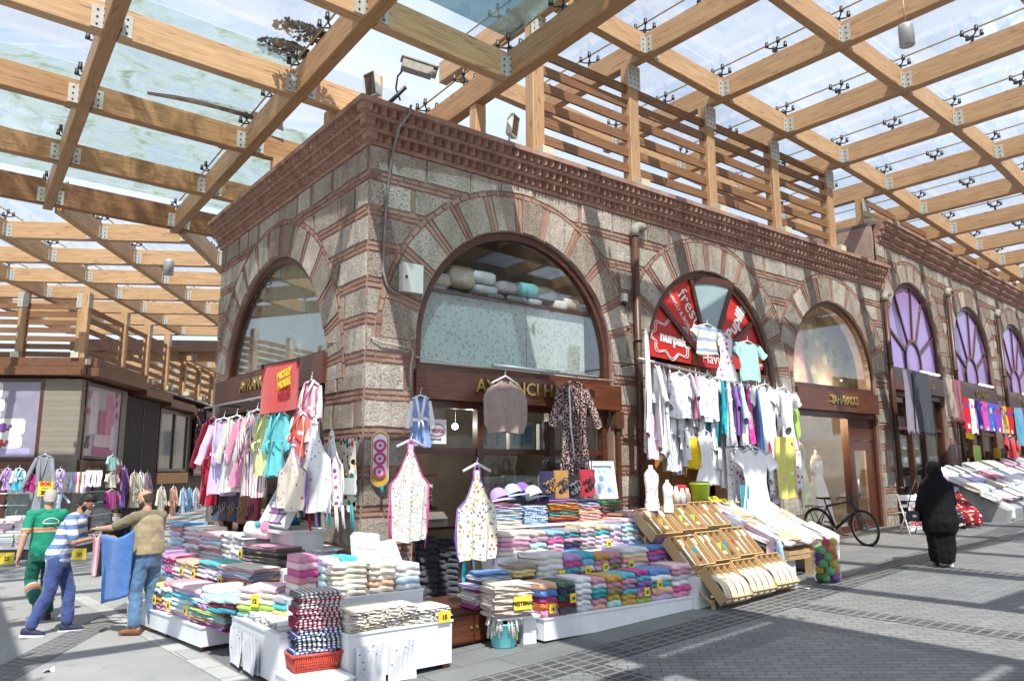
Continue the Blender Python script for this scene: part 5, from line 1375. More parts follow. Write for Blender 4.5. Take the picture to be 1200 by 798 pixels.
# kitchen towels on the long front table
KT=[FLW('kitchen cotton a','ivory','mustard','brown','lime green',sc=20),FLW('kitchen cotton b','ivory','blue','rose','grey',sc=20),FLW('kitchen cotton c','white','navy','orange','silver grey',sc=20)]
for k in range(6):
    for l in range(6):
        if k>3 and l>3: continue
        towel(Matrix.Translation((-1.10+.185*k+.012*math.sin(l*3+k),-2.19+.02*math.sin(l*5+k),.517+.030*l))@Matrix.Rotation(.05*math.sin(l*7+k*2),4,'Z'),.185,.42,.033,KT[(k)//2 if l%2 else (k+l)%3],'printed kitchen towel, %s column from the left, %s layer up'%(ORD[k].replace('top','first'),ORD[l].replace('top','first')),2,group='printed kitchen towels on the long white table',name='folded_cloth',cat='cloth')
card(FC,1.50,-.475,.50,.14,.11,'15','yellow price card at the right end of the long white table',0,.06)
# stacks on the tall table behind
FD=Frame(-1.42,-1.5,0)
stack(FD,.14,.738,.06,.27,1.14,['pink','light pink','hot pink','rose','ivory','light pink'],'pink stack left behind the kitchen towels',depth=.36,group='towel stacks at the pier')
stack(FD,.12,.738,.31,.50,1.10,['lavender','light blue','mint','light blue','silver grey'],'lavender topped stack behind the plaid cloths',depth=.36,group='towel stacks at the pier')
stack(FD,.12,.738,.51,.72,1.10,['turquoise','teal','rose','turquoise','turquoise'],'bright turquoise stack behind the plaid cloths',depth=.36,group='towel stacks at the pier')
BND=m_band('beige banded towel','cream','beige'); BN2=m_band('grey banded towel','ivory','silver grey')
stack(FD,-.04,.738,.34,.74,1.06,[('rose edged cream',m_band('rose edged towel','cream','light pink')),('beige banded',BND),('beige banded',BND),('grey banded',BN2),('grey banded',BN2),('grey banded',BN2)],'cream stack behind the long table',depth=.42,group='towel stacks at the pier')
stack(FD,-.05,.738,.76,1.06,1.04,['cream','ivory',('beige banded',BND),'peach',('beige banded',BND)],'cream stack in the middle of the pier table',depth=.40,group='towel stacks at the pier')
stack(FD,-.05,.738,1.08,1.38,1.0,['white','ivory','light blue','white'],'white stack right on the pier table',depth=.40,group='towel stacks at the pier')
for k,(u,z) in enumerate(((.86,1.22),(1.16,1.12))):      # packets leaning upright
    t=thing('towel_packet','white quilted towel packet leaning upright at the pier, %s one'%('left','right')[k],'towel packet',tuple(FD.w(u,.2,z-.2)),0,'towel packets leaning at the pier')
    Mx=FD.mat(u,.22,z-.22)@Matrix.Rotation(rad(-28),4,'X')@Matrix.Rotation(rad(8-16*k),4,'Y')
    mb=MB()
    for r in range(5): mb.box((0,0,.04+.068*r),(.30,.10,.062),0,Mx)
    mb.build('rolled_layers',terry('white'),t,True); mb=MB(); mb.box((0,-.058,.17),(.29,.004,.03),0,Mx); mb.build('band',terry('lavender'),t,True)
# bagged towels hanging on the table fronts
for k,(x,y,w,ax) in enumerate(((-1.0,-2.235,.30,0),(-.66,-2.235,.28,0),(-1.715,-.75,.34,1),(-1.715,-1.15,.36,1))):
    M=Matrix.Translation((x,y,.40 if ax==0 else .42))@Matrix.Rotation(0 if ax==0 else -PI/2,4,'Z')
    mb=MB(); mb.grid(16,10,lambda a,b:((a-.5)*w,-.02-.018*abs(math.sin(a*PI*5.5))-.012*math.sin(b*4+a*3),-.36*b),0,M)
    mb.grid(16,10,lambda a,b:((a-.5)*w,.006,-.36*b),0,M)
    o=mb.build('bagged_towel',m_spots('bagged towel print %d'%k,srgb('dfe0e4'),[srgb('b84a4a'),srgb('5f7f5f'),srgb('6f6f77'),srgb('c99a50')],26,.22,.35))
    tag(o,['white bagged towel set hanging on the left of the long table front','white bagged towel set with bright flowers hanging on the long table front','white bagged towel set on the side of the corner table, far one','white bagged towel set on the side of the corner table, near one'][k],'towel set','bagged towel sets on the table fronts')
# ---- left stall along the shaded front
LS=Frame(-1.97,1.712,-83.5); MLs=LS.mat()
st=thing('display_stand','low white stall stand piled with towels along the shaded front','stand',tuple(LS.w(.5,.5,0)),LS.h)
part('platform',M_WHITE,st,lambda m:(m.bx(-.9,1.50,0,.75,.07,.27,0,MLs),m.bx(-.91,1.515,-.012,.76,.2702,.288,0,MLs)))
part('foot',M_FRAME,st,lambda m:[m.bx(x,x+.06,.05,.11,0,.07,0,MLs) for x in (-.7,.3,1.38)])
part('step',M_WHITE,st,lambda m:(m.bx(-.9,1.50,.48,1.05,.289,.55,0,MLs),m.bx(-.9,1.62,.90,1.45,.2885,.82,0,MLs)))
Z1x=lambda x:170+x/3.353
Z1y=lambda y:560+y/3.353
GL_='towels piled on the stall along the shaded front'
L1=[(30,72,408,['yellow','light blue','cream','mustard','rose','pink'],'far front stack topped with yellow'),
    (74,112,404,['rose','white','turquoise','white','peach','light pink'],'front stack topped with rose'),
    (113,222,412,['light pink','lavender','turquoise','white','mint','white','light pink'],'wide front stack topped with light pink'),
    (224,252,420,['white','light blue','lilac','teal','rose'],'narrow front stack behind the near corner'),]
for x0,x1,y,c,d in L1: pstack(LS,.05,.289,Z1x(x0),Z1x(x1),Z1y(y),c,'left stall '+d,depth=.40,group=GL_,jit=.03)
pstack(LS,.03,.289,Z1x(185),Z1x(318),Z1y(468),['white','cream','taupe','hot pink','lime green','mint','light blue','mustard','purple','magenta'],'near corner stack of the left stall',depth=.36,lobes=2,group=GL_)
L2=[(78,118,300,['pink','hot pink','light pink','magenta','sky blue'],'second row stack topped with pink'),
    (60,76,285,['lilac','purple','lavender','sky blue'],'second row lilac stack'),
    (120,206,318,['peach','ivory','white','light pink','white'],'second row stack topped with peach'),
    (207,286,322,['turquoise','grey','lavender','white','burgundy','light blue'],'second row stack topped with turquoise')]
for x0,x1,y,c,d in L2: pstack(LS,.5,.552,Z1x(x0),Z1x(x1),Z1y(y),c,'left stall '+d,depth=.38,group=GL_,jit=.03)
pstack(LS,.48,.552,Z1x(292),Z1x(420),Z1y(338),['cream','pink','mint','lavender','light blue','orange','white','rose','peach','light pink','hot pink','green'],'tall cream topped stack of the left stall',depth=.36,lobes=2,group=GL_)
L3=[(100,150,172,['sky blue','coral','lavender','white','light blue','light pink'],'third row stack topped with sky blue'),
    (152,222,190,['ivory','light pink','white','pink','white','light pink'],'third row stack topped with ivory'),
    (224,300,212,['light pink','white','light blue','ivory','rose','white'],'third row stack topped with light pink'),
    (302,374,216,['white','silver grey','white','ivory','white'],'third row white stack')]
for x0,x1,y,c,d in L3: pstack(LS,.95,.822,Z1x(x0),Z1x(x1),Z1y(y),c,'left stall '+d,depth=.40,group=GL_,jit=.03)
pstack(LS,.92,.822,Z1x(386),Z1x(520),Z1y(258),['rose','mauve','olive','taupe','dark grey','navy','olive','taupe','mauve','olive','dark grey'],'dark stack of the left stall',depth=.36,lobes=2,group=GL_)
stack(LS,1.5,1.02,.05,.40,1.46,['silver grey','cream','turquoise','teal','rose','lavender','grey','magenta'],'shelf stack left of the handbags',depth=.3,lobes=2,group=GL_)
part('shelf',M_WHITE,st,lambda m:(m.bx(-.2,1.5,1.46,1.85,.985,1.015,0,MLs),m.bx(.4,.44,1.48,1.8,.821,.984,0,MLs),m.bx(1.3,1.34,1.48,1.8,.821,.984,0,MLs)))
for k,(x,y,v,b) in enumerate(((42,478,.02,'10'),(98,500,.02,'12'),(165,520,.02,'8'),(148,365,.47,'15'),(195,375,.47,'20'),(300,402,.44,'18'),(380,298,.88,'25'))):
    u,z=LS.px(Z1x(x),Z1y(y),v)
    card(LS,u,v-.02,z-.05,.09,.11,b,['yellow price card at the far end of the left stall','yellow price card under the rose stack of the left stall','yellow price card near the corner of the left stall','yellow price card on the peach stack','yellow price card beside the turquoise stack of the left stall','yellow price card on the tall cream topped stack','yellow price card on the dark stack'][k],0,.05)
for k,(x,y,v,b) in enumerate(((368,598,.0,'16'),(452,555,.0,'18'),(752,530,.0,'15'),(803,500,.0,'16'),(512,443,.43,'16'),(585,430,.43,'17'),(688,420,.43,'20'),(408,460,.43,'14'),(598,335,.85,'12'))):
    u,z=FS.px(XZ(x),540+y/3.468,v)
    card(FS,u,v-.02,z-.05,.085,.10,b,['yellow price card on the peach topped front stack','yellow price card on the flowered green front stack','yellow price card on the magenta topped front stack','yellow price card on the blue topped front stack','yellow price card between the lilac and turquoise second row stacks','yellow price card on the mustard second row stack','yellow price card on the wide white second row stack','yellow price card leaning on the all white stack','small yellow price card on the peach third row stack'][k],0,.05)
# grey stock stacked in the dim doorway
FG=Frame(.80,.55,-4)
for c in range(3):
    stack(FG,.0+.05*c,.17,.02+.36*c,.36+.36*c,1.12-.06*c,['dark grey']*10,'%s doorway column of the dim shop'%('left','middle','right')[c],depth=.4,group='dark grey stock in the shop doorway',noun='towel')
mb=MB(); mb.bx(.86,1.9,1.2,1.7,1.4,1.44); mb.bx(.86,1.9,1.2,1.7,1.9,1.94); mb.bx(.86,1.9,.5,.9,1.16,1.2)
o=mb.build('wall_shelf',M_FRAME); tag(o,'dark wooden wall shelves inside the shop doorway','shelf')
for k in range(2):
    FGk=Frame(.9+.5*k,1.18,0); stack(FGk,0,1.445,.0,.42,1.78,['beige','mauve','olive','rose','navy'],'%s stack on the dim doorway shelf'%('left','right')[k],depth=.36,group='stock on the doorway shelf')
FGk=Frame(.9,1.18,0); stack(FGk,0,1.945,.05,.6,2.2,['rose','burgundy','mauve','beige'],'upper doorway shelf stack',depth=.36,group='stock on the doorway shelf')
bxw=thing('cardboard_box','pale cardboard box in the dim doorway above the grey stock','box',(1.3,.7,1.2)); part('carton',plain('pale cardboard',(.45,.43,.38),.8,.1,6),bxw,lambda m:m.bx(1.0,1.65,.52,.86,1.20,1.33)); part('flap',bpy.data.materials['pale cardboard'],bxw,lambda m:m.box((1.3,.5,1.36),(.6,.16,.006),0,None,0,Matrix.Rotation(rad(35),4,'X')))
# ------------------------------------------------------------------ hanging clothes
M_HANGW=plain('white hanger plastic',(.72,.72,.72),.4,.05,9)
M_HANGB=M_BLACK
C_=lambda k:terry(k)
def hexc(h): return srgb(h)
def garment(kind, top, w, h, rz, mat_, label, cat, group=None, mat2=None, hanger='w', seed=None, depth=None, sleeve=.5, name=None):
    """hangs from top (the hook point), body below, front towards local -y"""
    rr=random.Random(label if seed is None else seed)
    nm=name or {'tee':'hanging_shirt','robe':'hanging_robe','dress':'hanging_dress','apron':'hanging_apron','scarf':'hanging_scarf','tunic':'hanging_tunic','poncho':'hanging_poncho','shorts':'hanging_shorts','cloth':'hanging_cloth'}[kind]
    t=thing(nm,label,cat,top,rz,group)
    hk=.07 if kind not in('scarf','cloth') else .0
    H=h-hk; ph=rr.random()*9; nf=rr.uniform(2.2,3.4)
    prof={'tee':[(0,.62),(.08,.70),(.2,.68),(.5,.66),(1,.70)],
          'robe':[(0,.40),(.07,.60),(.25,.60),(.45,.54),(.55,.56),(1,.72)],
          'tunic':[(0,.55),(.10,.78),(.3,.72),(.5,.60),(1,.82)],
          'dress':[(0,.45),(.08,.62),(.3,.50),(.45,.46),(1,1.0)],
          'apron':[(0,.16),(.10,.20),(.24,.46),(.32,.62),(.42,1.0),(.9,1.0),(1,.92)],
          'scarf':[(0,.9),(.5,.95),(1,1.0)],'cloth':[(0,.97),(.5,1.0),(1,.97)],
          'poncho':[(0,.42),(.12,.78),(.4,1.0),(.8,.95),(1,.80)],
          'shorts':[(0,.62),(.1,.7),(.45,.8),(1,.95)]}[kind]
    def hw(tt):
        for (a,x),(b,y) in zip(prof,prof[1:]):
            if tt<=b: 
                k=(tt-a)/(b-a); k=k*k*(3-2*k); return (x+(y-x)*k)*w/2
        return prof[-1][1]*w/2
    neck={'tee':.10,'robe':.16,'tunic':.22,'dress':.14,'poncho':.18}.get(kind,0)*min(w,.5)*1.3
    slope={'tee':.16,'robe':.22,'tunic':.2,'dress':.2,'poncho':.30}.get(kind,0)
    A=(depth or .035)*(1.0 if kind not in('scarf','cloth') else .7); TH=(depth or .05)*(1 if kind not in('scarf','cloth','apron') else .25)
    nx,nz=15,16
    def pt(a,b,back):
        s=a*2-1; tt=b
        x=s*hw(tt)
        z=-hk-H*tt
        if tt<.35:
            f=(1-tt/.35)
            z-=f*slope*abs(s)*w*.5
            if neck and abs(s)<.42: z-=f*neck*(1-(abs(s)/.42)**1.5)*(0.35 if back else 1.0)
        fold=A*(tt**.8)*math.sin(nf*PI*s+ph+1.2*math.sin(2.2*tt+ph))+.4*A*(tt)*math.sin(7.3*s+ph*2+3*tt)
        edge=(1-abs(s)**3)
        y=fold*(.7 if back else 1)+(TH*edge if back else -TH*edge)*(.55+.6*tt)
        x+=.012*math.sin(7*tt+ph)*(s)
        z+=.015*math.sin(4*s+ph)*tt
        return (x,y,z)
    mb=MB()
    mb.grid(nx,nz,lambda a,b:pt(a,b,False)); mb.grid(nx,nz,lambda a,b:pt(a,b,True))
    # close the sides
    off=nx*nz
    for j in range(nz-1):
        for i in (0,nx-1): mb.f.append([j*nx+i,(j+1)*nx+i,off+(j+1)*nx+i,off+j*nx+i]); mb.m.append(0); mb.sm.append(True)
    if kind=='shorts':
        pass
    mb.build('body',mat_,t,fixn=False)
    sh=hw(.06)
    if kind in('tee','robe','tunic') and sleeve:
        for s in (-1,1):
            L=h*sleeve; ang=rad({'tee':38,'robe':14,'tunic':30}[kind]+rr.uniform(-6,8)); wd=w*{'tee':.20,'robe':.17,'tunic':.24}[kind]
            x0=s*hw(.10)*.93; z0=-hk-slope*w*.5*.8-.03
            d=Vector((s*math.sin(ang),-.12*rr.random(),-math.cos(ang))).normalized()
            m2=MB(); pts=[]
            for k in range(6):
                f=k/5
                p=Vector((x0,0,z0))+d*L*f+Vector((0,-.03*f*rr.random(),0))
                pts.append((p,wd*(1+.12*f)/2))
            vs=[]; n=8
            nrm=Vector((-d.z,0,d.x))*s
            for p,r in pts:
                for j in range(n):
                    a=2*PI*j/n; vs.append(p+nrm*r*math.cos(a)+Vector((0,1,0))*r*.42*math.sin(a)*(1+.2*math.sin(5*p.z*7+ph)))
            fs=[(k*n+j,k*n+(j+1)%n,(k+1)*n+(j+1)%n,(k+1)*n+j) for k in range(5) for j in range(n)]
            m2.add(vs,fs,0,None,True); m2.build('sleeve',mat2 or mat_,t,fixn=False)
    if kind=='robe':
        bm_=MB(); zb=-hk-H*.47
        pts=[(-hw(.47)*1.03,0,zb)]+[(hw(.47)*1.03*math.sin(a),-(TH*1.5+A*.6)*math.cos(a)-.004,zb+.01*math.sin(3*a)) for a in [PI*(k/8-.5) for k in range(9)]]
        for k in range(len(pts)-1):
            a,b=Vector(pts[k]),Vector(pts[k+1]); u=Vector((0,0,.022)); bm_.add([a-u,b-u,b+u,a+u],[(0,1,2,3)],0,None,True)
        for s in (-1,1): bm_.tube([(.0,-TH*2-A*.5,zb),(.025*s,-TH*2.6-A,zb-.05),(.03*s+.01,-TH*2.2-A,zb-.18*h)],.013,6)
        bm_.build('belt',mat2 or mat_,t,fixn=False)
        cl=MB()
        for s in (-1,1): cl.tube([(s*.03,.02,-hk+.0),(s*w*.16,-TH*.6,-hk-slope*w*.12),(s*w*.10,-TH*1.6-.01,-hk-H*.2),(s*.012,-TH*1.9-A*.6-.012,-hk-H*.44)],.018,6)
        cl.build('collar',mat2 or mat_,t,fixn=False)
    if kind=='apron':
        st_=MB()
        for s in (-1,1): st_.tube([(s*.012,0,0),(s*w*.07,.0,-H*.06),(s*w*.085,0,-hk-H*.12)],.010,5)
        for s in (-1,1): st_.tube([(s*w*.5,0,-hk-H*.42),(s*w*.5+.02*s,.02,-hk-H*.75),(s*w*.44,.01,-hk-H*1.08)],.009,5)
        # bound edge
        for s in (-1,1): st_.tube([(pt((s+1)/2,k/12,False)[0],0,pt((s+1)/2,k/12,False)[2]) for k in range(13)],.008,5)
        st_.build('strap',mat2 or mat_,t,fixn=False)
    if kind in('scarf',) or kind=='cloth' and mat2:
        fr=MB()
        for k in range(16):
            p=Vector(pt((k+.5)/16,1.0,False)); fr.tube([p+Vector((0,.005,.01)),p+Vector((.006*math.sin(k*5),0,-.035)),p+Vector((.012*math.sin(k*3),0,-.075))],.006,4)
        fr.build('fringe',mat2 or mat_,t,fixn=False)
    if hanger and kind not in('scarf','cloth'):
        hg=MB(); ws=min(hw(.07)*.95, w*.42)
        hg.tube([(.0,0,.0),(.018,0,.03),(.0,0,.05),(-.018,0,.03)],.004,5); hg.tube([(0,0,0),(0,0,-hk+.005)],.005,5)
        hg.tube([(-ws,0,-hk-slope*w*.45+.004),(0,-.004,-hk+.014),(ws,0,-hk-slope*w*.45+.004)],.014 if hanger=='w' else .010,6)
        hg.build('hanger',M_HANGW if hanger=='w' else M_HANGB,t)
    return t
# patterns
SP=m_spots
W_=hexc('e9e9ea')
P_WB=SP('white blue print',W_,[hexc('5b6fae'),hexc('7da0c4'),hexc('9fb0d8')],16,.26,.5)
P_WF=SP('white floral print',W_,[hexc('b05a8a'),hexc('5f8f5f'),hexc('e2b548'),hexc('6a6fb0')],13,.24,.45)
P_WP=SP('white pink print',W_,[hexc('d0559a'),hexc('e28fb5'),hexc('a04f8f')],12,.34,.6)
P_WN=SP('white navy sprig print',W_,[hexc('3c4460'),hexc('c95f4a'),hexc('5d7fa0')],15,.22,.5)
P_AP1=SP('apron flower dots',hexc('e8e3dc'),[hexc('c94f6a'),hexc('4f9f6a'),hexc('e0b03a'),hexc('4f8fc0')],30,.33,.9)
P_AP2=SP('apron toys print',hexc('e6e1d0'),[hexc('d9a93a'),hexc('a84f3f'),hexc('5f6f9f'),hexc('8a5f8f'),hexc('6f9f5f')],22,.36,.8)
P_BOLD=SP('bold abstract print',hexc('e0ddd2'),[hexc('c99a2f'),hexc('1f1f22'),hexc('d9482f'),hexc('1f6f5f'),hexc('1f1f22')],13,.46,.95)
P_LEO=SP('leopard print',hexc('b59c96'),[hexc('231a1b'),hexc('2c2022'),hexc('181214')],40,.56,1.0)
P_TIE=SP('pink tie dye',hexc('d9489a'),[hexc('f0b5d5'),hexc('c22f86'),hexc('e88fc0')],9,.5,.9)
P_TEALP=SP('teal water print',hexc('2fb0c0'),[hexc('1f8fb5'),hexc('7fd5d5'),hexc('2f9f8f')],9,.45,.9)
P_GRST=m_stripes('grey white stripes',[(1,hexc('9fa2ab')),(1,hexc('dfe0e4'))],30,0)
P_BYST=m_stripes('yellow blue white stripes',[(3,hexc('8fa6d8')),(1,hexc('e8cf7a')),(3,W_),(1,hexc('e8cf7a')),(2,W_)],5.2,2)
P_RAIN=m_stripes('rainbow robe stripes',[(1,W_),(1,hexc('c9486f')),(1,W_),(.7,hexc('2f3f7f')),(1,W_),(.8,hexc('e08f4f')),(1,W_),(.7,hexc('6fae8f'))],8,0)
P_PKW=m_stripes('pink white blocks',[(2,hexc('e88fb5')),(2,W_)],5,0)
P_COW=m_stripes('coral white blocks',[(2,hexc('e0604a')),(1.4,W_)],5.5,0,0,.03)
P_CHK=m_stripes('cream check robe',[(3,hexc('dcd6cf')),(.5,hexc('b59fa5')),(3,hexc('e2ddd6')),(.5,hexc('c9b0b5'))],9,0)
P_NIGHT=SP('dark floral scarf print',hexc('17131a'),[hexc('b02f5f'),hexc('c9a23a'),hexc('3f6f8f'),hexc('8f2f3f')],18,.42,.8)
M_TAUPE=m_cloth('taupe wool',hexc('a08e86'),.1,.5,50); M_BLUEC=m_cloth('blue terry',hexc('8aa6d8'),.1,.5,60); M_WHC=m_cloth('white cotton',hexc('e6e6e8'),.05,.35,50)
RAIL_Y=-.75
GR='summer clothes hanging before the red window'
def rg(kind,x0,y0,x1,y1,m_,label,cat,y=RAIL_Y,rz=0,group=GR,frac=1.0,**k):
    """pixel box on a plane parallel to the sunny front"""
    a=RF(x0,y0,y); b=RF(x1,y0,y); c=RF((x0+x1)/2,y1,y)
    top=RF((x0+x1)/2,y0,y); w=abs(b.x-a.x)/max(.45,abs(math.cos(rz)))*frac*(1.25 if y<-.5 and x0>745 else 1)
    return garment(kind,top,w,top.z-c.z,rz,m_,label,cat,group,**k)
pole('grey clothes rail in front of the red fan window, left part',RF(748,420,RAIL_Y),RF(834,441,RAIL_Y),.022,3,.7)
pole('grey clothes rail in front of the red fan window, right part',RF(836,443,RAIL_Y),RF(912,461,RAIL_Y),.022,3,.7)
CL=[('dress',750,384,764,530,P_WB,'long white beach dress with blue print hanging beside the brown downpipe','dress',{'rz':.5}),
 ('tunic',758,424,776,525,M_WHC,'plain white tunic, first on the left of the upper rail','tunic',{'rz':.9}),
 ('dress',768,428,786,530,P_WF,'white sprigged dress second from the left on the upper rail','dress',{'rz':.8}),
 ('tee',781,432,810,490,P_WB,'sleeveless white top with blue print facing out on the upper rail','shirt',{'sleeve':0}),
 ('tunic',802,434,815,500,P_GRST,'grey and white striped tunic behind the blue printed top','tunic',{'rz':.8,'y':RAIL_Y+.12}),
 ('tunic',808,434,822,492,C_('pink'),'pink tunic left of the picture print shirt','tunic',{'rz':.7}),
 ('tee',815,436,842,494,P_WF,'white shirt with a colourful picture print facing out on the upper rail','shirt',{}),
 ('scarf',826,488,841,520,C_('teal'),'green fringed scarf peeking out below the picture print shirt','scarf',{'y':RAIL_Y+.1}),
 ('dress',840,440,852,508,P_TEALP,'bright teal water print dress on the upper rail','dress',{'rz':.6}),
 ('dress',846,441,860,522,P_WN,'white dress with navy sprigs right of the teal print dress','dress',{'rz':.5,'y':RAIL_Y-.08}),
 ('tunic',853,446,867,510,C_('purple'),'purple tunic on the upper rail','tunic',{'rz':.7}),
 ('dress',861,446,876,522,P_WN,'white embroidered dress between the purple tunic and pink dress','dress',{'rz':.5,'y':RAIL_Y-.05}),
 ('dress',868,448,884,520,P_TIE,'hot pink tie dye dress on the upper rail','dress',{'rz':.5}),
 ('dress',879,449,894,535,C_('blue'),'periwinkle blue dress right of the tie dye dress','dress',{'rz':.6}),
 ('dress',888,452,903,534,C_('red'),'red dress behind the white kimono','dress',{'rz':.6,'y':RAIL_Y+.1}),
 ('tunic',884,446,908,545,M_WHC,'long white kimono with deep neckline near the right end of the rail','tunic',{'sleeve':.25}),
 ('dress',902,450,918,524,C_('brown'),'mauve brown dress at the right end of the rail','dress',{'rz':.6,'y':RAIL_Y+.12}),
 ('tunic',906,450,930,527,P_WF,'white short sleeved dress last on the upper rail','dress',{'sleeve':.22}),
 ('tee',922,464,937,512,C_('lime green'),'lime green shirt at the far right end of the rail','shirt',{'rz':.4,'y':RAIL_Y+.2}),
 ('tee',813,376,844,416,P_BYST,'kids shirt with yellow and blue stripes hung on the open sash','shirt',{'y':-.55,'sleeve':.3}),
 ('dress',838,388,860,446,P_WP,'white sleeveless dress with pink print hung over the red window','dress',{'y':-.6}),
 ('tee',862,396,889,446,C_('mint'),'mint green shirt hung over the right of the red window','shirt',{'y':-.55,'sleeve':.3}),
 ('tee',752,478,774,538,C_('light pink'),'pale pink shirt on the lower row beside the downpipe','shirt',{'rz':.5,'y':RAIL_Y-.1}),
 ('tunic',765,488,780,533,P_WP,'white and pink fringed top on the lower row','tunic',{'rz':.4}),
 ('tunic',775,503,799,552,P_GRST,'grey striped jacket on the lower row','jacket',{'rz':.3,'y':RAIL_Y-.05}),
 ('tee',792,500,805,546,C_('silver grey'),'blue grey shirt on the lower row','shirt',{'rz':.6}),
 ('tee',799,498,811,540,M_WHC,'small white shirt on the lower row','shirt',{'rz':.5}),
 ('shorts',806,508,819,549,m_cloth('sun yellow cotton',hexc('e8c41f'),.08,.4,50),'bright yellow shorts on the lower row','shorts',{'y':RAIL_Y-.06}),
 ('dress',815,500,836,568,M_WHC,'plain white long top hanging over the green bucket','top',{'y':RAIL_Y-.12}),
 ('scarf',851,524,860,590,P_WN,'long white scarf with navy sprigs on the lower row','scarf',{}),
 ('scarf',860,524,871,595,P_WP,'long white scarf with pink print on the lower row','scarf',{}),
 ('tunic',866,519,899,606,M_WHC,'white kaftan with wide sleeves and deep V neck on the lower row','kaftan',{'y':RAIL_Y-.25,'sleeve':.22}),
 ('cloth',910,512,929,584,SP('yellow flower towel',hexc('dcd67a'),[hexc('e8a0b5'),hexc('8a5f6f'),hexc('f0f0e0')],7,.22,.5),'long pale yellow flowered towel hanging at the right end','towel',{'y':RAIL_Y-.1}),
 ('scarf',901,524,912,578,P_WF,'white flowered scarf left of the yellow towel','scarf',{}),
 ('scarf',928,528,937,572,P_WP,'pink and white scarf right of the yellow towel','scarf',{}),
 ('scarf',868,568,882,606,C_('teal'),'dark teal scarf hanging low beside the crate display','scarf',{'y':-1.0})]
FC_=[('tunic',P_WF),('dress',M_WHC),('tunic',P_WB),('dress',P_WP),('tunic',M_WHC),('dress',P_WN),('tunic',P_GRST),('dress',P_WF),('tunic',C_('light blue')),('dress',M_WHC),('tunic',P_WP),('dress',C_('coral')),('tunic',P_WN)]
for k,(kd,mm) in enumerate(FC_):
    x=762+11.6*k; y=428+2.1*k
    CL.append((kd,x,y,x+22,y+96+8*math.sin(k*2.1),mm,'%s garment at the back of the upper rail, %s from left'%(mm.name.replace(' terry cloth','').replace(' print',' printed'),['first','second','third','fourth','fifth','sixth','seventh','eighth','ninth','tenth','eleventh','twelfth','last'][k]),'garment',{'rz':.45+.25*math.sin(k*1.7),'y':RAIL_Y+.2,'frac':1.1}))
for k,(x,mm) in enumerate(((772,P_WN),(784,P_GRST),(826,P_WF),(838,M_WHC),(884,P_WB),(896,P_WF))):
    CL.append(('tunic',x,500+.25*(x-772),x+18,552+.3*(x-772),mm,'%s top at the back of the lower row, %s from left'%(mm.name.replace(' print',' printed'),['first','second','third','fourth','fifth','last'][k]),'top',{'rz':.4,'y':RAIL_Y+.15}))
for kind,x0,y0,x1,y1,m_,lab,cat,k in CL: rg(kind,x0,y0,x1,y1,m_,lab,cat,**k)
# two small white busts above the crates
def bust(px,py0,py1,label,mat_,y=-1.35):
    p0=RF(px,py1,y); p1=RF(px,py0,y); H=p1.z-p0.z
    t=thing('torso_form',label,'mannequin',p0,rad(-15),'white half torso forms above the crate display')
    mb=MB(); n=18; rings=[(0,.17,.11),(.12,.19,.12),(.3,.155,.095),(.5,.16,.11),(.66,.185,.12),(.80,.19,.085),(.88,.12,.065),(.93,.055,.05),(1.0,.05,.05)]
    vs=[(rx*H*.9*math.cos(2*PI*j/n),ry*H*math.sin(2*PI*j/n)-.02*(.4<z<.75)*max(0,-math.sin(2*PI*j/n))*2,z*H) for z,rx,ry in rings for j in range(n)]
    fs=[(i*n+j,i*n+(j+1)%n,(i+1)*n+(j+1)%n,(i+1)*n+j) for i in range(len(rings)-1) for j in range(n)]+[tuple(range((len(rings)-1)*n,len(rings)*n))]
    mb.add(vs,fs,0,None,True); mb.build('torso',plain('white form plastic',(.7,.69,.67),.4,.05,5),t)
    g=MB(); r2=rings[0:6]; vs=[(rx*1.06*H*.9*math.cos(2*PI*j/n),ry*1.1*H*math.sin(2*PI*j/n)-.012,z*H*(1 if i else -.02)) for i,(z,rx,ry) in enumerate(r2) for j in range(n)]
    g.add(vs,[(i*n+j,i*n+(j+1)%n,(i+1)*n+(j+1)%n,(i+1)*n+j) for i in range(len(r2)-1) for j in range(n)],0,None,True); g.build('garment',mat_,t,fixn=False)
    return t
bust(764,545,598,'white torso form in a blouse with red motifs, left of two',SP('red motif blouse',W_,[hexc('c9485f'),hexc('e08f9f')],16,.24,.5))
bust(783,562,600,'white torso form in a plain white camisole, right of two',M_WHC,-1.42)
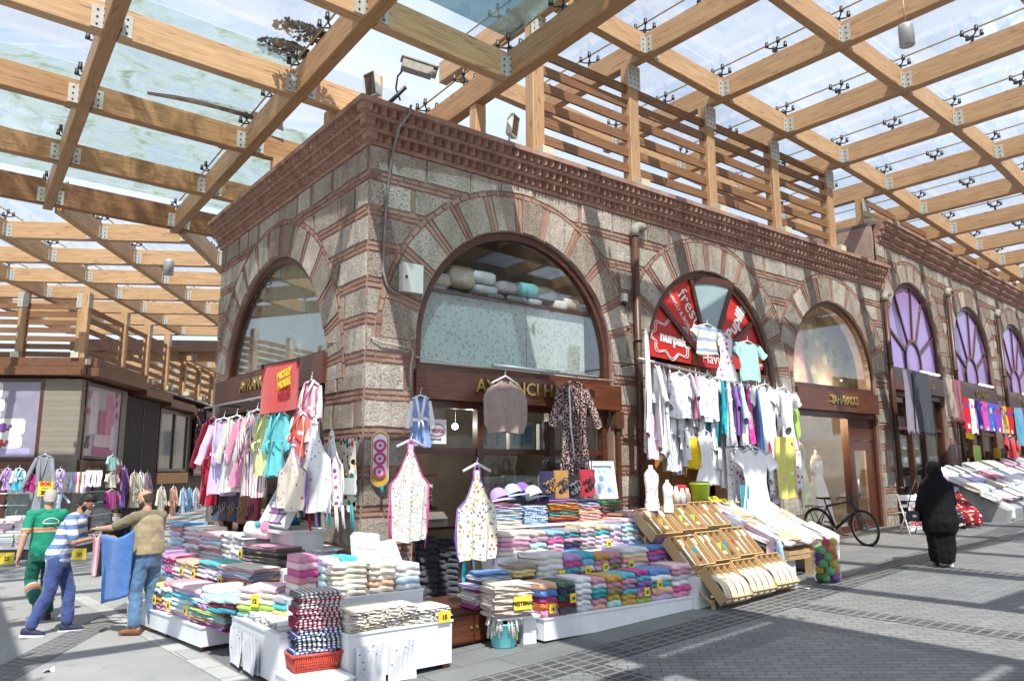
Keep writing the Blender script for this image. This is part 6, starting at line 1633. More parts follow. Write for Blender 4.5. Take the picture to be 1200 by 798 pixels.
# ---- shaded left front: robes and aprons
def lg(kind,x0,y0,x1,y1,m_,label,cat,x=-.55,rz=-PI/2,group='bathrobes and aprons on the shaded front',dr=0,**k):
    a=LF(x0,y0,x); b=LF(x1,y0,x); top=LF((x0+x1)/2,y0,x); c=LF((x0+x1)/2,y1,x)
    w=abs(a.y-b.y)/max(.5,abs(math.cos(dr)))
    return garment(kind,top,min(w,.95),top.z-c.z,rz+dr,m_,label,cat,group,**k)
pole('thin clothes rail over the robes of the shaded front',LF(241,478,-.5),LF(345,458,-.5),.018,3,.4,(1,0,0))
LG=[('robe',240,484,262,592,C_('wine red') if False else m_cloth('crimson terry',hexc('b01f38'),.08,.5,60),'crimson bathrobe at the far left end of the shaded front','bathrobe',{'dr':.2}),
 ('robe',252,485,274,580,C_('lavender'),'lilac grey bathrobe second from the far end','bathrobe',{'dr':.4,'x':-.6}),
 ('robe',266,482,290,577,P_CHK,'white checked bathrobe third from the far end','bathrobe',{'dr':.3}),
 ('robe',280,484,299,570,C_('pink'),'pink bathrobe right of the white checked robe','bathrobe',{'dr':.4,'x':-.52}),
 ('robe',290,475,314,582,P_RAIN,'rainbow striped bathrobe in the middle of the shaded front','bathrobe',{'dr':.3,'x':-.58}),
 ('robe',299,478,323,556,C_('lime green') if False else m_cloth('pale lime terry',hexc('cfdc9a'),.08,.5,60),'pale lime green bathrobe partly behind the turquoise robe','bathrobe',{}),
 ('robe',312,474,344,558,m_cloth('aqua terry',hexc('5fc4c9'),.08,.5,60),'turquoise bathrobe with tied belt below the red towel','bathrobe',{'x':-.68}),
 ('robe',341,476,365,537,P_COW,'coral and white child bathrobe left of the pier','bathrobe',{'x':-.65}),
 ('robe',350,440,381,518,P_PKW,'pink and white child bathrobe hung high beside the pier','bathrobe',{'x':-.5}),
 ('apron',328,516,360,598,SP('beige rose apron print',hexc('e3d8c6'),[hexc('b5606f'),hexc('a07f5f'),hexc('c98f9f')],15,.26,.55),'beige apron with rose print and purple edging','apron',{'x':-.75,'mat2':C_('purple')}),
 ('apron',350,490,388,600,SP('white flower apron print',W_,[hexc('5f9fae'),hexc('b55f7f'),hexc('7f8f9f')],14,.22,.4),'long white apron with small flowers near the pier','apron',{'x':-.65}),
 ('apron',376,504,402,592,P_WP,'white apron with pink blossoms beside the bold print apron','apron',{'x':-.5}),
 ('cloth',399,514,418,598,P_BOLD,'apron cloth with bold mustard, black and red abstract print on the pier','apron',{'x':-.28})]
for kind,x0,y0,x1,y1,m_,lab,cat,k in LG: lg(kind,x0,y0,x1,y1,m_,lab,cat,**k)
pk=thing('cloth_pocket_card','white square card pinned on the bold print apron','card',tuple(LF(408,560,-.33)),-PI/2); part('card',M_WHITE,pk,lambda m:m.bx(-.34,-.325,LF(417,560,-.33).y,LF(401,560,-.33).y,LF(408,579,-.33).z,LF(408,560,-.33).z))
for k,(x,c) in enumerate(((362,'red'),(370,'lilac'),(378,'white'),(386,'turquoise'),(394,'ivory'),(402,'silver grey'),(412,'teal'))):
    p=LF(x,592,-.5-.02*(k%3)); q=LF(x+2,622-3*(k%2),-.5-.02*(k%3))
    mb=MB(); mb.tube([p,p.lerp(q,.5)+Vector((0,.02*math.sin(k*3),0)),q],.012,5); mb.tube([p+Vector((0,.035,0)),q+Vector((0,.05,.03))],.010,5)
    o=mb.build('apron_ribbon',C_(c)); tag(o,'%s ribbon ends dangling below the aprons on the shaded front'%c,'ribbon','ribbons dangling below the aprons')
# red towel with yellow lettering and dark scarf
rt=thing('hanging_towel','bright red towel with yellow lettering hung high over the shaded shop sign','towel',tuple(LF(330,424,-.75)),-PI/2)
a=LF(308,430,-.75); b=LF(350,422,-.75); zl=LF(330,482,-.75).z
M_REDT=m_cloth('vivid red terry',(.62,.016,.016),.06,.4,50)
mb=MB(); mb.grid(14,12,lambda s,t:(-.75-.02*math.sin(s*7)*t, a.y+(b.y-a.y)*s+.06*(.5-s)*t, (a.z+(b.z-a.z)*s)*(1-t)+zl*t)); mb.grid(14,12,lambda s,t:(-.735-.02*math.sin(s*7)*t, a.y+(b.y-a.y)*s+.06*(.5-s)*t, (a.z+(b.z-a.z)*s)*(1-t)+zl*t)); mb.build('body',M_REDT,rt,True,fixn=False)
M_YEL=plain('yellow print',(.85,.6,.02),.7,.05,6)
MT=Matrix.Translation((-.785,(a.y*.30+b.y*.70),a.z-.26))@Matrix.Rotation(-PI/2,4,'Z')@Matrix.Rotation(rad(-6),4,'Y')
text('lettering','MICKEY\nMOUSE',.13,M_YEL,MT,rt,.004,'CENTER',.008,1.0)
mb=MB(); mb.tube([a+Vector((0,.02,.02)),b+Vector((0,-.02,.02))],.012,6); 
for q in (a,b): mb.box(q+Vector((-.005,0,.0)),(.03,.05,.07))
mb.build('clip_hanger',M_BLACK,rt,True)
lg('scarf',231,478,243,534,P_NIGHT,'black scarf with bright flowers hanging at the far end of the shaded front','scarf',x=-.35,group=None)
# oven glove on the pier
og=thing('oven_glove','long oven glove with three pink crochet rings hanging on the corner pier','oven glove',tuple(RF(447,505,-.07)))
p=RF(446,506,-.08); q=RF(446,570,-.08); H=p.z-q.z; Mg=Matrix.Translation((p.x,-.08,q.z))@Matrix.Rotation(rad(-30),4,'Z')
def oval(m,rx,z0,z1,y,t,mi=0):
    n=24; c=(z0+z1)/2; hh=(z1-z0)/2-rx
    pts=[(rx*math.cos(PI*k/12),c+hh+rx*math.sin(PI*k/12)) for k in range(13)]+[(rx*math.cos(PI+PI*k/12),c-hh+rx*math.sin(PI+PI*k/12)) for k in range(13)]
    m.prism(pts,y-t,y,mi,Mg)
part('mustard_lining',C_('mustard'),og,lambda m:oval(m,.105,0,H,0,.03)); part('white_body',M_WHC,og,lambda m:oval(m,.088,.10,H-.03,-.031,.012))
for k in range(3):
    zc=.19+.165*k
    part('crochet_ring',C_('hot pink'),og,lambda m:m.tube([Mg@Vector((.066*math.cos(2*PI*j/18),-.052,zc+.066*math.sin(2*PI*j/18))) for j in range(18)],.017,6,closed=True))
    mb=MB(); mb.ball(Mg@Vector((0,-.055,zc)),.02,8,6); mb.build('pompom',C_('magenta'),og,True)
part('tassel',C_('teal'),og,lambda m:m.tube([Mg@Vector((.03,-.02,.02)),Mg@Vector((.04,-.02,-.1))],.02,6))
part('edging',M_WHC,og,lambda m:m.tube([Mg@Vector((.105*math.cos(a),-.015,(H-.105 if math.sin(a)>0 else .105)+.105*math.sin(a))) for a in [2*PI*k/32 for k in range(32)]],.012,5,closed=True))
# ---- sunny front of the towel shop
GS='clothes hung over the towel shop front'
rg('robe',480,458,506,523,M_BLUEC,'blue child bathrobe with white scarf hanging at the left of the sunny doorway','bathrobe',y=-.35,group=GS,mat2=M_WHC,rz=-.5)
def bare_hanger(label,p):
    t=thing('coat_hanger',label,'hanger',p,0,'white coat hangers over the doorway'); mb=MB(); mb.tube([(.0,0,.0),(.018,0,.03),(.0,0,.05),(-.018,0,.03)],.005,5); mb.tube([(-.2,0,-.12),(0,0,-.03),(.2,0,-.12)],.017,7); mb.tube([(0,0,0),(0,0,-.03)],.006,5); mb.build('wire',M_HANGW,t)
bare_hanger('white coat hanger holding the flower dot apron',RF(482,512,-.72)); bare_hanger('white coat hanger holding the toy print apron',RF(559,540,-1.32))
rg('apron',460,514,503,634,P_AP1,'white apron with coloured flower dots and pink edging hanging in the doorway','apron',y=-.75,group=GS,mat2=C_('hot pink'),hanger=None)
rg('apron',537,544,581,656,P_AP2,'cream apron with toy print and purple edging hanging before the doorway','apron',y=-1.35,group=GS,mat2=C_('purple'),hanger=None)
rg('poncho',566,436,618,507,M_TAUPE,'taupe poncho with open collar hanging over the brass letters','poncho',y=-.32,group=GS)
rg('robe',647,442,696,560,P_LEO,'long leopard print robe with pale zip hanging over the sunny shop sign','robe',y=-.35,group=GS,sleeve=.42,hanger='b')
zp=thing('robe_zip','pale grey zip strip down the front of the leopard robe','zip',tuple(RF(668,452,-.47))); part('tape',M_WHITE,zp,lambda m:m.tube([RF(667,453,-.46),RF(669,500,-.475),RF(673,535,-.48)],.012,6))
for k,(x,c) in enumerate(((541,'turquoise'),(546,'brown'),(552,'silver grey'),(557,'olive'))):
    garment('scarf',RF(x+4,650,-1.2),.13,.42,.5,terry(c),'%s narrow shawl hanging below the toy print apron'%c,'shawl','narrow shawls below the toy print apron')
# ---- further up the street
def bg_(kind,x0,y0,x1,y1,m_,label,cat,v=-.7,group=None,**k):
    n=B2.v; o=B2.w(0,v,0); a=hit(x0,y0,n,o); b=hit(x1,y0,n,o); t=hit((x0+x1)/2,y0,n,o); c=hit((x0+x1)/2,y1,n,o)
    return garment(kind,t,(b-a).length,t.z-c.z,B2.h,m_,label,cat,group,**k)
G3='textiles hung outside the street shops'
P_DGR=m_stripes('charcoal lattice weave',[(2,hexc('2b2e36')),(1,hexc('474b55'))],14,0,0,.05); P_LGR=m_stripes('lilac grey weave',[(3,hexc('8f8496')),(1,hexc('77707f'))],16,2)
bg_('scarf',1057,434,1073,505,P_LGR,'lilac grey fringed shawl hanging left of the charcoal shawl','shawl',group=G3); bg_('scarf',1068,436,1089,506,P_DGR,'charcoal lattice fringed shawl outside the first purple window shop','shawl',group=G3,v=-.74)
bg_('scarf',1104,443,1117,487,C_('taupe'),'taupe shawl on the pier between the street shops','shawl',group=G3); bg_('scarf',1114,445,1126,492,C_('burgundy'),'dark wine shawl on the pier between the street shops','shawl',group=G3)
RB=[hexc('c9282f'),hexc('dfe3ea'),hexc('5a3fa0'),hexc('d94f9a'),hexc('3f6fc0'),hexc('7f4fb5'),hexc('e0b53f')]
for k in range(8):
    x=1127+7.3*k; c=RB[k%7]
    bg_('cloth',x,466+1.6*k,x+8,506-(k>1)*6+1.2*k,SP('beach towel print %d'%k,c,[hexc('f0f0f0'),hexc('e0c03f'),hexc('2f3f8f'),RB[(k+2)%7]],5,.42,.7),'%s beach towel in the row below the second purple window'%['red print','white print','violet print','pink print','blue print','purple print','golden print','second red print'][k],'beach towel',group='beach towels in a row up the street')
for k,(x,c) in enumerate(((1188,'teal'),(1193,'blue'),(1198,'olive'))): bg_('cloth',x,478,x+6,522,C_(c),'%s towel hanging at the right edge of the street shops'%c,'towel',group='towels at the right edge of the street')
bg_('tee',1176,508,1191,536,C_('red'),'red shirt with a yellow tag hanging low on the far pier','shirt',group=G3); bg_('cloth',1140,522,1149,548,C_('lime green'),'lime green cloth hanging in the second street shop door','cloth',v=-.2); 
for k,(x,y) in enumerate(((1131,502),(1164,525),(1185,528))): bg_('cloth',x,y,x+9,y+12,M_YEL,'small yellow notice %s of the street shops'%['below the red beach towel','in the second doorway','beside the red shirt'][k],'notice',v=-.25)
# ---- across the left street
def fl_(kind,x0,y0,x1,y1,m_,label,cat,side=False,off=-.5,group='clothes outside the shop across the left street',**k):
    n=(FL.u if side else FL.v); o=FL.w(-off if side else 0,0 if side else off,0)
    a=hit(x0,y0,n,o); b=hit(x1,y0,n,o); t=hit((x0+x1)/2,y0,n,o); c=hit((x0+x1)/2,y1,n,o)
    return garment(kind,t,min(1.1,(b-a).length),t.z-c.z,FL.h+(PI/2 if side else 0)+k.pop('dr',0),m_,label,cat,group,**k)
fl_('robe',2,546,17,574,C_('lilac'),'lilac child bathrobe at the left edge outside the far shop','bathrobe'); fl_('robe',13,546,33,574,m_cloth('cyan terry',hexc('4fb8d0'),.08,.4,50),'cyan child bathrobe with white hood outside the far shop','bathrobe',mat2=M_WHC); fl_('robe',27,552,46,576,C_('magenta'),'magenta child bathrobe outside the far shop','bathrobe')
fl_('robe',38,530,68,604,C_('grey'),'large grey bathrobe on the travertine pillar across the left street','bathrobe',off=-.6)
fl_('robe',61,547,81,577,C_('lavender'),'pale lilac pyjama set hanging right of the travertine pillar','pyjamas'); fl_('tee',62,574,76,603,SP('pale blue pyjama print',hexc('b5c9e0'),[hexc('7f8fb5'),hexc('e0b5c0')],9,.3,.6),'pale blue printed pyjama top below the lilac set','pyjamas')
for k,c in enumerate(('light pink','silver grey','teal','hot pink','ivory','olive','white','lilac')): fl_('cloth',79+2.9*k,553,82+2.9*k,577,C_(c),'%s towel in the row hanging below the gold lettered sign'%c,'towel',group='towels in a row below the gold lettered sign')
for k in range(3): fl_('cloth',101+6.6*k,551,107+6.6*k,570,P_WF,'white printed tea towel, %s of three under the gold lettered sign'%['left','middle','right'][k],'tea towel',off=-.7,group='tea towels under the gold lettered sign')
fl_('tee',126,531,138,551,C_('mint'),'mint shirt hung high by the dark shutters','shirt',side=True,off=-.5); fl_('tee',124,551,139,571,C_('cream'),'cream child shirt by the dark shutters','shirt',side=True,off=-.6); fl_('tee',120,571,142,596,C_('magenta'),'magenta shirt by the dark shutters','shirt',side=True,off=-.7)
fl_('robe',133,537,145,566,C_('rose'),'rose bathrobe by the dark shutters','bathrobe',side=True,off=-.4); fl_('robe',142,546,150,594,C_('purple'),'purple bathrobe by the dark shutters','bathrobe',side=True,off=-.5)
for k,(x0,x1,c) in enumerate(((152,163,'beige'),(160,170,'ivory'),(168,178,'mauve'))): fl_('robe',x0,551,x1,594,C_(c),'%s pyjama set under the two pane side window'%c,'pyjamas',side=True,off=-.6)
for k,(x0,x1,c) in enumerate(((181,198,'cream'),(197,210,'peach'),(211,219,'light blue'),(218,226,'sky blue'),(226,234,'silver grey'))): fl_('robe',x0,568+2*(k>1),x1,606,C_(c),'%s long robe hanging below the warm timber niche'%c,'robe',side=True,off=-.5)
t=thing('sale_sign','yellow sale sign with red and black lettering below the grey bathrobe','sign',tuple(FL.w(-1.0,-.95,1.2)),FL.h)
n=FL.v; o=FL.w(0,-.95,0); a=hit(45,564,n,o); b=hit(61,581,n,o)
Ms=FL.mat(((a+b)/2-FL.o).dot(FL.u),-.95,(a.z+b.z)/2); ww=(b-a).dot(FL.u); hh=a.z-b.z
part('board',bpy.data.materials['yellow card'],t,lambda m:m.bx(-ww/2,ww/2,0,.012,-hh/2,hh/2,0,Ms)); text('lettering','\u015eOK',hh*.34,M_REDPRINT,Ms@T_(0,-.004,hh*.32),t,.002,'CENTER',.01); text('lettering','20.-',hh*.34,M_BLACKPRINT,Ms@T_(0,-.004,-hh*.28),t,.002,'CENTER',.01); text('lettering','HAVLU',hh*.14,M_BLACKPRINT,Ms@T_(0,-.004,hh*.03),t,.002)
# mannequins and gowns in the dress shop
def gown(x,y,z0,h,c,label,head=True):
    t=thing('dress_mannequin',label,'mannequin',(x,y,z0),0,'mannequins in the dress shop')
    mm=m_cloth('gown '+label[:12],c,.1,.3,30)
    mb=MB(); n=40; H=h
    R=[(0,.34,.28),(.2,.30,.24),(.45,.23,.18),(.6,.145,.11),(.64,.125,.095),(.72,.155,.12),(.80,.175,.11),(.845,.15,.08)]
    vs=[]
    for z,rx,ry in R:
        for j in range(n):
            a=2*PI*j/n; k=1+(.10*math.sin(9*a)+.05*math.sin(14*a+1))*max(0,(.6-z)/.6)
            vs.append((rx*k*math.cos(a),ry*k*math.sin(a),z*H))
    mb.add(vs,[(i*n+j,i*n+(j+1)%n,(i+1)*n+(j+1)%n,(i+1)*n+j) for i in range(len(R)-1) for j in range(n)],0,None,True); mb.build('gown',mm,t,fixn=False)
    mb=MB(); mb.lathe([(.16,.83*H),(.15,.86*H),(.09,.885*H),(.05,.90*H),(.045,.95*H),(.0,.955*H)],16,0,Matrix.Diagonal((1,.6,1,1))); mb.build('bust_form',plain('cream form',(.55,.47,.36),.6,.05,5),t)
    for s in (-1,1):
        mb=MB(); mb.tube([(s*.155,0,.82*H),(s*.19,.0,.72*H),(s*.175,-.03,.62*H)],[.05,.045,.035],10); mb.build('sleeve',mm,t)
    mb=MB(); mb.ball((0,0,.97*H),.03,8,6); mb.build('knob',M_FRAME,t)
gown(10.55,.75,.72,1.82,(.38,.27,.22),'mannequin in a dusty beige gown at the left of the lit window'); gown(11.0,.62,.74,2.05,(.32,.34,.22),'mannequin in a sage green gown in the middle of the lit window'); gown(11.7,.62,.74,1.75,(.42,.37,.38),'mannequin in a pale lilac gown at the right of the lit window')
t=gown(11.35,.68,3.76,1.75,(.62,.33,.26),'mannequin in a peach pink gown in the arched dress shop window')
# ------------------------------------------------------------------ props along the sunny front
M_PINE=m_wood('pale pine crate',(.40,.25,.11),(.55,.37,.18),(.66,.47,.26),3.0,.6,.2)
M_SISAL=m_cloth('sisal',hexc('d9c79f'),.12,.8,90); M_LOOFAH=m_cloth('loofah',hexc('cdb98a'),.15,.9,60); M_RUBBER=plain('dark pumice',(.12,.06,.04),.9,.2,30,0,.6)
def frame_at(p,h): return Frame(p.x,p.y,math.degrees(h))
pA,pB=GP(846,716),GP(932,691)
hd=math.atan2(pB.y-pA.y,pB.x-pA.x)
FCr=Frame(pA.x,pA.y,math.degrees(hd))
CRL=(pB-pA).length
cr_items=random.Random(21)
def crate_mesh(w,d,hh,ndiv):
    mb=MB(); t=.012
    mb.bx(0,w,-.01,0,0,d); 
    mb.bx(0,w,-hh,-.0105,0,t); mb.bx(0,w,-hh,-.0105,d-t,d); mb.bx(0,t,-hh,-.0105,t+.001,d-t-.001); mb.bx(w-t,w,-hh,-.0105,t+.001,d-t-.001)
    for k in range(1,ndiv): mb.bx(w*k/ndiv-.004,w*k/ndiv+.004,-hh+.01,-.0105,t+.001,d-t-.001)
    return mb.mesh('crate_body',[M_PINE])
CW=CRL/3-.012
ME_C=crate_mesh(CW,.50,.15,4)
tiers=[(0,.02,.06,48),(-.10,.50,.42,46),(-.16,.98,.80,42)]
CRN=['bottom','middle','top']; PN3=['left','middle','right']
for ti,(du,v,z,ang) in enumerate(tiers):
    for k in range(3):
        u=du+k*(CW+.014)
        g=gz(FCr.w(u,v,0).x)
        o=link(ME_C,'wooden_crate'); o.matrix_world=FCr.mat(u,v,g+z)@Matrix.Rotation(-rad(90-ang)+0,4,'X')
        tag(o,'pale wooden crate with compartments tilted in the %s tier, %s one'%(CRN[ti],PN3[k]),'crate','tilted wooden crates of bath brushes')
        Mc=o.matrix_world.copy()
        for c in range(4):
            x=(c+.5)*CW/4; r=cr_items.random(); T=Mc@Matrix.Translation((x,-.05,.06))
            where='in compartment %d of the %s %s crate'%(c+1,CRN[ti],PN3[k])
            where='in the %s compartment of the %s %s crate'%(['first','second','third','fourth'][c],CRN[ti],PN3[k])
            if ti==0:
                t=thing('bath_glove','pale sisal bath strap with white edging %s'%where,'bath brush',T.translation,0,'bath goods in the tilted crates')
                mb=MB(); mb.grid(6,12,lambda a,b:((a-.5)*.10,-.05-.085*math.sin(PI*b)-.01*math.sin(PI*a),.40*b-.08),0,T); mb.grid(6,12,lambda a,b:((a-.5)*.10,-.03-.085*math.sin(PI*b),.40*b-.08),0,T); mb.build('pad',M_SISAL,t,True,fixn=False)
                mb=MB()
                for s in (-.05,.05): mb.tube([T@Vector((s,-.045-.085*math.sin(PI*b/8),.40*b/8-.08)) for b in range(9)],.008,5)
                mb.build('edging',M_WHITE,t,True)
            elif r<.45:
                t=thing('bath_brush','white handled bath brush %s'%where,'bath brush',T.translation,0,'bath goods in the tilted crates')
                mb=MB(); mb.tube([T@Vector((0,-.04,-.02)),T@Vector((0,-.05,.15)),T@Vector((0,-.05,.33))],[.012,.011,.02],8); mb.build('handle',M_WHITE if r<.3 else M_PINE,t,True)
                mb=MB(); pillow(mb,.07,.06,.12,3,0,T@Matrix.Translation((0,-.06,.28))); mb.build('bristles',M_SISAL if r<.25 else M_WHC,t,True)
            elif r<.7:
                t=thing('soap_bottle','white bath bottle with coloured cap %s'%where,'bottle',T.translation,0,'bath goods in the tilted crates')
                Tb=T@Matrix.Translation((0,-.03,.0)); mb=MB(); mb.lathe([(0,0),(.038,0),(.04,.02),(.04,.2),(.02,.24),(.02,.26)],14,0,Tb); mb.build('bottle_body',plain('bottle plastic %d'%int(r*1000),[(.75,.75,.72),(.72,.66,.5),(.6,.7,.72)][int(r*100)%3],.35,.1,9),t,True)
                mb=MB(); mb.lathe([(.024,.262),(.024,.31),(0,.31)],12,0,Tb); mb.build('cap',terry(['orange','red','green','blue'][int(r*1000)%4]),t,True)
                mb=MB(); mb.lathe([(.0405,.06),(.0405,.15)],14,0,Tb); mb.build('paper_label',terry(['light yellow','mint','peach','lavender'][int(r*997)%4]),t,True)
            else:
                t=thing('pumice_sponge','round sponge and small packets %s'%where,'sponge',T.translation,0,'bath goods in the tilted crates')
                mb=MB(); pillow(mb,.10,.09,.07,int(r*99),0,T@Matrix.Translation((0,-.04,.04))); mb.build('sponge_body',M_RUBBER if r<.8 else M_LOOFAH,t,True)
                mb=MB(); mb.box(T@Vector((0,-.05,.2)),(.09,.03,.10)); mb.build('packet',terry(['red','mustard','lime green','teal','white'][int(r*1000)%5]),t,True)
# small packets along the tier edges
rr=random.Random(4)
for k in range(26):
    ti=k%2+1; du,v,z,ang=tiers[ti]; u=du+.06+(CRL-.1)*((k//2)+.5)/13; g=gz(FCr.w(u,v,0).x)
    col=['red','mustard','lime green','white','turquoise','orange','purple','ivory'][rr.randrange(8)]
    mb=MB(); pillow(mb,.11,.07,.06,k,0,FCr.mat(u,v-.03,g+z-.02)@Matrix.Rotation(rr.uniform(-.5,.5),4,'Z')); o=mb.build('soap_packet',terry(col)); o['kind_of_cloth']=''
    del o['kind_of_cloth']
    tag(o,'%s soap packet on the edge of the %s crate tier, %s from left'%(col,CRN[ti],['first','second','third','fourth','fifth','sixth','seventh','eighth','ninth','tenth','eleventh','twelfth','last'][k//2]),'soap packet','soap packets along the crate edges')
st=thing('crate_stand','white and wooden stand under the tilted brush crates','stand',tuple(FCr.w(.9,.8,.2)),FCr.h)
def crs(m):
    for u in (.0,CRL*.5,CRL-.05):
        g=gz(FCr.w(u,.6,0).x)
        m.bx(u,u+.04,.12,.16,g,g+.12,0,FCr.mat()); m.bx(u-.06,u-.02,.62,.66,g,g+.48,0,FCr.mat()); m.bx(u-.12,u-.08,1.1,1.14,g,g+.86,0,FCr.mat()); m.tube([FCr.w(u-.03,.12,g+.08),FCr.w(u-.1,1.35,g+.95)],.018,6)
part('legs',M_PINE,st,crs)
part('box',M_WHITE,st,lambda m:m.bx(-.12,.2,.30,.95,gz(3.6)-.0,gz(3.6)+.40,0,FCr.mat()))
part('top_ledge',M_PINE,st,lambda m:m.bx(-.3,CRL-.1,1.40,1.85,gz(4.6)+1.10,gz(4.6)+1.13,0,FCr.mat()))
# green bucket with leaves, bottles on the ledge
gb=thing('plant_pot','bright lime green plastic bucket with red and dark contents behind the crates','bucket',tuple(RF(821,590,-1.15)))
p=RF(821,586,-1.15); gb.location=p
mb=MB(); mb.lathe([(0,0),(.12,0),(.155,.24),(.168,.245),(.168,.265),(.15,.262),(.12,.02),(0,.02)],24); mb.build('tub',plain('lime plastic',(.36,.58,.03),.35,.05,6),gb)
mb=MB(); 
for k in range(9): pillow(mb,.10,.10,.09,k,0,Matrix.Translation((.09*math.cos(k*2.3),.09*math.sin(k*2.3),.20)))
mb.build('contents',plain('dark green contents',(.03,.06,.03),.8,.3,20),gb)
for k,(dx,c) in enumerate(((-.20,'red'),(.22,'red'))):
    mb=MB(); pillow(mb,.22,.16,.26,k,0); o=mb.build('bath_pouf',terry(c)); o.location=p+Vector((dx,.22,-.02)); tag(o,'red bath pouf %s the lime green bucket'%('left of','right of')[k],'bath pouf')
for k,(x,y,c) in enumerate(((793,592,'cream'),(800,594,'silver grey'),(806,594,'taupe'))):
    t=thing('soap_bottle','%s packaged bottle on the ledge beside the white torso forms'%c,'bottle',tuple(RF(x,y,-1.2)),0,'packages on the crate ledge'); mb=MB(); mb.lathe([(0,0),(.05,0),(.052,.18),(.03,.24),(.0,.24)],14); mb.build('bottle_body',terry(c),t); mb=MB(); mb.lathe([(.025,.24),(.025,.28),(0,.28)],10); mb.build('cap',M_WHITE,t)
# ---- table heaped with cloth goods
pC=GP(880,668); FT2=Frame(5.75,-2.05,2); MT2=FT2.mat(); g=gz(6.5)
tb=thing('display_table','low white display table under the heap of cloths before the dress shop','table',tuple(FT2.w(.8,.5,g)),FT2.h)
part('box',M_WHITE,tb,lambda m:(m.bx(.02,.62,-.02,.7,g-.02,g+.26,0,MT2),m.bx(1.45,1.9,.2,.9,g-.0,g+.36,0,MT2),m.bx(-.2,.3,.5,1.2,g-.05,g+.55,0,MT2)))
part('slanted_board',M_WHITE,tb,lambda m:m.add([(-.1,.0,g+.50),(1.95,.0,g+.52),(1.85,1.25,g+1.02),(-.15,1.25,g+1.02),(-.1,.0,g+.47),(1.95,.0,g+.49),(1.85,1.25,g+.99),(-.15,1.25,g+.99)],[(0,1,2,3),(7,6,5,4),(0,4,5,1),(1,5,6,2),(2,6,7,3),(3,7,4,0)],0,MT2))
for k,(u,z,w) in enumerate(((.35,.28,.62),(1.25,.36,.5))):
    t=thing('wooden_crate','slatted pine crate %s under the heap of cloths'%('on the white box','behind the bag of poufs')[k],'crate',tuple(FT2.w(u,0,g+z)),FT2.h,'pine crates under the heap of cloths')
    part('slats',M_PINE,t,lambda m:[m.bx(u,u+w,-.08+.0,-.066,g+z+.075*q,g+z+.06+.075*q,0,MT2) for q in range(2)]+[m.bx(u,u+w,.35,.364,g+z+.075*q,g+z+.06+.075*q,0,MT2) for q in range(2)])
    part('ends',M_PINE,t,lambda m:(m.bx(u,u+.014,-.064,.348,g+z,g+z+.14,0,MT2),m.bx(u+w-.014,u+w,-.064,.348,g+z,g+z+.14,0,MT2)))
t=thing('wooden_crate','pine crate standing on end right of the bag of coloured poufs','crate',tuple(FT2.w(1.42,-.1,g)),FT2.h)
part('slats',M_PINE,t,lambda m:[m.bx(1.10+.1*q,1.18+.1*q,-.22,-.206,g,g+.36,0,MT2) for q in range(3)]); part('ends',M_PINE,t,lambda m:(m.bx(1.1,1.40,-.204,.1,g,g+.014,0,MT2),m.bx(1.1,1.40,-.204,.1,g+.346,g+.36,0,MT2),m.bx(1.1,1.114,-.204,.1,g+.015,g+.345,0,MT2),m.bx(1.386,1.40,-.204,.1,g+.015,g+.345,0,MT2)))
rr=random.Random(12)
GH='cloths heaped on the slanted table before the dress shop'
cols=['white','ivory','light pink','light blue','cream','white','lavender','mint','white','silver grey','peach','beige']
PR=[P_WF,P_WP,P_WB,M_WHC,P_WN]
names_u=['far left','left','centre left','centre','centre right','right','far right']
for r in range(6):
    for k in range(7):
        u=-.02+.29*k+rr.uniform(-.05,.05); v=.02+.20*r+rr.uniform(-.03,.03); z=g+.525+.40*v+.01*rr.random()
        c=cols[rr.randrange(len(cols))]; usep=rr.random()<.4
        M=FT2.mat(u,v,z)@Matrix.Rotation(rr.uniform(-.5,.5),4,'Z')@Matrix.Rotation(rad(21)+rr.uniform(-.08,.08),4,'X')
        towel(M,rr.uniform(.22,.34),rr.uniform(.28,.42),rr.uniform(.04,.075),PR[rr.randrange(5)] if usep else c,'%s folded cloth in the %s row of the slanted heap, %s'%('printed white' if usep else c,['front','second','third','fourth','fifth','back'][r],names_u[k]),2,rr,name='folded_cloth',cat='cloth',group=GH)
def drape(label,u0,u1,v,z0,drop,mat_,seed,name='draped_cloth'):
    rr=random.Random(seed); ph=rr.random()*9
    mb=MB()
    def fn(a,b):
        u=u0+(u1-u0)*a; f=b*(.40+drop)
        if f<.40: return tuple(FT2.w(u,v+.40-f,z0+.4*(.40-f)+.02*math.sin(9*a+ph)+.035))
        d=f-.40
        return tuple(FT2.w(u+.02*math.sin(6*d+ph),v-.02-.025*math.sin(8*a*2+ph)*min(1,d*4),z0+.03-d+.03*math.sin(13*a+ph)*b))
    mb.grid(18,14,fn); o=mb.build(name,mat_,fixn=False); sm=o.modifiers.new('s','SOLIDIFY'); sm.thickness=.008
    return tag(o,label,'cloth')
drape('white lace cloth with fringe hanging over the right front of the heaped table',1.55,2.02,.0,g+.55,.42,M_WHC,1); drape('pale pink cloth hanging over the left front of the heaped table',-.14,.10,.02,g+.60,.50,SP('pale pink lace',hexc('e3bcc4'),[hexc('e8d8d8'),hexc('d98f8f')],12,.3,.6),2); drape('pale blue net cloth hanging beside the pink cloth on the heaped table',.12,.30,.02,g+.55,.30,C_('light blue'),5)
drape('white printed cloth spread over the front edge of the heaped table',.32,1.5,.0,g+.53,.06,P_WF,7)
for k,(u,v,z,w,b) in enumerate(((.32,1.15,1.17,.26,'70 TL'),(.72,1.2,1.12,.22,'50 TL'))): card(FT2,u,v,g+z-.05,w,.14,b,['bright yellow price card at the back left of the heaped table','second yellow price card at the back of the heaped table'][k],-.9,.08)
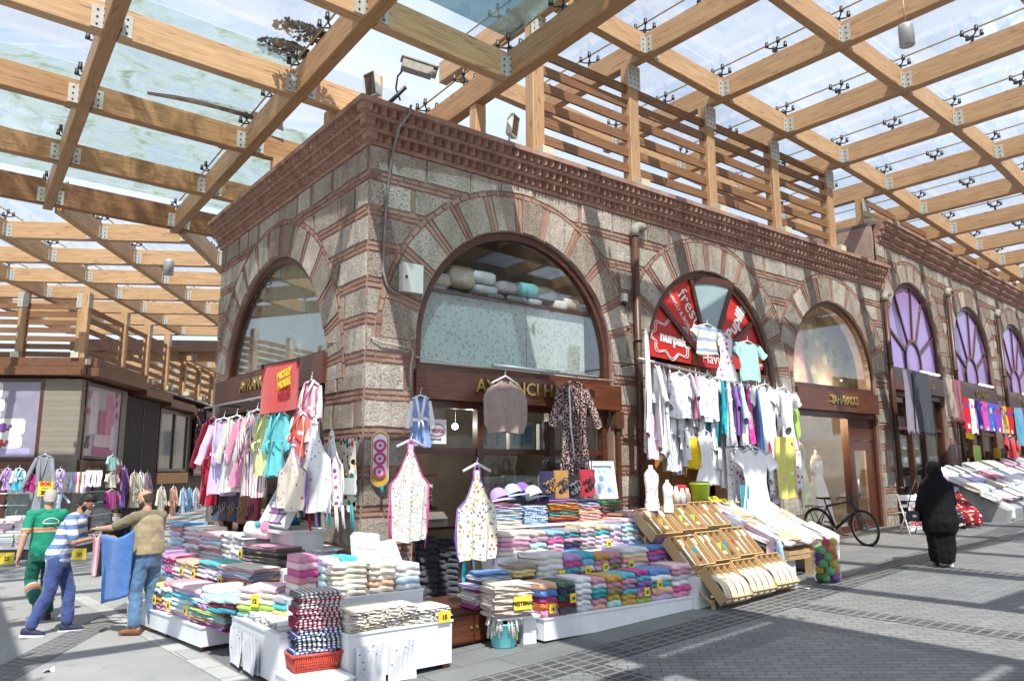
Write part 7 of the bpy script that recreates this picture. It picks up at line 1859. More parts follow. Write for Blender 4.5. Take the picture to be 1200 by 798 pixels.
# clear bag of bath poufs
pb=GP(970,682); bg=thing('plastic_bag','clear plastic bag full of coloured bath poufs standing before the heaped table','bag',tuple(pb))
mb=MB(); n=22
Rb=[(0,.16),(.03,.185),(.2,.19),(.4,.185),(.55,.19),(.62,.17),(.66,.185)]
vs=[(r*(1+.06*math.sin(5*a+z*9))*math.cos(a),r*(1+.06*math.sin(5*a+z*9))*math.sin(a),z) for z,r in Rb for a in [2*PI*j/n for j in range(n)]]
mb.add(vs,[(i*n+j,i*n+(j+1)%n,(i+1)*n+(j+1)%n,(i+1)*n+j) for i in range(len(Rb)-1) for j in range(n)],0,None,True)
mb.build('film',m_glass('clear bag film',(.96,.96,.96),.04,(.7,.7,.7),.7),bg,fixn=False)
def pouf_mesh():
    mb=MB(); 
    def fn(a,b):
        th=2*PI*a; ph=PI*b; r=.062*(1+.16*math.sin(9*th+6*ph)*math.sin(ph)); return (r*math.sin(ph)*math.cos(th),r*math.sin(ph)*math.sin(th),-r*math.cos(ph))
    mb.grid(28,16,fn,0,None,True,True); return mb.mesh('bath_pouf',[terry('red')])
MEP=pouf_mesh(); rr=random.Random(8)
PCOL={'red':(.6,.03,.04),'orange':(.75,.25,.06),'green':(.16,.5,.2),'purple':(.18,.07,.38),'yellow':(.7,.55,.05)}
PM={k:m_cloth('pouf net '+k,v,.15,.9,50) for k,v in PCOL.items()}
seqp=['orange','green','green','purple','orange','yellow','green','orange','purple','green','yellow','orange','purple','green','orange','red','green','orange','red','green','red','yellow']
for k,c in enumerate(seqp):
    lay=k//4; a=2*PI*(k%4)/4+.7*lay+.3; r=.105
    o=link(MEP,'bath_pouf'); o.material_slots[0].link='OBJECT'; o.material_slots[0].material=PM[c]
    o.location=pb+Vector((r*math.cos(a),r*math.sin(a),.075+.10*lay)); o.rotation_euler=(k,k*2,k*3)
    tag(o,'%s bath pouf in the clear bag, layer %s from the bottom, towards the %s'%(c,['one','two','three','four','five','six'][lay],['street','shop','left','right'][k%4]),'bath pouf','bath poufs in the clear bag')
mb=MB(); mb.grid(8,5,lambda a,b:(.55*a,.22*b+.05*math.sin(5*a),.012+.012*math.sin(9*a+4*b))); o=mb.build('plastic_wrap',plain('crumpled pale plastic',(.42,.47,.50),.3,.25,14),fixn=False); q=GP(945,691); o.location=q+Vector((0,-.05,.0)); o.rotation_euler=(0,0,.1); tag(o,'crumpled pale plastic wrap lying on the paving before the bag','plastic wrap')
# ---- bicycle
bw=Vector((10.22,-1.20,gz(10.2))); fw=Vector((-.14,-.99,0)).normalized()
BK=thing('bicycle','dark mountain bicycle with rack parked before the dress shop door','bicycle',bw,math.atan2(fw.y,fw.x))
# local x forward (front wheel at x=0), leaning slightly
LEAN=Matrix.Rotation(rad(7),4,'X')
M_TYRE=plain('black tyre rubber',(.02,.02,.022),.85,.1,30); M_BFR=plain('dark grey frame paint',(.035,.042,.05),.3,.1,10,.3); M_BLU=plain('blue decal paint',(.05,.2,.45),.4,.1,10)
def wheel(x,turn,label):
    T=LEAN@Matrix.Translation((x,0,.345))@Matrix.Rotation(turn,4,'Z')
    mb=MB(); mb.tube([T@Vector((.335*math.cos(a),0,.335*math.sin(a))) for a in [2*PI*k/40 for k in range(40)]],.024,8,closed=True)
    w=mb.build('wheel',M_TYRE,BK)
    mb=MB(); mb.tube([T@Vector((.305*math.cos(a),0,.305*math.sin(a))) for a in [2*PI*k/40 for k in range(40)]],.012,6,closed=True)
    for k in range(20):
        a=2*PI*k/20; mb.tube([T@Vector((.02*math.cos(a+.5),.02*(-1)**k,.02*math.sin(a+.5))),T@Vector((.30*math.cos(a),0,.30*math.sin(a)))],.0018,4)
    mb.tube([T@Vector((0,-.05,0)),T@Vector((0,.05,0))],.022,10); mb.build('rim',M_STEEL,w)
    mb=MB(); mb.lathe([(.03,-.002),(.085,-.002),(.085,.002),(.03,.002)],20,0,T@Matrix.Translation((0,.035,0))@Matrix.Rotation(PI/2,4,'X')); mb.build('brake_disc',M_STEEL,w)
TURN=rad(-10)
wheel(0,TURN,'f'); wheel(-1.07,0,'r')
def bt(name,mat_,segs):
    mb=MB()
    for pts,r in segs: mb.tube([LEAN@Vector(p) for p in pts],r,10)
    return mb.build(name,mat_,BK)
HT,HB_=(-.20,0,.86),(-.13,0,.68); BB=(-.66,0,.30); ST=(-.80,0,.74); RA=(-1.07,0,.345)
bt('frame',M_BFR,[([HT,HB_],.028),([HT,ST],.022),([HB_,BB],.030),([ST,BB],.020),([(-.80,.02,.72),(-1.07,.06,.345)],.010),([(-.80,-.02,.72),(-1.07,-.06,.345)],.010),([(-.66,.03,.30),(-1.07,.06,.345)],.012),([(-.66,-.03,.30),(-1.07,-.06,.345)],.012)])
bt('decal',M_BLU,[([(-.30,0,.582),(-.45,0,.472)],.0315)])
bt('fork',M_BFR,[([(-.13,.055,.66),(0,.06,.345)],.016),([(-.13,-.055,.66),(0,-.06,.345)],.016),([(-.13,-.06,.67),(-.13,.06,.67)],.018)])
bt('handlebar',M_BLACK,[([(-.20,0,.87),(-.21,0,.93),(-.15,0,.95)],.018),([(-.19,.33,.96),(-.16,.12,.955),(-.15,0,.95),(-.20,-.12,.955),(-.26,-.33,.96)],.014),([(-.20,.34,.96),(-.19,.22,.96)],.019),([(-.27,-.34,.96),(-.24,-.22,.96)],.019),([(-.15,.18,.955),(-.08,.24,.93)],.007),([(-.20,-.18,.955),(-.15,-.26,.93)],.007)])
mb=MB(); 
mb.grid(14,9,lambda a,b:tuple(LEAN@Vector((-.96+.27*b+0*a,(.075*(1-b)**.7+.02)*math.cos(2*PI*a),.90+.03*math.sin(2*PI*a)+.012*(1-b)))),0,None,True,True); mb.build('saddle',M_BLACK,BK)
bt('seat_post',M_BLACK,[([ST,(-.84,0,.89)],.014)])
bt('rack',M_BLACK,[([(-.85,.05,.72),(-1.30,.06,.73)],.007),([(-.85,-.05,.72),(-1.30,-.06,.73)],.007),([(-1.30,.06,.73),(-1.30,-.06,.73)],.007),([(-1.22,.06,.73),(-1.08,.07,.36)],.007),([(-1.22,-.06,.73),(-1.08,-.07,.36)],.007),([(-1.0,.055,.725),(-1.0,-.055,.725)],.006)])
bt('crankset',M_STEEL,[([(-.66,-.07,.30),(-.66,.07,.30)],.02),([(-.66,.08,.30),(-.58,.09,.15)],.010),([(-.66,-.08,.30),(-.74,-.09,.45)],.010)]+[([(-.66+.075*math.cos(2*PI*k/16),.055,.30+.075*math.sin(2*PI*k/16)),(-.66+.075*math.cos(2*PI*(k+1)/16),.055,.30+.075*math.sin(2*PI*(k+1)/16))],.005) for k in range(16)])
for s in (1,-1): mb=MB(); mb.box(LEAN@Vector((-.58 if s>0 else -.74,.13*s,.15 if s>0 else .45)),(.09,.08,.02)); mb.build('pedal',M_BLACK,BK)
bt('kickstand',M_STEEL,[([(-1.0,.05,.33),(-1.02,.24,.0)],.008)])
mb=MB(); mb.ball(LEAN@Vector((-1.31,0,.70)),.025,8,6); mb.build('rear_reflector',bpy.data.materials['red plastic'],BK)
# ---- white folding chair with notices
pc2=GP(1070,626); CH=thing('folding_chair','white wooden folding chair standing by the pier beside the woman in black','chair',tuple(pc2),rad(-35))
def chair_side(s): 
    mb=MB(); mb.tube([(s*.20,-.24,0),(s*.20,.12,.84)],.016,6); return mb
for s in (-1,1):
    chair_side(s).build('leg',M_WHITE,CH); mb=MB(); mb.tube([(s*.17,.22,0),(s*.17,-.12,.46)],.015,6); mb.build('leg',M_WHITE,CH)
mb=MB(); mb.bx(-.21,.21,.085,.11,.70,.82); mb.bx(-.2,.2,.05,.07,.56,.62); mb.build('backrest',M_WHITE,CH)
mb=MB()
for k in range(5): mb.bx(-.2,.2,-.20+.075*k,-.14+.075*k,.445,.465)
mb.build('seat',M_WHITE,CH)
mb=MB(); mb.tube([(-.2,-.17,.17),(.2,-.17,.17)],.011,6); mb.tube([(-.17,.16,.14),(.17,.16,.14)],.011,6); mb.build('stretcher',M_WHITE,CH)
nb=thing('notice_board','white notice boards with red capitals behind the folding chair','notice',tuple(B2.w(.4,-.75,.62)),B2.h)
pn=hit(1071,596,B2.v,B2.w(0,-.75,0)); u=(pn-B2.o).dot(B2.u)
part('board',M_WHITE,nb,lambda m:(m.bx(u-.28,u+.32,-.75,-.735,pn.z-.10,pn.z+.16,0,MB2),m.bx(u-.28,u+.40,-.75,-.735,pn.z-.52,pn.z-.2,0,MB2)))
text('lettering','HAC',.2,M_REDPRINT,MB2@T_(u+.02,-.755,pn.z+.03),nb,.002,'CENTER',.006); text('lettering','STOKTAN',.15,M_REDPRINT,MB2@T_(u+.06,-.755,pn.z-.34),nb,.002,'CENTER',.006)
# ---- stalls in front of the second building
M_RUGR=SP('red patterned rug',hexc('8f2430'),[hexc('d9cfc0'),hexc('2a1a20'),hexc('c9a58f'),hexc('5f1520')],14,.42,.9); M_RUGB=SP('black patterned rug',hexc('26242a'),[hexc('c9c0b5'),hexc('8f2430'),hexc('6f6f75')],14,.40,.9); M_RUNW=m_cloth('white runner',hexc('e4e3df'),.05,.5,40); M_RUNN=m_cloth('navy black runner',hexc('1f2430'),.1,.5,40)
def runner(label,pxb,pyb,pxt,pyt,zt,w,mat_,name='rug',hang=.25):
    b=GP(pxb,pyb); b.z+=.30; t=hit(pxt,pyt,B2.v,B2.w(0,-.75,0)); d=(t-b); L=d.length; x=Vector((d.y,-d.x,0)).normalized()*-1
    if x.dot(B2.u)<0: x=-x
    mb=MB()
    def fn(a,b_):
        s=b_*(L+hang)
        if s<hang: p=b+Vector((0,0,-(hang-s)))-d.normalized()*.0
        else: p=b+d.normalized()*(s-hang)
        return tuple(p+x*(a-.5)*w+Vector((0,0,.012*math.sin(5*a+9*b_))))
    mb.grid(6,22,fn); o=mb.build(name,mat_,fixn=False); so_=o.modifiers.new('s','SOLIDIFY'); so_.thickness=.02
    return tag(o,label,'rug')
runner('red and cream patterned runner rug sloping down the street stall',1140,619,1108,572,.95,.42,M_RUGR); runner('black patterned runner rug left of the red one on the street stall',1121,622,1100,585,.85,.36,M_RUGB); runner('white carpet runner draped down the street stall',1178,611,1128,566,1.1,.55,M_RUNW); runner('black carpet runner draped down the street stall beside the white one',1194,604,1150,563,1.1,.5,M_RUNN)
stt=thing('display_stand','pale sloping stall stand along the front of the taller building','stand',tuple(B2.w(6,-1.4,.9)),B2.h)
def slope(m):
    for u0,u1 in ((1.2,4.0),(4.3,8.8),(9.2,14)):
        g=gz(14+u0)
        m.add([(u0,-1.95,g+.28),(u1,-1.95,g+.36),(u1,-.6,g+1.12),(u0,-.6,g+1.05),(u0,-1.9,g-.05),(u1,-1.9,g-.05),(u1,-.6,g-.05),(u0,-.6,g-.05)],[(0,1,2,3),(0,4,5,1),(1,5,6,2),(2,6,7,3),(3,7,4,0)],0,MB2)
part('sloping_top',plain('grey stall boards',(.30,.30,.30),.8,.15,4),stt,slope)
rr=random.Random(31)
GF='goods spread on the street stall'
bx_c=['white','ivory','light pink','light blue','white','lavender','rose','grey','cream','purple']
for r in range(4):
    for k in range(16):
        u=1.3+.78*k+rr.uniform(-.1,.1); v=-1.80+.34*r; g=gz(14+u); z=g+.36+.55*(v+1.95)
        c=bx_c[rr.randrange(10)]
        M=B2.mat(u,v,z)@Matrix.Rotation(rr.uniform(-.3,.3),4,'Z')@Matrix.Rotation(rad(26),4,'X')
        usep=rr.random()<.35
        towel(M,rr.uniform(.5,.75),.40,rr.uniform(.07,.14),PR[rr.randrange(5)] if usep else c,'%s folded textile on the street stall, %s row, %s from the left'%('printed' if usep else c,['front','second','third','back'][r],['first','second','third','fourth','fifth','sixth','seventh','eighth','ninth','tenth','eleventh','twelfth','thirteenth','fourteenth','fifteenth','sixteenth'][k]),2,rr,name='folded_textile',cat='textile',group=GF)
cb2=thing('cabinet','grey white side counter with goods beside the first street shop','counter',tuple(B2.w(.7,-.8,.6)),B2.h)
part('body',M_WHITE,cb2,lambda m:m.bx(.35,1.15,-1.0,-.45,gz(14.6),gz(14.6)+.82,0,MB2)); part('top',plain('grey stall boards 2',(.3,.3,.3),.8,.1,4),cb2,lambda m:m.bx(.32,1.18,-1.03,-.42,gz(14.6)+.821,gz(14.6)+.85,0,MB2))
for k,(u,c,w,h) in enumerate(((.45,'navy',.28,.42),(.75,'lilac',.26,.30),(.95,'light pink',.28,.34))):
    mb=MB(); pillow(mb,w,.2,h,k,0,B2.mat(u,-.75,gz(14.6)+.85)); o=mb.build('packed_textile',terry(c)); tag(o,'%s packed textile on the side counter by the folding chair'%c,'packet','packets on the side counter')
# ---- goods on top of the right stand: caps, bags, frame
def cap(px,py,label,c,brim,y=-.78,rot=.3,s=1.0):
    p=RF(px,py,y); t=thing('cap',label,'cap',p,rot,'caps on the stall shelf')
    mb=MB(); mb.grid(18,8,lambda a,b:(.13*s*math.sin(PI/2*(1-b))**.8*math.cos(2*PI*a),.12*s*math.sin(PI/2*(1-b))**.8*math.sin(2*PI*a),.16*s*math.sin(PI/2*b)),0,Matrix.Rotation(-.5,4,'X'),True,True); mb.build('crown',terry(c),t,fixn=False)
    mb=MB(); mb.grid(12,4,lambda a,b:((.12+.09*b)*s*math.cos(-PI*a),(.11+.11*b)*s*math.sin(-PI*a),.0-.03*b),0,Matrix.Rotation(-.2,4,'X')); o=mb.build('brim',terry(brim),t,fixn=False)
cap(586,585,'purple sun cap with white trim on the shelf at the left','lilac','white'); cap(602,580,'pale mint pointed hood on the shelf between the purple caps','light blue','light blue',-.7); cap(613,578,'dark lilac cap standing behind the white cap','purple','purple',-.62); cap(626,582,'white cap with dark brim beside the handbags','white','dark grey')
def bag(px0,px1,py0,py1,label,m_,m2,y,motif=True,rz=0,plane='R',strap=M_BLACK):
    if plane=='R': a,b=RF(px0,py1,y),RF(px1,py1,y); top=RF(px0,py0,y); rzz=rz; w=(b-a).length
    else: a,b=LF(px0,py1,y),LF(px1,py1,y); top=LF(px0,py0,y); rzz=-PI/2+rz; w=(b-a).length
    h=top.z-a.z; c=(a+b)/2; c.z=a.z
    t=thing('handbag',label,'handbag',c,rzz,'felt handbags at the stalls')
    mb=MB(); mb.grid(20,8,lambda s,q:((w/2)*(1-.06*math.sin(PI*q))*math.copysign(abs(math.cos(2*PI*s))**.5,math.cos(2*PI*s))*(.92+.08*q),.06*(1-.55*q)*math.copysign(abs(math.sin(2*PI*s))**.6,math.sin(2*PI*s)),h*q),0,None,True,True); mb.disc(w/2*.9,0,12,0,Matrix.Diagonal((1,.12/w,1,1))); mb.build('body',m_,t,fixn=False)
    for s in (-1,1): mb=MB(); mb.tube([(s*0-w*.25,.02*s,h),(-w*.22,.03*s,h+.12),(0,.035*s,h+.19),(w*.22,.03*s,h+.12),(w*.25,.02*s,h)],.009,6); mb.build('handle',strap,t)
    if motif:
        mb=MB(); 
        for q in range(3): mb.tube([(w*(-.2+.2*q)+.035*k2*math.cos(k2*1.1+q)*.35,-.068+.03*(h*.3+.02*k2)/h*.6-.004,h*(.22+.12*q)+.028*k2*math.sin(k2*1.1+q)*.4+.03*k2*.3) for k2 in range(9)],.008,5)
        for q in range(4): mb.ball((w*(-.22+.15*q),-.066,h*(.3+.1*(q%2))),.018,7,5,0,(1,.25,1))
        mb.build('applique',m2,t)
FELT=lambda n,c: m_cloth('felt '+n,c,.1,.4,40)
fN,fO,fK,fRd,fBr,fWn,fG=FELT('navy',(.025,.03,.075)),FELT('tan',(.42,.22,.07)),FELT('black',(.018,.018,.02)),FELT('red',(.42,.03,.05)),FELT('brown',(.20,.08,.03)),FELT('wine',(.22,.02,.04)),FELT('blue grey',(.22,.26,.33))
fP=FELT('pale pink',(.62,.45,.42))
bag(632,654,552,585,'navy felt handbag with tan motif on the stall shelf',fN,fO,-.80); bag(649,666,551,584,'tan felt handbag between the navy and black handbags',fO,fN,-.84); bag(663,680,556,586,'black felt handbag with grey scroll on the stall shelf',fK,FELT('grey',(.2,.2,.22)),-.76); bag(679,697,550,582,'red felt handbag with black roses on the stall shelf',fRd,fK,-.80)
fmA=thing('framed_picture','white framed blue printed picture leaning at the right end of the shelf','picture',tuple(RF(706,585,-.45)))
p0,p1=RF(692,585,-.45),RF(721,586,-.45); zt=RF(706,540,-.45).z; Mf=Matrix.Translation((p0.x,-.50,p0.z))@Matrix.Rotation(rad(-9),4,'X'); wf=p1.x-p0.x; hf=zt-p0.z
part('frame',M_WHITE,fmA,lambda m:(m.bx(0,wf,-.02,.02,0,.07,0,Mf),m.bx(0,wf,-.02,.02,hf-.07,hf,0,Mf),m.bx(0,.06,-.02,.02,.071,hf-.071,0,Mf),m.bx(wf-.06,wf,-.02,.02,.071,hf-.071,0,Mf)))
part('print',SP('blue sketch print',hexc('b9c9d9'),[hexc('8fa6c4'),hexc('6f8fb5'),hexc('dfe6ee')],8,.4,.9),fmA,lambda m:m.bx(.06,wf-.06,.0,.012,.07,hf-.07,0,Mf))
# bags and sloping card rack on the left stall
for k,(x0,x1,y0,y1,lab,a_,b_) in enumerate(((249,261,580,609,'blue grey felt handbag at the left of the shaded stall shelf',fG,fK),(257,270,578,608,'charcoal felt handbag with pale pink motif on the shaded stall shelf',FELT('charcoal',(.05,.055,.06)),fP),(268,281,580,610,'navy felt handbag with tan motif on the shaded stall shelf',fN,fO),(279,291,578,612,'brown felt handbag with orange motif on the shaded stall shelf',fBr,fO),(289,304,576,616,'wine red felt handbag with black motif on the shaded stall shelf',fWn,fK))): bag(x0,x1,y0,y1,lab,a_,b_,-.32-.02*k,True,0,'L')
rk=thing('card_rack','sloping white rack of small purple packets beside the felt handbags','rack',tuple(LF(325,640,-.5)),-PI/2)
pr0,pr1=LF(306,616,-.75),LF(328,618,-.75); pt0=LF(318,575,-.45)
Mk=Matrix.Translation((-.72,pr0.y,pr0.z))@Matrix.Rotation(-PI/2,4,'Z')@Matrix.Rotation(rad(-28),4,'X'); wk=abs(pr1.y-pr0.y)+.12; hk_=.62
part('tray',M_WHITE,rk,lambda m:(m.bx(0,wk,.0,.02,0,hk_,0,Mk),m.bx(-.015,0,-.08,.02,0,hk_,0,Mk),m.bx(wk,wk+.015,-.08,.02,0,hk_,0,Mk),m.bx(0,wk,-.08,-.001,-.0,.015,0,Mk),m.bx(0,wk,-.06,-.001,hk_*.5,hk_*.5+.012,0,Mk)))
part('pedestal',M_WHITE,rk,lambda m:(m.bx(-.62,-.2,pr0.y-wk,pr0.y,.82,pr0.z-.06),m.bx(-.80,-.15,pr0.y-wk-.04,pr0.y+.05,pr0.z-.055,pr0.z-.02)))
M_PPK=plain('purple packet',(.20,.05,.20),.4,.2,20)
for k in range(12):
    c,r=k%4,k//4; u=.02+wk*c/4.1; z=.03+.195*r
    t=thing('card_packet','small purple carded packet in the sloping white rack, %s row, %s'%(['bottom','middle','top'][r],['far left','left','right','far right'][c]),'packet',Mk@Vector((u,0,z)),0,'purple packets in the sloping rack')
    part('card',M_PPK,t,lambda m:m.bx(u,u+wk/4.6,-.03,-.012,z,z+.17,0,Mk)); part('item',M_WHITE,t,lambda m:m.bx(u+.02,u+wk/4.6-.025,-.045,-.031,z+.03,z+.13,0,Mk))
ck=thing('cushion','white animal shaped cushion with pink and turquoise patches on the shaded stall','cushion',tuple(LF(300,630,-.9)))
mb=MB(); pillow(mb,.36,.22,.20,3,0,Matrix.Rotation(.2,4,'Y')); mb.build('body',C_('white'),ck); mb=MB(); pillow(mb,.12,.03,.12,5,0,Matrix.Translation((.07,-.11,.09))); mb.build('patch',C_('pink'),ck); mb=MB(); pillow(mb,.07,.03,.07,6,0,Matrix.Translation((-.03,-.11,.15))); mb.build('patch',C_('turquoise'),ck)
# ---- stalls across the left street
t=thing('linen_counter','long dark counter stacked with white packed linen at the left edge of the street','counter',tuple(FL.w(-3,-6.0,0)),FL.h)
pL=GP(0,664); vL=(pL-FL.o).dot(FL.v)+.3; uL=(GP(100,655)-FL.o).dot(FL.u)
MLL=FL.mat()
part('plinth',plain('dark plinth',(.06,.06,.065),.7,.2,4),t,lambda m:(m.bx(-9,-1.35,vL,vL+1.6,0,.22,0,MLL),m.bx(-1.25,2.4,vL+1.0,vL+2.6,0,.24,0,MLL)))
part('cover',M_WHITE,t,lambda m:(m.bx(-9.02,-1.33,vL-.02,vL+1.6,.221,.26,0,MLL),m.bx(-1.27,2.42,vL+.98,vL+2.6,.241,.28,0,MLL)))
mb=MB(); rr=random.Random(17)
for (u0,u1,v0,z0) in ((-8.9,-1.4,vL,.26),(-1.2,2.3,vL+1.02,.28)):
    for r in range(4):
        u=u0
        while u<u1-.3:
            n=5+r*2+rr.randrange(3)
            for l in range(n): mb.box((u+.2+rr.uniform(-.015,.015),v0+.2+.38*r+rr.uniform(-.02,.02),z0+.05*l+.024),(.36,.34,.044),rr.choice((0,0,0,1,2)),MLL,rr.uniform(-.05,.05))
            u+=.41
o=mb.build('stacked_linen',[M_WHITE,C_('ivory'),C_('light pink')]); tag(o,'mass of flat white packed linen piled on the far counters','packed linen',None,'stuff')
FLf=Frame(FL.w(0,vL-.04,0).x,FL.w(0,vL-.04,0).y,-31.5)
for k,(x,y,b) in enumerate(((8,655,'25'),(93,650,'20'))):
    u,z=FLf.px(x,y,0); card(FLf,u,0 if k==0 else -.02,z-.1,.30,.24,b,['yellow price card on the far left linen counter','yellow price card on the linen counter behind the striped shirt'][k],0,.12)
stl=thing('side_stool','white metal legged side table behind the blue towel','table',tuple(GP(142,672)))
part('legs',M_STEEL,stl,lambda m:[m.tube([(x,y,0),(x,y,.55)],.014,6) for x in (-.17,.17) for y in (-.17,.17)],False); part('box',M_WHITE,stl,lambda m:m.bx(-.18,.18,-.18,.18,.15,.58),False)

mb=MB(); mb.grid(6,5,lambda a,b:((a-.5)*.10,(b-.5)*.08,.012+.03*math.sin(5*a)*math.sin(4*b+1))); o=mb.build('paper_scrap',M_WHITE,fixn=False); o.location=GP(57,787); tag(o,'small crumpled white paper scrap lying on the paving at lower left','paper scrap')
# ------------------------------------------------------------------ people
M_SKIN=plain('skin',(.48,.27,.18),.55,.08,14,0,.1); M_SKIN2=plain('tanned skin',(.38,.20,.13),.55,.08,14,0,.1)
def loft(mb, rings, n=16):
    """rings: (centre, half width vector, half depth vector)"""
    vs=[]
    for c,a,b in rings:
        c,a,b=Vector(c),Vector(a),Vector(b)
        for j in range(n): t=2*PI*j/n; vs.append(c+a*math.cos(t)+b*math.sin(t))
    k=len(rings)
    fs=[(i*n+j,i*n+(j+1)%n,(i+1)*n+(j+1)%n,(i+1)*n+j) for i in range(k-1) for j in range(n)]
    fs+=[tuple(range(n))[::-1],tuple(range((k-1)*n,k*n))]
    mb.add(vs,fs,0,None,True)
def limb(mb,pts,rs,n=12,over=.0):
    mb.tube(pts,rs,n)
    for p,r in zip(pts,rs): mb.ball(p,r*1.0,n,8)
def fuse(mb,name,mat_,parent,voxel=.014,smooth=4,disp=0,dscale=.12):
    me=mb.mesh(name,[mat_]); o=bpy.data.objects.new(name,me); COL.objects.link(o)
    r=o.modifiers.new('r','REMESH'); r.mode='VOXEL'; r.voxel_size=voxel; r.use_smooth_shade=True
    s=o.modifiers.new('s','SMOOTH'); s.iterations=smooth; s.factor=.5
    if disp:
        tx=bpy.data.textures.get('folds') or bpy.data.textures.new('folds','CLOUDS'); tx.noise_scale=dscale; tx.noise_depth=2
        d=o.modifiers.new('d','DISPLACE'); d.texture=tx; d.strength=disp; d.mid_level=.5
    dg=bpy.context.evaluated_depsgraph_get(); m2=bpy.data.meshes.new_from_object(o.evaluated_get(dg)); m2.name=name
    m2.materials.clear(); m2.materials.append(mat_)
    for p in m2.polygons: p.use_smooth=True
    bpy.data.objects.remove(o); bpy.data.meshes.remove(me)
    return link(m2,name,parent)
def ax(p,q,w,d,side=(1,0,0)): return None
V=Vector
def person(label, loc, heading, J, cl, skin=M_SKIN, hair=None, beard=None, extra=None, bald=False, group=None):
    """J: joints in metres, x to the person's right, y forward, z up"""
    t=thing('person',label,'person',loc,heading-PI/2,group)
    J={k:V(v) for k,v in J.items()}
    b=MB()
    pel,che,nek,hed=J['pelvis'],J['chest'],J['neck'],J['head']
    # torso
    sx=(J['shR']-J['shL']).normalized(); fy=V((0,0,1)).cross(sx).normalized()
    hx=(J['hipR']-J['hipL']).normalized(); hy=V((0,0,1)).cross(hx).normalized()
    mid=(pel+che)/2
    def torso(m,g=0.0,low=-.10,hip=0.0):
        R=[(pel+V((0,0,low)),hx*(.155+g+hip),hy*(.115+g+hip)),(pel+V((0,0,.03)),hx*(.17+g),hy*(.125+g)),(mid,(hx+sx).normalized()*(.16+g),(hy+fy).normalized()*(.12+g)),(che,sx*(.175+g),fy*(.13+g)),(che+(nek-che)*.55,sx*(.185+g),fy*(.115+g)),(che+(nek-che)*.85,sx*(.11+g),fy*(.08+g))]
        loft(m,R)
    torso(b)
    limb(b,[nek-V((0,0,.06)),nek+(hed-nek)*.35],[.062,.058])
    up=(hed-nek).normalized(); ff=V(J.get('face',(0,1,0))).normalized(); fr=ff.cross(up).normalized()
    loft(b,[(hed-up*.115+ff*.03,fr*.035,ff*.04),(hed-up*.085+ff*.015,fr*.058,ff*.075),(hed-up*.03,fr*.072,ff*.09),(hed+up*.03,fr*.077,ff*.098),(hed+up*.08,fr*.066,ff*.085),(hed+up*.112,fr*.035,ff*.045)])
    b.ball(hed-up*.022+ff*.098,.016,8,6,0,(1,1,1.4)); 
    for s in (-1,1): b.ball(hed-up*.01+fr*.076*s-ff*.005,.022,8,6,0,(.5,.9,1.3))
    for s in ('L','R'):
        limb(b,[J['sh'+s],J['el'+s],J['wr'+s]],[.052,.043,.029])
        limb(b,[J['hip'+s],J['kn'+s],J['an'+s]],[.082,.058,.042])
        w=J['wr'+s]; d=(w-J['el'+s]).normalized(); hd_=V(J.get('hand'+s,d)).normalized()
        sidev=hd_.cross(V((0,0,1))); sidev=sidev.normalized() if sidev.length>.1 else V((1,0,0)); nrm=sidev.cross(hd_)
        loft(b,[(w,sidev*.026,nrm*.018),(w+hd_*.045,sidev*.038,nrm*.016),(w+hd_*.085,sidev*.036,nrm*.013)],10)
        for k in range(4):
            o_=w+hd_*.082+sidev*(-.027+.018*k); L=(.062,.072,.068,.052)[k]
            limb(b,[o_,o_+hd_*L*.5-nrm*.012,o_+hd_*L*.75-nrm*.035],[.0085,.008,.007],6)
        limb(b,[w+hd_*.03+sidev*.03,w+hd_*.055+sidev*.052-nrm*.01,w+hd_*.085+sidev*.05-nrm*.025],[.012,.010,.008],6)
        # foot
        an=J['an'+s]; fd=V(J.get('foot'+s,(0,1,0))).normalized()
        limb(b,[an-V((0,0,.03)),an+fd*.10-V((0,0,.055))],[.04,.032])
    fuse(b,'body',skin,t,.0075,3)
    # eyes and brows
    e=MB()
    for s in (-1,1): e.ball(hed+up*.012+ff*.088+fr*.030*s,.011,8,6)
    e.build('eyes',M_WHITE,t); e=MB()
    for s in (-1,1): e.ball(hed+up*.012+ff*.097+fr*.030*s,.005,6,5); e.tube([hed+up*.034+ff*.09+fr*.015*s,hed+up*.036+ff*.085+fr*.045*s],.005,5)
    e.tube([hed-up*.062+ff*.083-fr*.022,hed-up*.064+ff*.088,hed-up*.062+ff*.083+fr*.022],.004,5)
    e.build('face_marks',plain('dark brows',(.05,.03,.025),.8,.1,9),t)
    if hair:
        h=MB(); k=1.12
        if bald=='crown':
            loft(h,[(hed-up*.05-ff*.045,fr*.066,ff*.06),(hed-up*.0-ff*.03,fr*.080,ff*.075),(hed+up*.045-ff*.03,fr*.078,ff*.075),(hed+up*.065-ff*.03,fr*.06,ff*.06)])
        else:
            loft(h,[(hed-up*.06-ff*.05,fr*.062,ff*.052),(hed-up*.02-ff*.035,fr*.078,ff*.068),(hed+up*.03-ff*.012,fr*.083,ff*.095),(hed+up*.085,fr*.078,ff*.098),(hed+up*.125-ff*.01,fr*.05,ff*.065)])
        fuse(h,'hair',hair,t,.009,2,.012,.03)
    if beard:
        h=MB(); loft(h,[(hed-up*.125+ff*.035,fr*.036,ff*.042),(hed-up*.09+ff*.025,fr*.062,ff*.072),(hed-up*.05+ff*.02,fr*.074,ff*.070),(hed-up*.03+ff*.0,fr*.076,ff*.06)]); fuse(h,'beard',beard,t,.008,2)
    # clothes
    s_=MB(); torso(s_,.022,-.10 if cl.get('untucked',True) else -.02); 
    for s in ('L','R'):
        f=cl.get('sleeve',.75); sh,el=J['sh'+s],J['el'+s]; limb(s_,[che+(nek-che)*.5+(sh-che)*.35,sh,sh+(el-sh)*f],[.085,.078,.064])
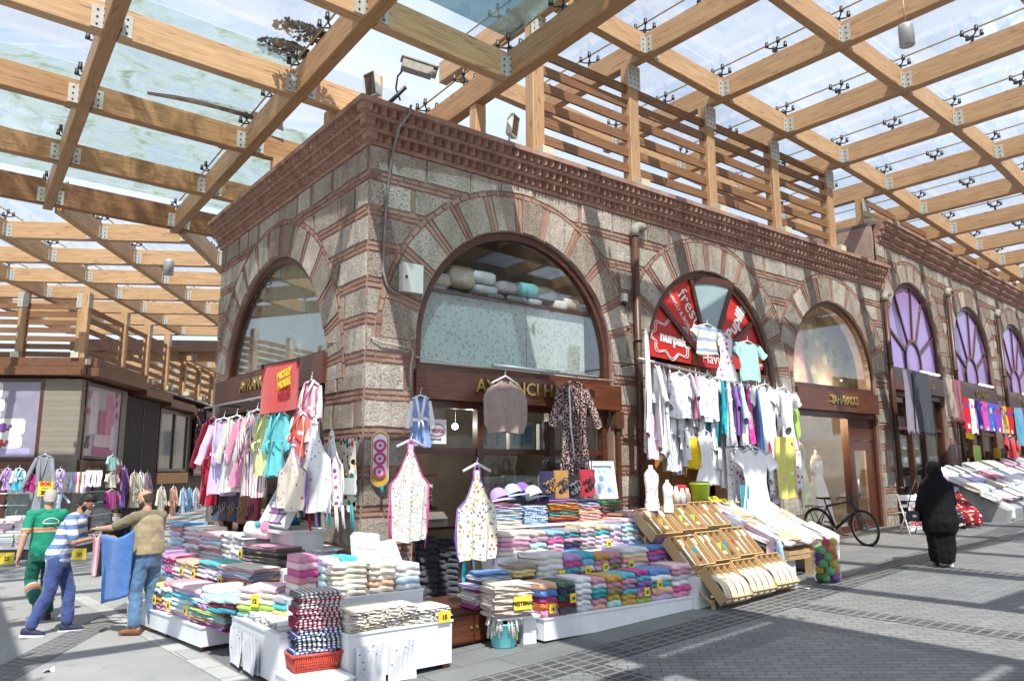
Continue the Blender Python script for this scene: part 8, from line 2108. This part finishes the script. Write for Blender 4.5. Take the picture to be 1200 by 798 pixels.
    limb(s_,[nek-V((0,0,.09)),nek-V((0,0,.035))],[.10,.074])
    so2=fuse(s_,'shirt',cl['shirt'],t,.011,5,.026,.10)
    p_=MB(); loft(p_,[(pel+V((0,0,-.16)),hx*.17,hy*.13),(pel+V((0,0,-.02)),hx*(.178 if cl.get('untucked',True) else .20),hy*(.135 if cl.get('untucked',True) else .155)),(pel+V((0,0,.06)),hx*(.172 if cl.get('untucked',True) else .202),hy*(.128 if cl.get('untucked',True) else .155))])
    for s in ('L','R'):
        an=J['an'+s]; kn=J['kn'+s]; limb(p_,[J['hip'+s]-V((0,0,.02)),kn,an+(kn-an)*.12],[.105,.082,cl.get('hem',.075)])
    fuse(p_,'trousers',cl['trousers'],t,.011,5,.030,.11)
    for s in ('L','R'):
        an=J['an'+s]; fd=V(J.get('foot'+s,(0,1,0))).normalized(); sd=fd.cross(V((0,0,1))).normalized(); un=sd.cross(fd)
        h=MB(); c=an-un*.045
        loft(h,[(c-fd*.085,sd*.030,un*.035),(c-fd*.06,sd*.040,un*.05),(c+fd*.02,sd*.045,un*.052),(c+fd*.10-un*.01,sd*.048,un*.034),(c+fd*.165-un*.018,sd*.040,un*.024),(c+fd*.19-un*.022,sd*.02,un*.015)],14)
        sh=fuse(h,'shoe',cl['shoe'],t,.009,3)
        if cl.get('sole'):
            h=MB(); c=an-un*.088; loft(h,[(c-fd*.09-un*.012,sd*.04,fd*.01),(c-fd*.09+un*.012,sd*.04,fd*.01)],8); 
            h=MB(); h.add([tuple(c+fd*a+sd*w*s2+un*z) for z in (-.012,.012) for a,w in ((-.09,.036),(.02,.046),(.12,.05),(.19,.03)) for s2 in (-1,1)],[(0,2,4,6,7,5,3,1),(8,9,11,13,15,14,12,10),(0,1,9,8),(6,14,15,7),(0,8,10,2),(2,10,12,4),(4,12,14,6),(1,3,11,9),(3,5,13,11),(5,7,15,13)])
            h.build('sole',cl['sole'],sh)
    if extra: extra(t,J,dict(up=up,ff=ff,fr=fr,hed=hed,sx=sx,fy=fy,che=che,nek=nek,pel=pel,hx=hx,hy=hy))
    return t
def m_zband(name, base, bands):
    n=N(name); co=n.co(); sep=n.new('ShaderNodeSeparateXYZ'); n.lk(co,sep.inputs[0]); z=sep.outputs[2]
    col=n.ramp(n.noise(co,8,4),[(.3,tuple(x*.8 for x in base)),(.7,base)])
    for z0,z1,c in bands:
        f=n.math('MULTIPLY',n.math('GREATER_THAN',z,z0),n.math('LESS_THAN',z,z1)); col=n.mix(f,col,c)
    n.base(col); n.rough(.9); n.bump(n.noise(co,40,4),.3,.005); return n.mat
GREY=(.42,.42,.42); ORG=(.75,.22,.04)
M_GRN=m_zband('green work shirt',(.008,.25,.15),[(1.185,1.20,GREY),(1.20,1.235,ORG),(1.235,1.25,GREY)])
M_GRNT=m_cloth('dark green work trousers',(.008,.12,.075),.1,.4,40)
pg=GP(44,727)
def ex_green(t,J,a):
    for s in ('L','R'):
        an,kn=J['an'+s],J['kn'+s]; d=(kn-an)
        for f,c,m_ in ((.40,.10,plain('reflective grey',(.45,.45,.44),.4,.1,9) if 'reflective grey' not in bpy.data.materials else bpy.data.materials['reflective grey']),(.52,.12,bpy.data.materials.get('safety orange') or plain('safety orange',ORG,.7,.08,9)),(.64,.08,bpy.data.materials['reflective grey'] if 'reflective grey' in bpy.data.materials else None)):
            mb=MB(); mb.tube([an+d*(f-c/2),an+d*(f+c/2)],.096,16); mb.build('calf_band',m_,t)
    mb=MB(); pts=[(a['che']+a['sx']*.10*math.cos(u)-a['fy']*.172+V((0,0,.03+.07*math.sin(u)))) for u in [PI*k/12 for k in range(13)]]; mb.tube(pts,.006,5); mb.tube([pts[0],pts[-1]],.006,5); mb.build('back_print',M_WHITEPAINT,t)
    mb=MB(); mb.tube([a['nek']+V((.065*math.cos(u),.065*math.sin(u),-.02)) for u in [2*PI*k/16 for k in range(16)]],.022,8,closed=True); mb.build('collar',M_GRN,t)
person('man in green work clothes with orange bands walking away with a swinging arm',pg,rad(96),
 dict(pelvis=(0,0,.95),chest=(.01,.03,1.27),neck=(.01,.04,1.47),head=(.03,.07,1.63),face=(.15,1,-.1),shL=(-.19,.02,1.41),shR=(.20,.04,1.41),elL=(-.28,-.10,1.14),wrL=(-.33,-.12,.88),elR=(.26,.10,1.14),wrR=(.24,.24,.95),hipL=(-.09,0,.93),hipR=(.09,0,.93),knL=(-.11,.08,.52),anL=(-.10,-.26,.30),knR=(.10,.13,.50),anR=(.11,.02,.095),footL=(0,.35,-1),footR=(0,1,0),handL=(-.1,.05,-1)),
 dict(shirt=M_GRN,trousers=M_GRNT,shoe=plain('black work boot',(.03,.03,.03),.6,.1,9),sole=plain('dark grey sole',(.06,.06,.06),.8,.1,9),hem=.085),hair=plain('grey hair',(.40,.37,.33),.9,.15,40),extra=ex_green)
M_STR=m_stripes('blue white shirt stripes',[(1.0,(.72,.73,.75)),(.9,(.11,.21,.48))],8.2,2,0,.02)
ps=GP(62,742)
def ex_str(t,J,a):
    mb=MB(); h=a['hed']; mb.grid(8,6,lambda s,q:tuple(h-a['up']*(.125-.07*q)+a['ff']*(.055+.055*math.sin(PI*s))+a['fr']*(s-.5)*.15),0); mb.build('face_mask',M_WHITE,t,fixn=False)
    mb=MB(); mb.tube([a['nek']+V((.07*math.cos(u),.07*math.sin(u),-.02)) for u in [2*PI*k/16 for k in range(16)]],.022,8,closed=True); mb.build('collar',M_STR,t)
person('man in blue and white striped polo shirt leaning forward with both hands out',ps,rad(-22),
 dict(pelvis=(0,-.02,.96),chest=(0,.10,1.27),neck=(0,.17,1.45),head=(0,.26,1.60),face=(0,1,-.55),shL=(-.18,.13,1.40),shR=(.18,.13,1.40),elL=(-.22,.22,1.12),wrL=(-.12,.50,1.16),elR=(.23,.20,1.12),wrR=(.10,.48,1.18),hipL=(-.09,-.02,.93),hipR=(.09,-.02,.93),knL=(-.12,.10,.52),anL=(-.12,.12,.09),knR=(.11,-.06,.50),anR=(.12,-.24,.10),footL=(-.1,1,0),footR=(.1,1,-.05),handL=(.1,1,.0),handR=(-.1,1,.0)),
 dict(shirt=M_STR,trousers=m_cloth('blue chinos',(.055,.085,.23),.15,.4,40),shoe=plain('navy slip on',(.02,.025,.06),.7,.1,9),sole=M_WHITE,hem=.078),skin=M_SKIN2,hair=plain('black hair',(.012,.010,.010),.6,.2,50),beard=plain('black beard',(.015,.012,.011),.8,.2,50),extra=ex_str)
pv=GP(166,742)
def ex_vest(t,J,a):
    v=MB(); R=[(a['pel']+V((0,0,.0)),a['hx']*.225,a['hy']*.178),(a['pel']+V((0,0,.14)),a['hx']*.212,a['hy']*.165),(a['che'],a['sx']*.213,a['fy']*.165),(a['che']+(a['nek']-a['che'])*.55,a['sx']*.205,a['fy']*.15),(a['che']+(a['nek']-a['che'])*.86,a['sx']*.13,a['fy']*.105)]
    loft(v,R); fuse(v,'vest',m_cloth('khaki vest',(.33,.26,.16),.12,.4,40),t,.012,4,.022,.1)
    mb=MB(); mb.tube([a['pel']+a['hx']*.19*math.cos(u)+a['hy']*.145*math.sin(u)+V((0,0,.035)) for u in [2*PI*k/24 for k in range(24)]],.018,6,closed=True); mb.build('belt',M_BLACK,t)
    w=J['wrL']; mb=MB(); mb.tube([w+V((.032*math.cos(u),0,.032*math.sin(u))) for u in [2*PI*k/12 for k in range(12)]],.008,6,closed=True); mb.build('wrist_watch',M_STEEL,t)
person('balding man in khaki vest and blue jeans seen from behind holding a blue towel',pv,rad(118),
 dict(pelvis=(0,0,.97),chest=(0,.03,1.28),neck=(0,.05,1.48),head=(-.01,.09,1.64),face=(-.35,1,-.25),shL=(-.20,.04,1.42),shR=(.20,.03,1.42),elL=(-.33,.27,1.30),wrL=(-.32,.53,1.28),elR=(.27,.13,1.16),wrR=(.16,.36,1.12),hipL=(-.09,0,.94),hipR=(.09,0,.94),knL=(-.11,.03,.52),anL=(-.12,.0,.10),knR=(.12,.02,.52),anR=(.14,-.05,.10),footL=(-.45,1,0),footR=(.25,1,0),handL=(0,1,0)),
 dict(shirt=m_cloth('olive tee',(.20,.17,.10),.1,.4,40),trousers=m_cloth('washed blue jeans',(.10,.19,.32),.22,.5,30),shoe=plain('tan leather shoe',(.25,.085,.035),.45,.1,9),hem=.082,untucked=False),hair=plain('dark hair fringe',(.05,.035,.025),.8,.2,50),beard=plain('brown beard',(.06,.04,.03),.85,.2,50),bald='crown',extra=ex_vest)
# cloths they hold
def held(label,pts,mat_,name='held_towel'):
    """four corners: top left, top right, bottom right, bottom left"""
    tl,tr,br,bl=[V(p) for p in pts]; nn=(tr-tl).cross(bl-tl).normalized()
    mb=MB()
    def fn(a,b):
        p=(tl*(1-a)+tr*a)*(1-b)+(bl*(1-a)+br*a)*b
        return tuple(p+nn*(.05*math.sin(PI*a*1.6+.5)*(.25+b)+.02*math.sin(7*a+2*b))-V((0,0,.07*math.sin(PI*a)*(1-b))))
    mb.grid(20,20,fn); o=mb.build(name,mat_,fixn=False); s=o.modifiers.new('s','SOLIDIFY'); s.thickness=.012
    return tag(o,label,'towel')
def at_depth(px,py,d): r=ray(px,py); return CAM+r*(d/ (r.dot(_f)))
dv=(pv-CAM).dot(_f)
held('plain blue towel held up between the two men',[at_depth(119,626,dv-.05),at_depth(158,620,dv-.15),at_depth(152,697,dv-.05),at_depth(115,709,dv+.0)],m_cloth('cornflower terry',(.10,.24,.58),.1,.5,50))
held('pink striped towel hanging from the hands of the striped shirt man',[at_depth(109,625,dv-.2),at_depth(118,624,dv-.2),at_depth(114,675,dv-.2),at_depth(104,674,dv-.2)],m_stripes('pink towel stripes',[(2,hexc('d98f9a')),(1,hexc('ead6d4'))],14,0))
# seated man far behind
pz=at_depth(137,640,15.2); pz.z=0
person('man in dark jacket with a white face mask sitting among the linen counters',pz,rad(235),
 dict(pelvis=(0,0,.50),chest=(0,.03,.80),neck=(0,.05,1.0),head=(0,.09,1.15),face=(0,1,-.2),shL=(-.19,.03,.94),shR=(.19,.03,.94),elL=(-.25,.10,.68),wrL=(-.10,.32,.62),elR=(.25,.10,.68),wrR=(.10,.32,.62),hipL=(-.09,.0,.48),hipR=(.09,0,.48),knL=(-.12,.42,.48),anL=(-.12,.40,.09),knR=(.12,.42,.48),anR=(.12,.40,.09)),
 dict(shirt=m_cloth('dark navy jacket',(.015,.018,.03),.1,.4,40),trousers=m_cloth('black trousers',(.02,.02,.022),.1,.4,40),shoe=plain('black shoe',(.02,.02,.02),.6,.1,9),sleeve=1.9),hair=bpy.data.materials['black hair'],
 extra=lambda t,J,a:(lambda mb:(mb.grid(8,6,lambda s,q:tuple(a['hed']-a['up']*(.10-.085*q)+a['ff']*(.06+.055*math.sin(PI*s))+a['fr']*(s-.5)*.15),0),mb.build('face_mask',M_WHITE,t,fixn=False)))(MB()))
sb=thing('bench','low wooden bench under the masked man among the linen counters','bench',tuple(pz),rad(235)-PI/2); part('seat',M_FRAME,sb,lambda m:m.bx(-.4,.4,-.2,.16,.34,.385),False); part('leg',M_FRAME,sb,lambda m:(m.bx(-.36,-.3,-.16,.12,0,.339)),False); part('leg',M_FRAME,sb,lambda m:(m.bx(.3,.36,-.16,.12,0,.339)),False)
# woman in black
pw_=GP(1106,664); 
PW=thing('person','woman in a long black robe and veil walking away with a small black bag','person',pw_,rad(38)-PI/2)
M_ABA=plain('black crepe',(.006,.006,.007),.8,.25,14,0,.3,.15)
mb=MB(); n=40
rings=[(.075,.165,.15,0,0),(.25,.19,.17,0,0),(.5,.20,.17,.0,.0),(.56,.25,.20,0,-.02),(.70,.262,.215,0,-.03),(.95,.24,.185,0,-.01),(1.15,.225,.16,0,.0),(1.28,.215,.145,0,.01),(1.36,.185,.14,0,.02),(1.42,.135,.135,0,.03),(1.50,.122,.135,0,.04),(1.58,.112,.125,0,.05),(1.64,.08,.09,0,.05),(1.67,.03,.04,0,.05)]
vs=[]
for z,rx,ry,cx,cy in rings:
    for j in range(n):
        a=2*PI*j/n; k=1+(.07*math.sin(5*a+z*2)+.045*math.sin(11*a+1.3+z*3))*max(0,(1.25-z)/1.25)
        vs.append((cx+rx*k*math.cos(a),cy+ry*k*math.sin(a)-.04*max(0,1-z)*(.5-.5*math.sin(a)),z))
mb.add(vs,[(i*n+j,i*n+(j+1)%n,(i+1)*n+(j+1)%n,(i+1)*n+j) for i in range(len(rings)-1) for j in range(n)]+[tuple(range((len(rings)-1)*n,len(rings)*n)),tuple(range(n))[::-1]],0,None,True)
limb(mb,[(-.17,.0,1.26),(-.255,-.03,1.02),(-.27,.10,.82)],[.085,.08,.07]); limb(mb,[(.17,.02,1.26),(.23,.06,1.02),(.17,.22,.92)],[.085,.08,.07])
fuse(mb,'robe',M_ABA,PW,.012,3,.035,.16)
mb=MB(); limb(mb,[(-.30,.10,.82),(-.30,.15,.76)],[.03,.025],8); limb(mb,[(0,.06,1.5),(0,.12,1.52)],[.06,.05]); limb(mb,[(-.07,.10,.10),(-.07,.10,.3)],[.04,.05]); limb(mb,[(.08,-.06,.1),(.08,-.06,.3)],[.04,.05])
for k in range(4): limb(mb,[(-.325+.016*k,.16,.75),(-.325+.016*k,.18,.70)],[.009,.008],6)
limb(mb,[(-.27,.16,.76),(-.262,.19,.73)],[.01,.008],6)
fuse(mb,'body',M_SKIN,PW,.008,3)
for x,y in ((-.07,.06),(.08,-.12)):
    mb=MB(); limb(mb,[(x,y,.035),(x,y+.16,.03)],[.035,.032],10); fuse(mb,'shoe',M_WHITE if y<0 else M_BLACK,PW,.009,2)
bgw=thing('shoulder_bag','small black leather bag hanging at the side of the woman in black','bag',world_of(PW)@V((-.36,.05,.70)),rad(38)-PI/2)
mb=MB(); mb.grid(20,8,lambda s,q:(.11*math.copysign(abs(math.cos(2*PI*s))**.5,math.cos(2*PI*s)),.055*math.copysign(abs(math.sin(2*PI*s))**.6,math.sin(2*PI*s)),.17*q),0,None,True,True); mb.disc(.1,.17,14,0,Matrix.Diagonal((1,.5,1,1))); mb.build('body',plain('black leather',(.015,.015,.016),.3,.2,14),bgw,fixn=False)
mb=MB(); mb.tube([(-.09,0,.17),(-.02,.0,.42),(.10,.0,.72)],.008,6); mb.tube([(.09,0,.17),(.10,.0,.40),(.12,.02,.70)],.008,6); mb.build('strap',M_BLACK,bgw)
mb=MB(); mb.bx(-.03,.03,-.062,-.055,.07,.11); mb.build('clasp',M_STEEL,bgw)
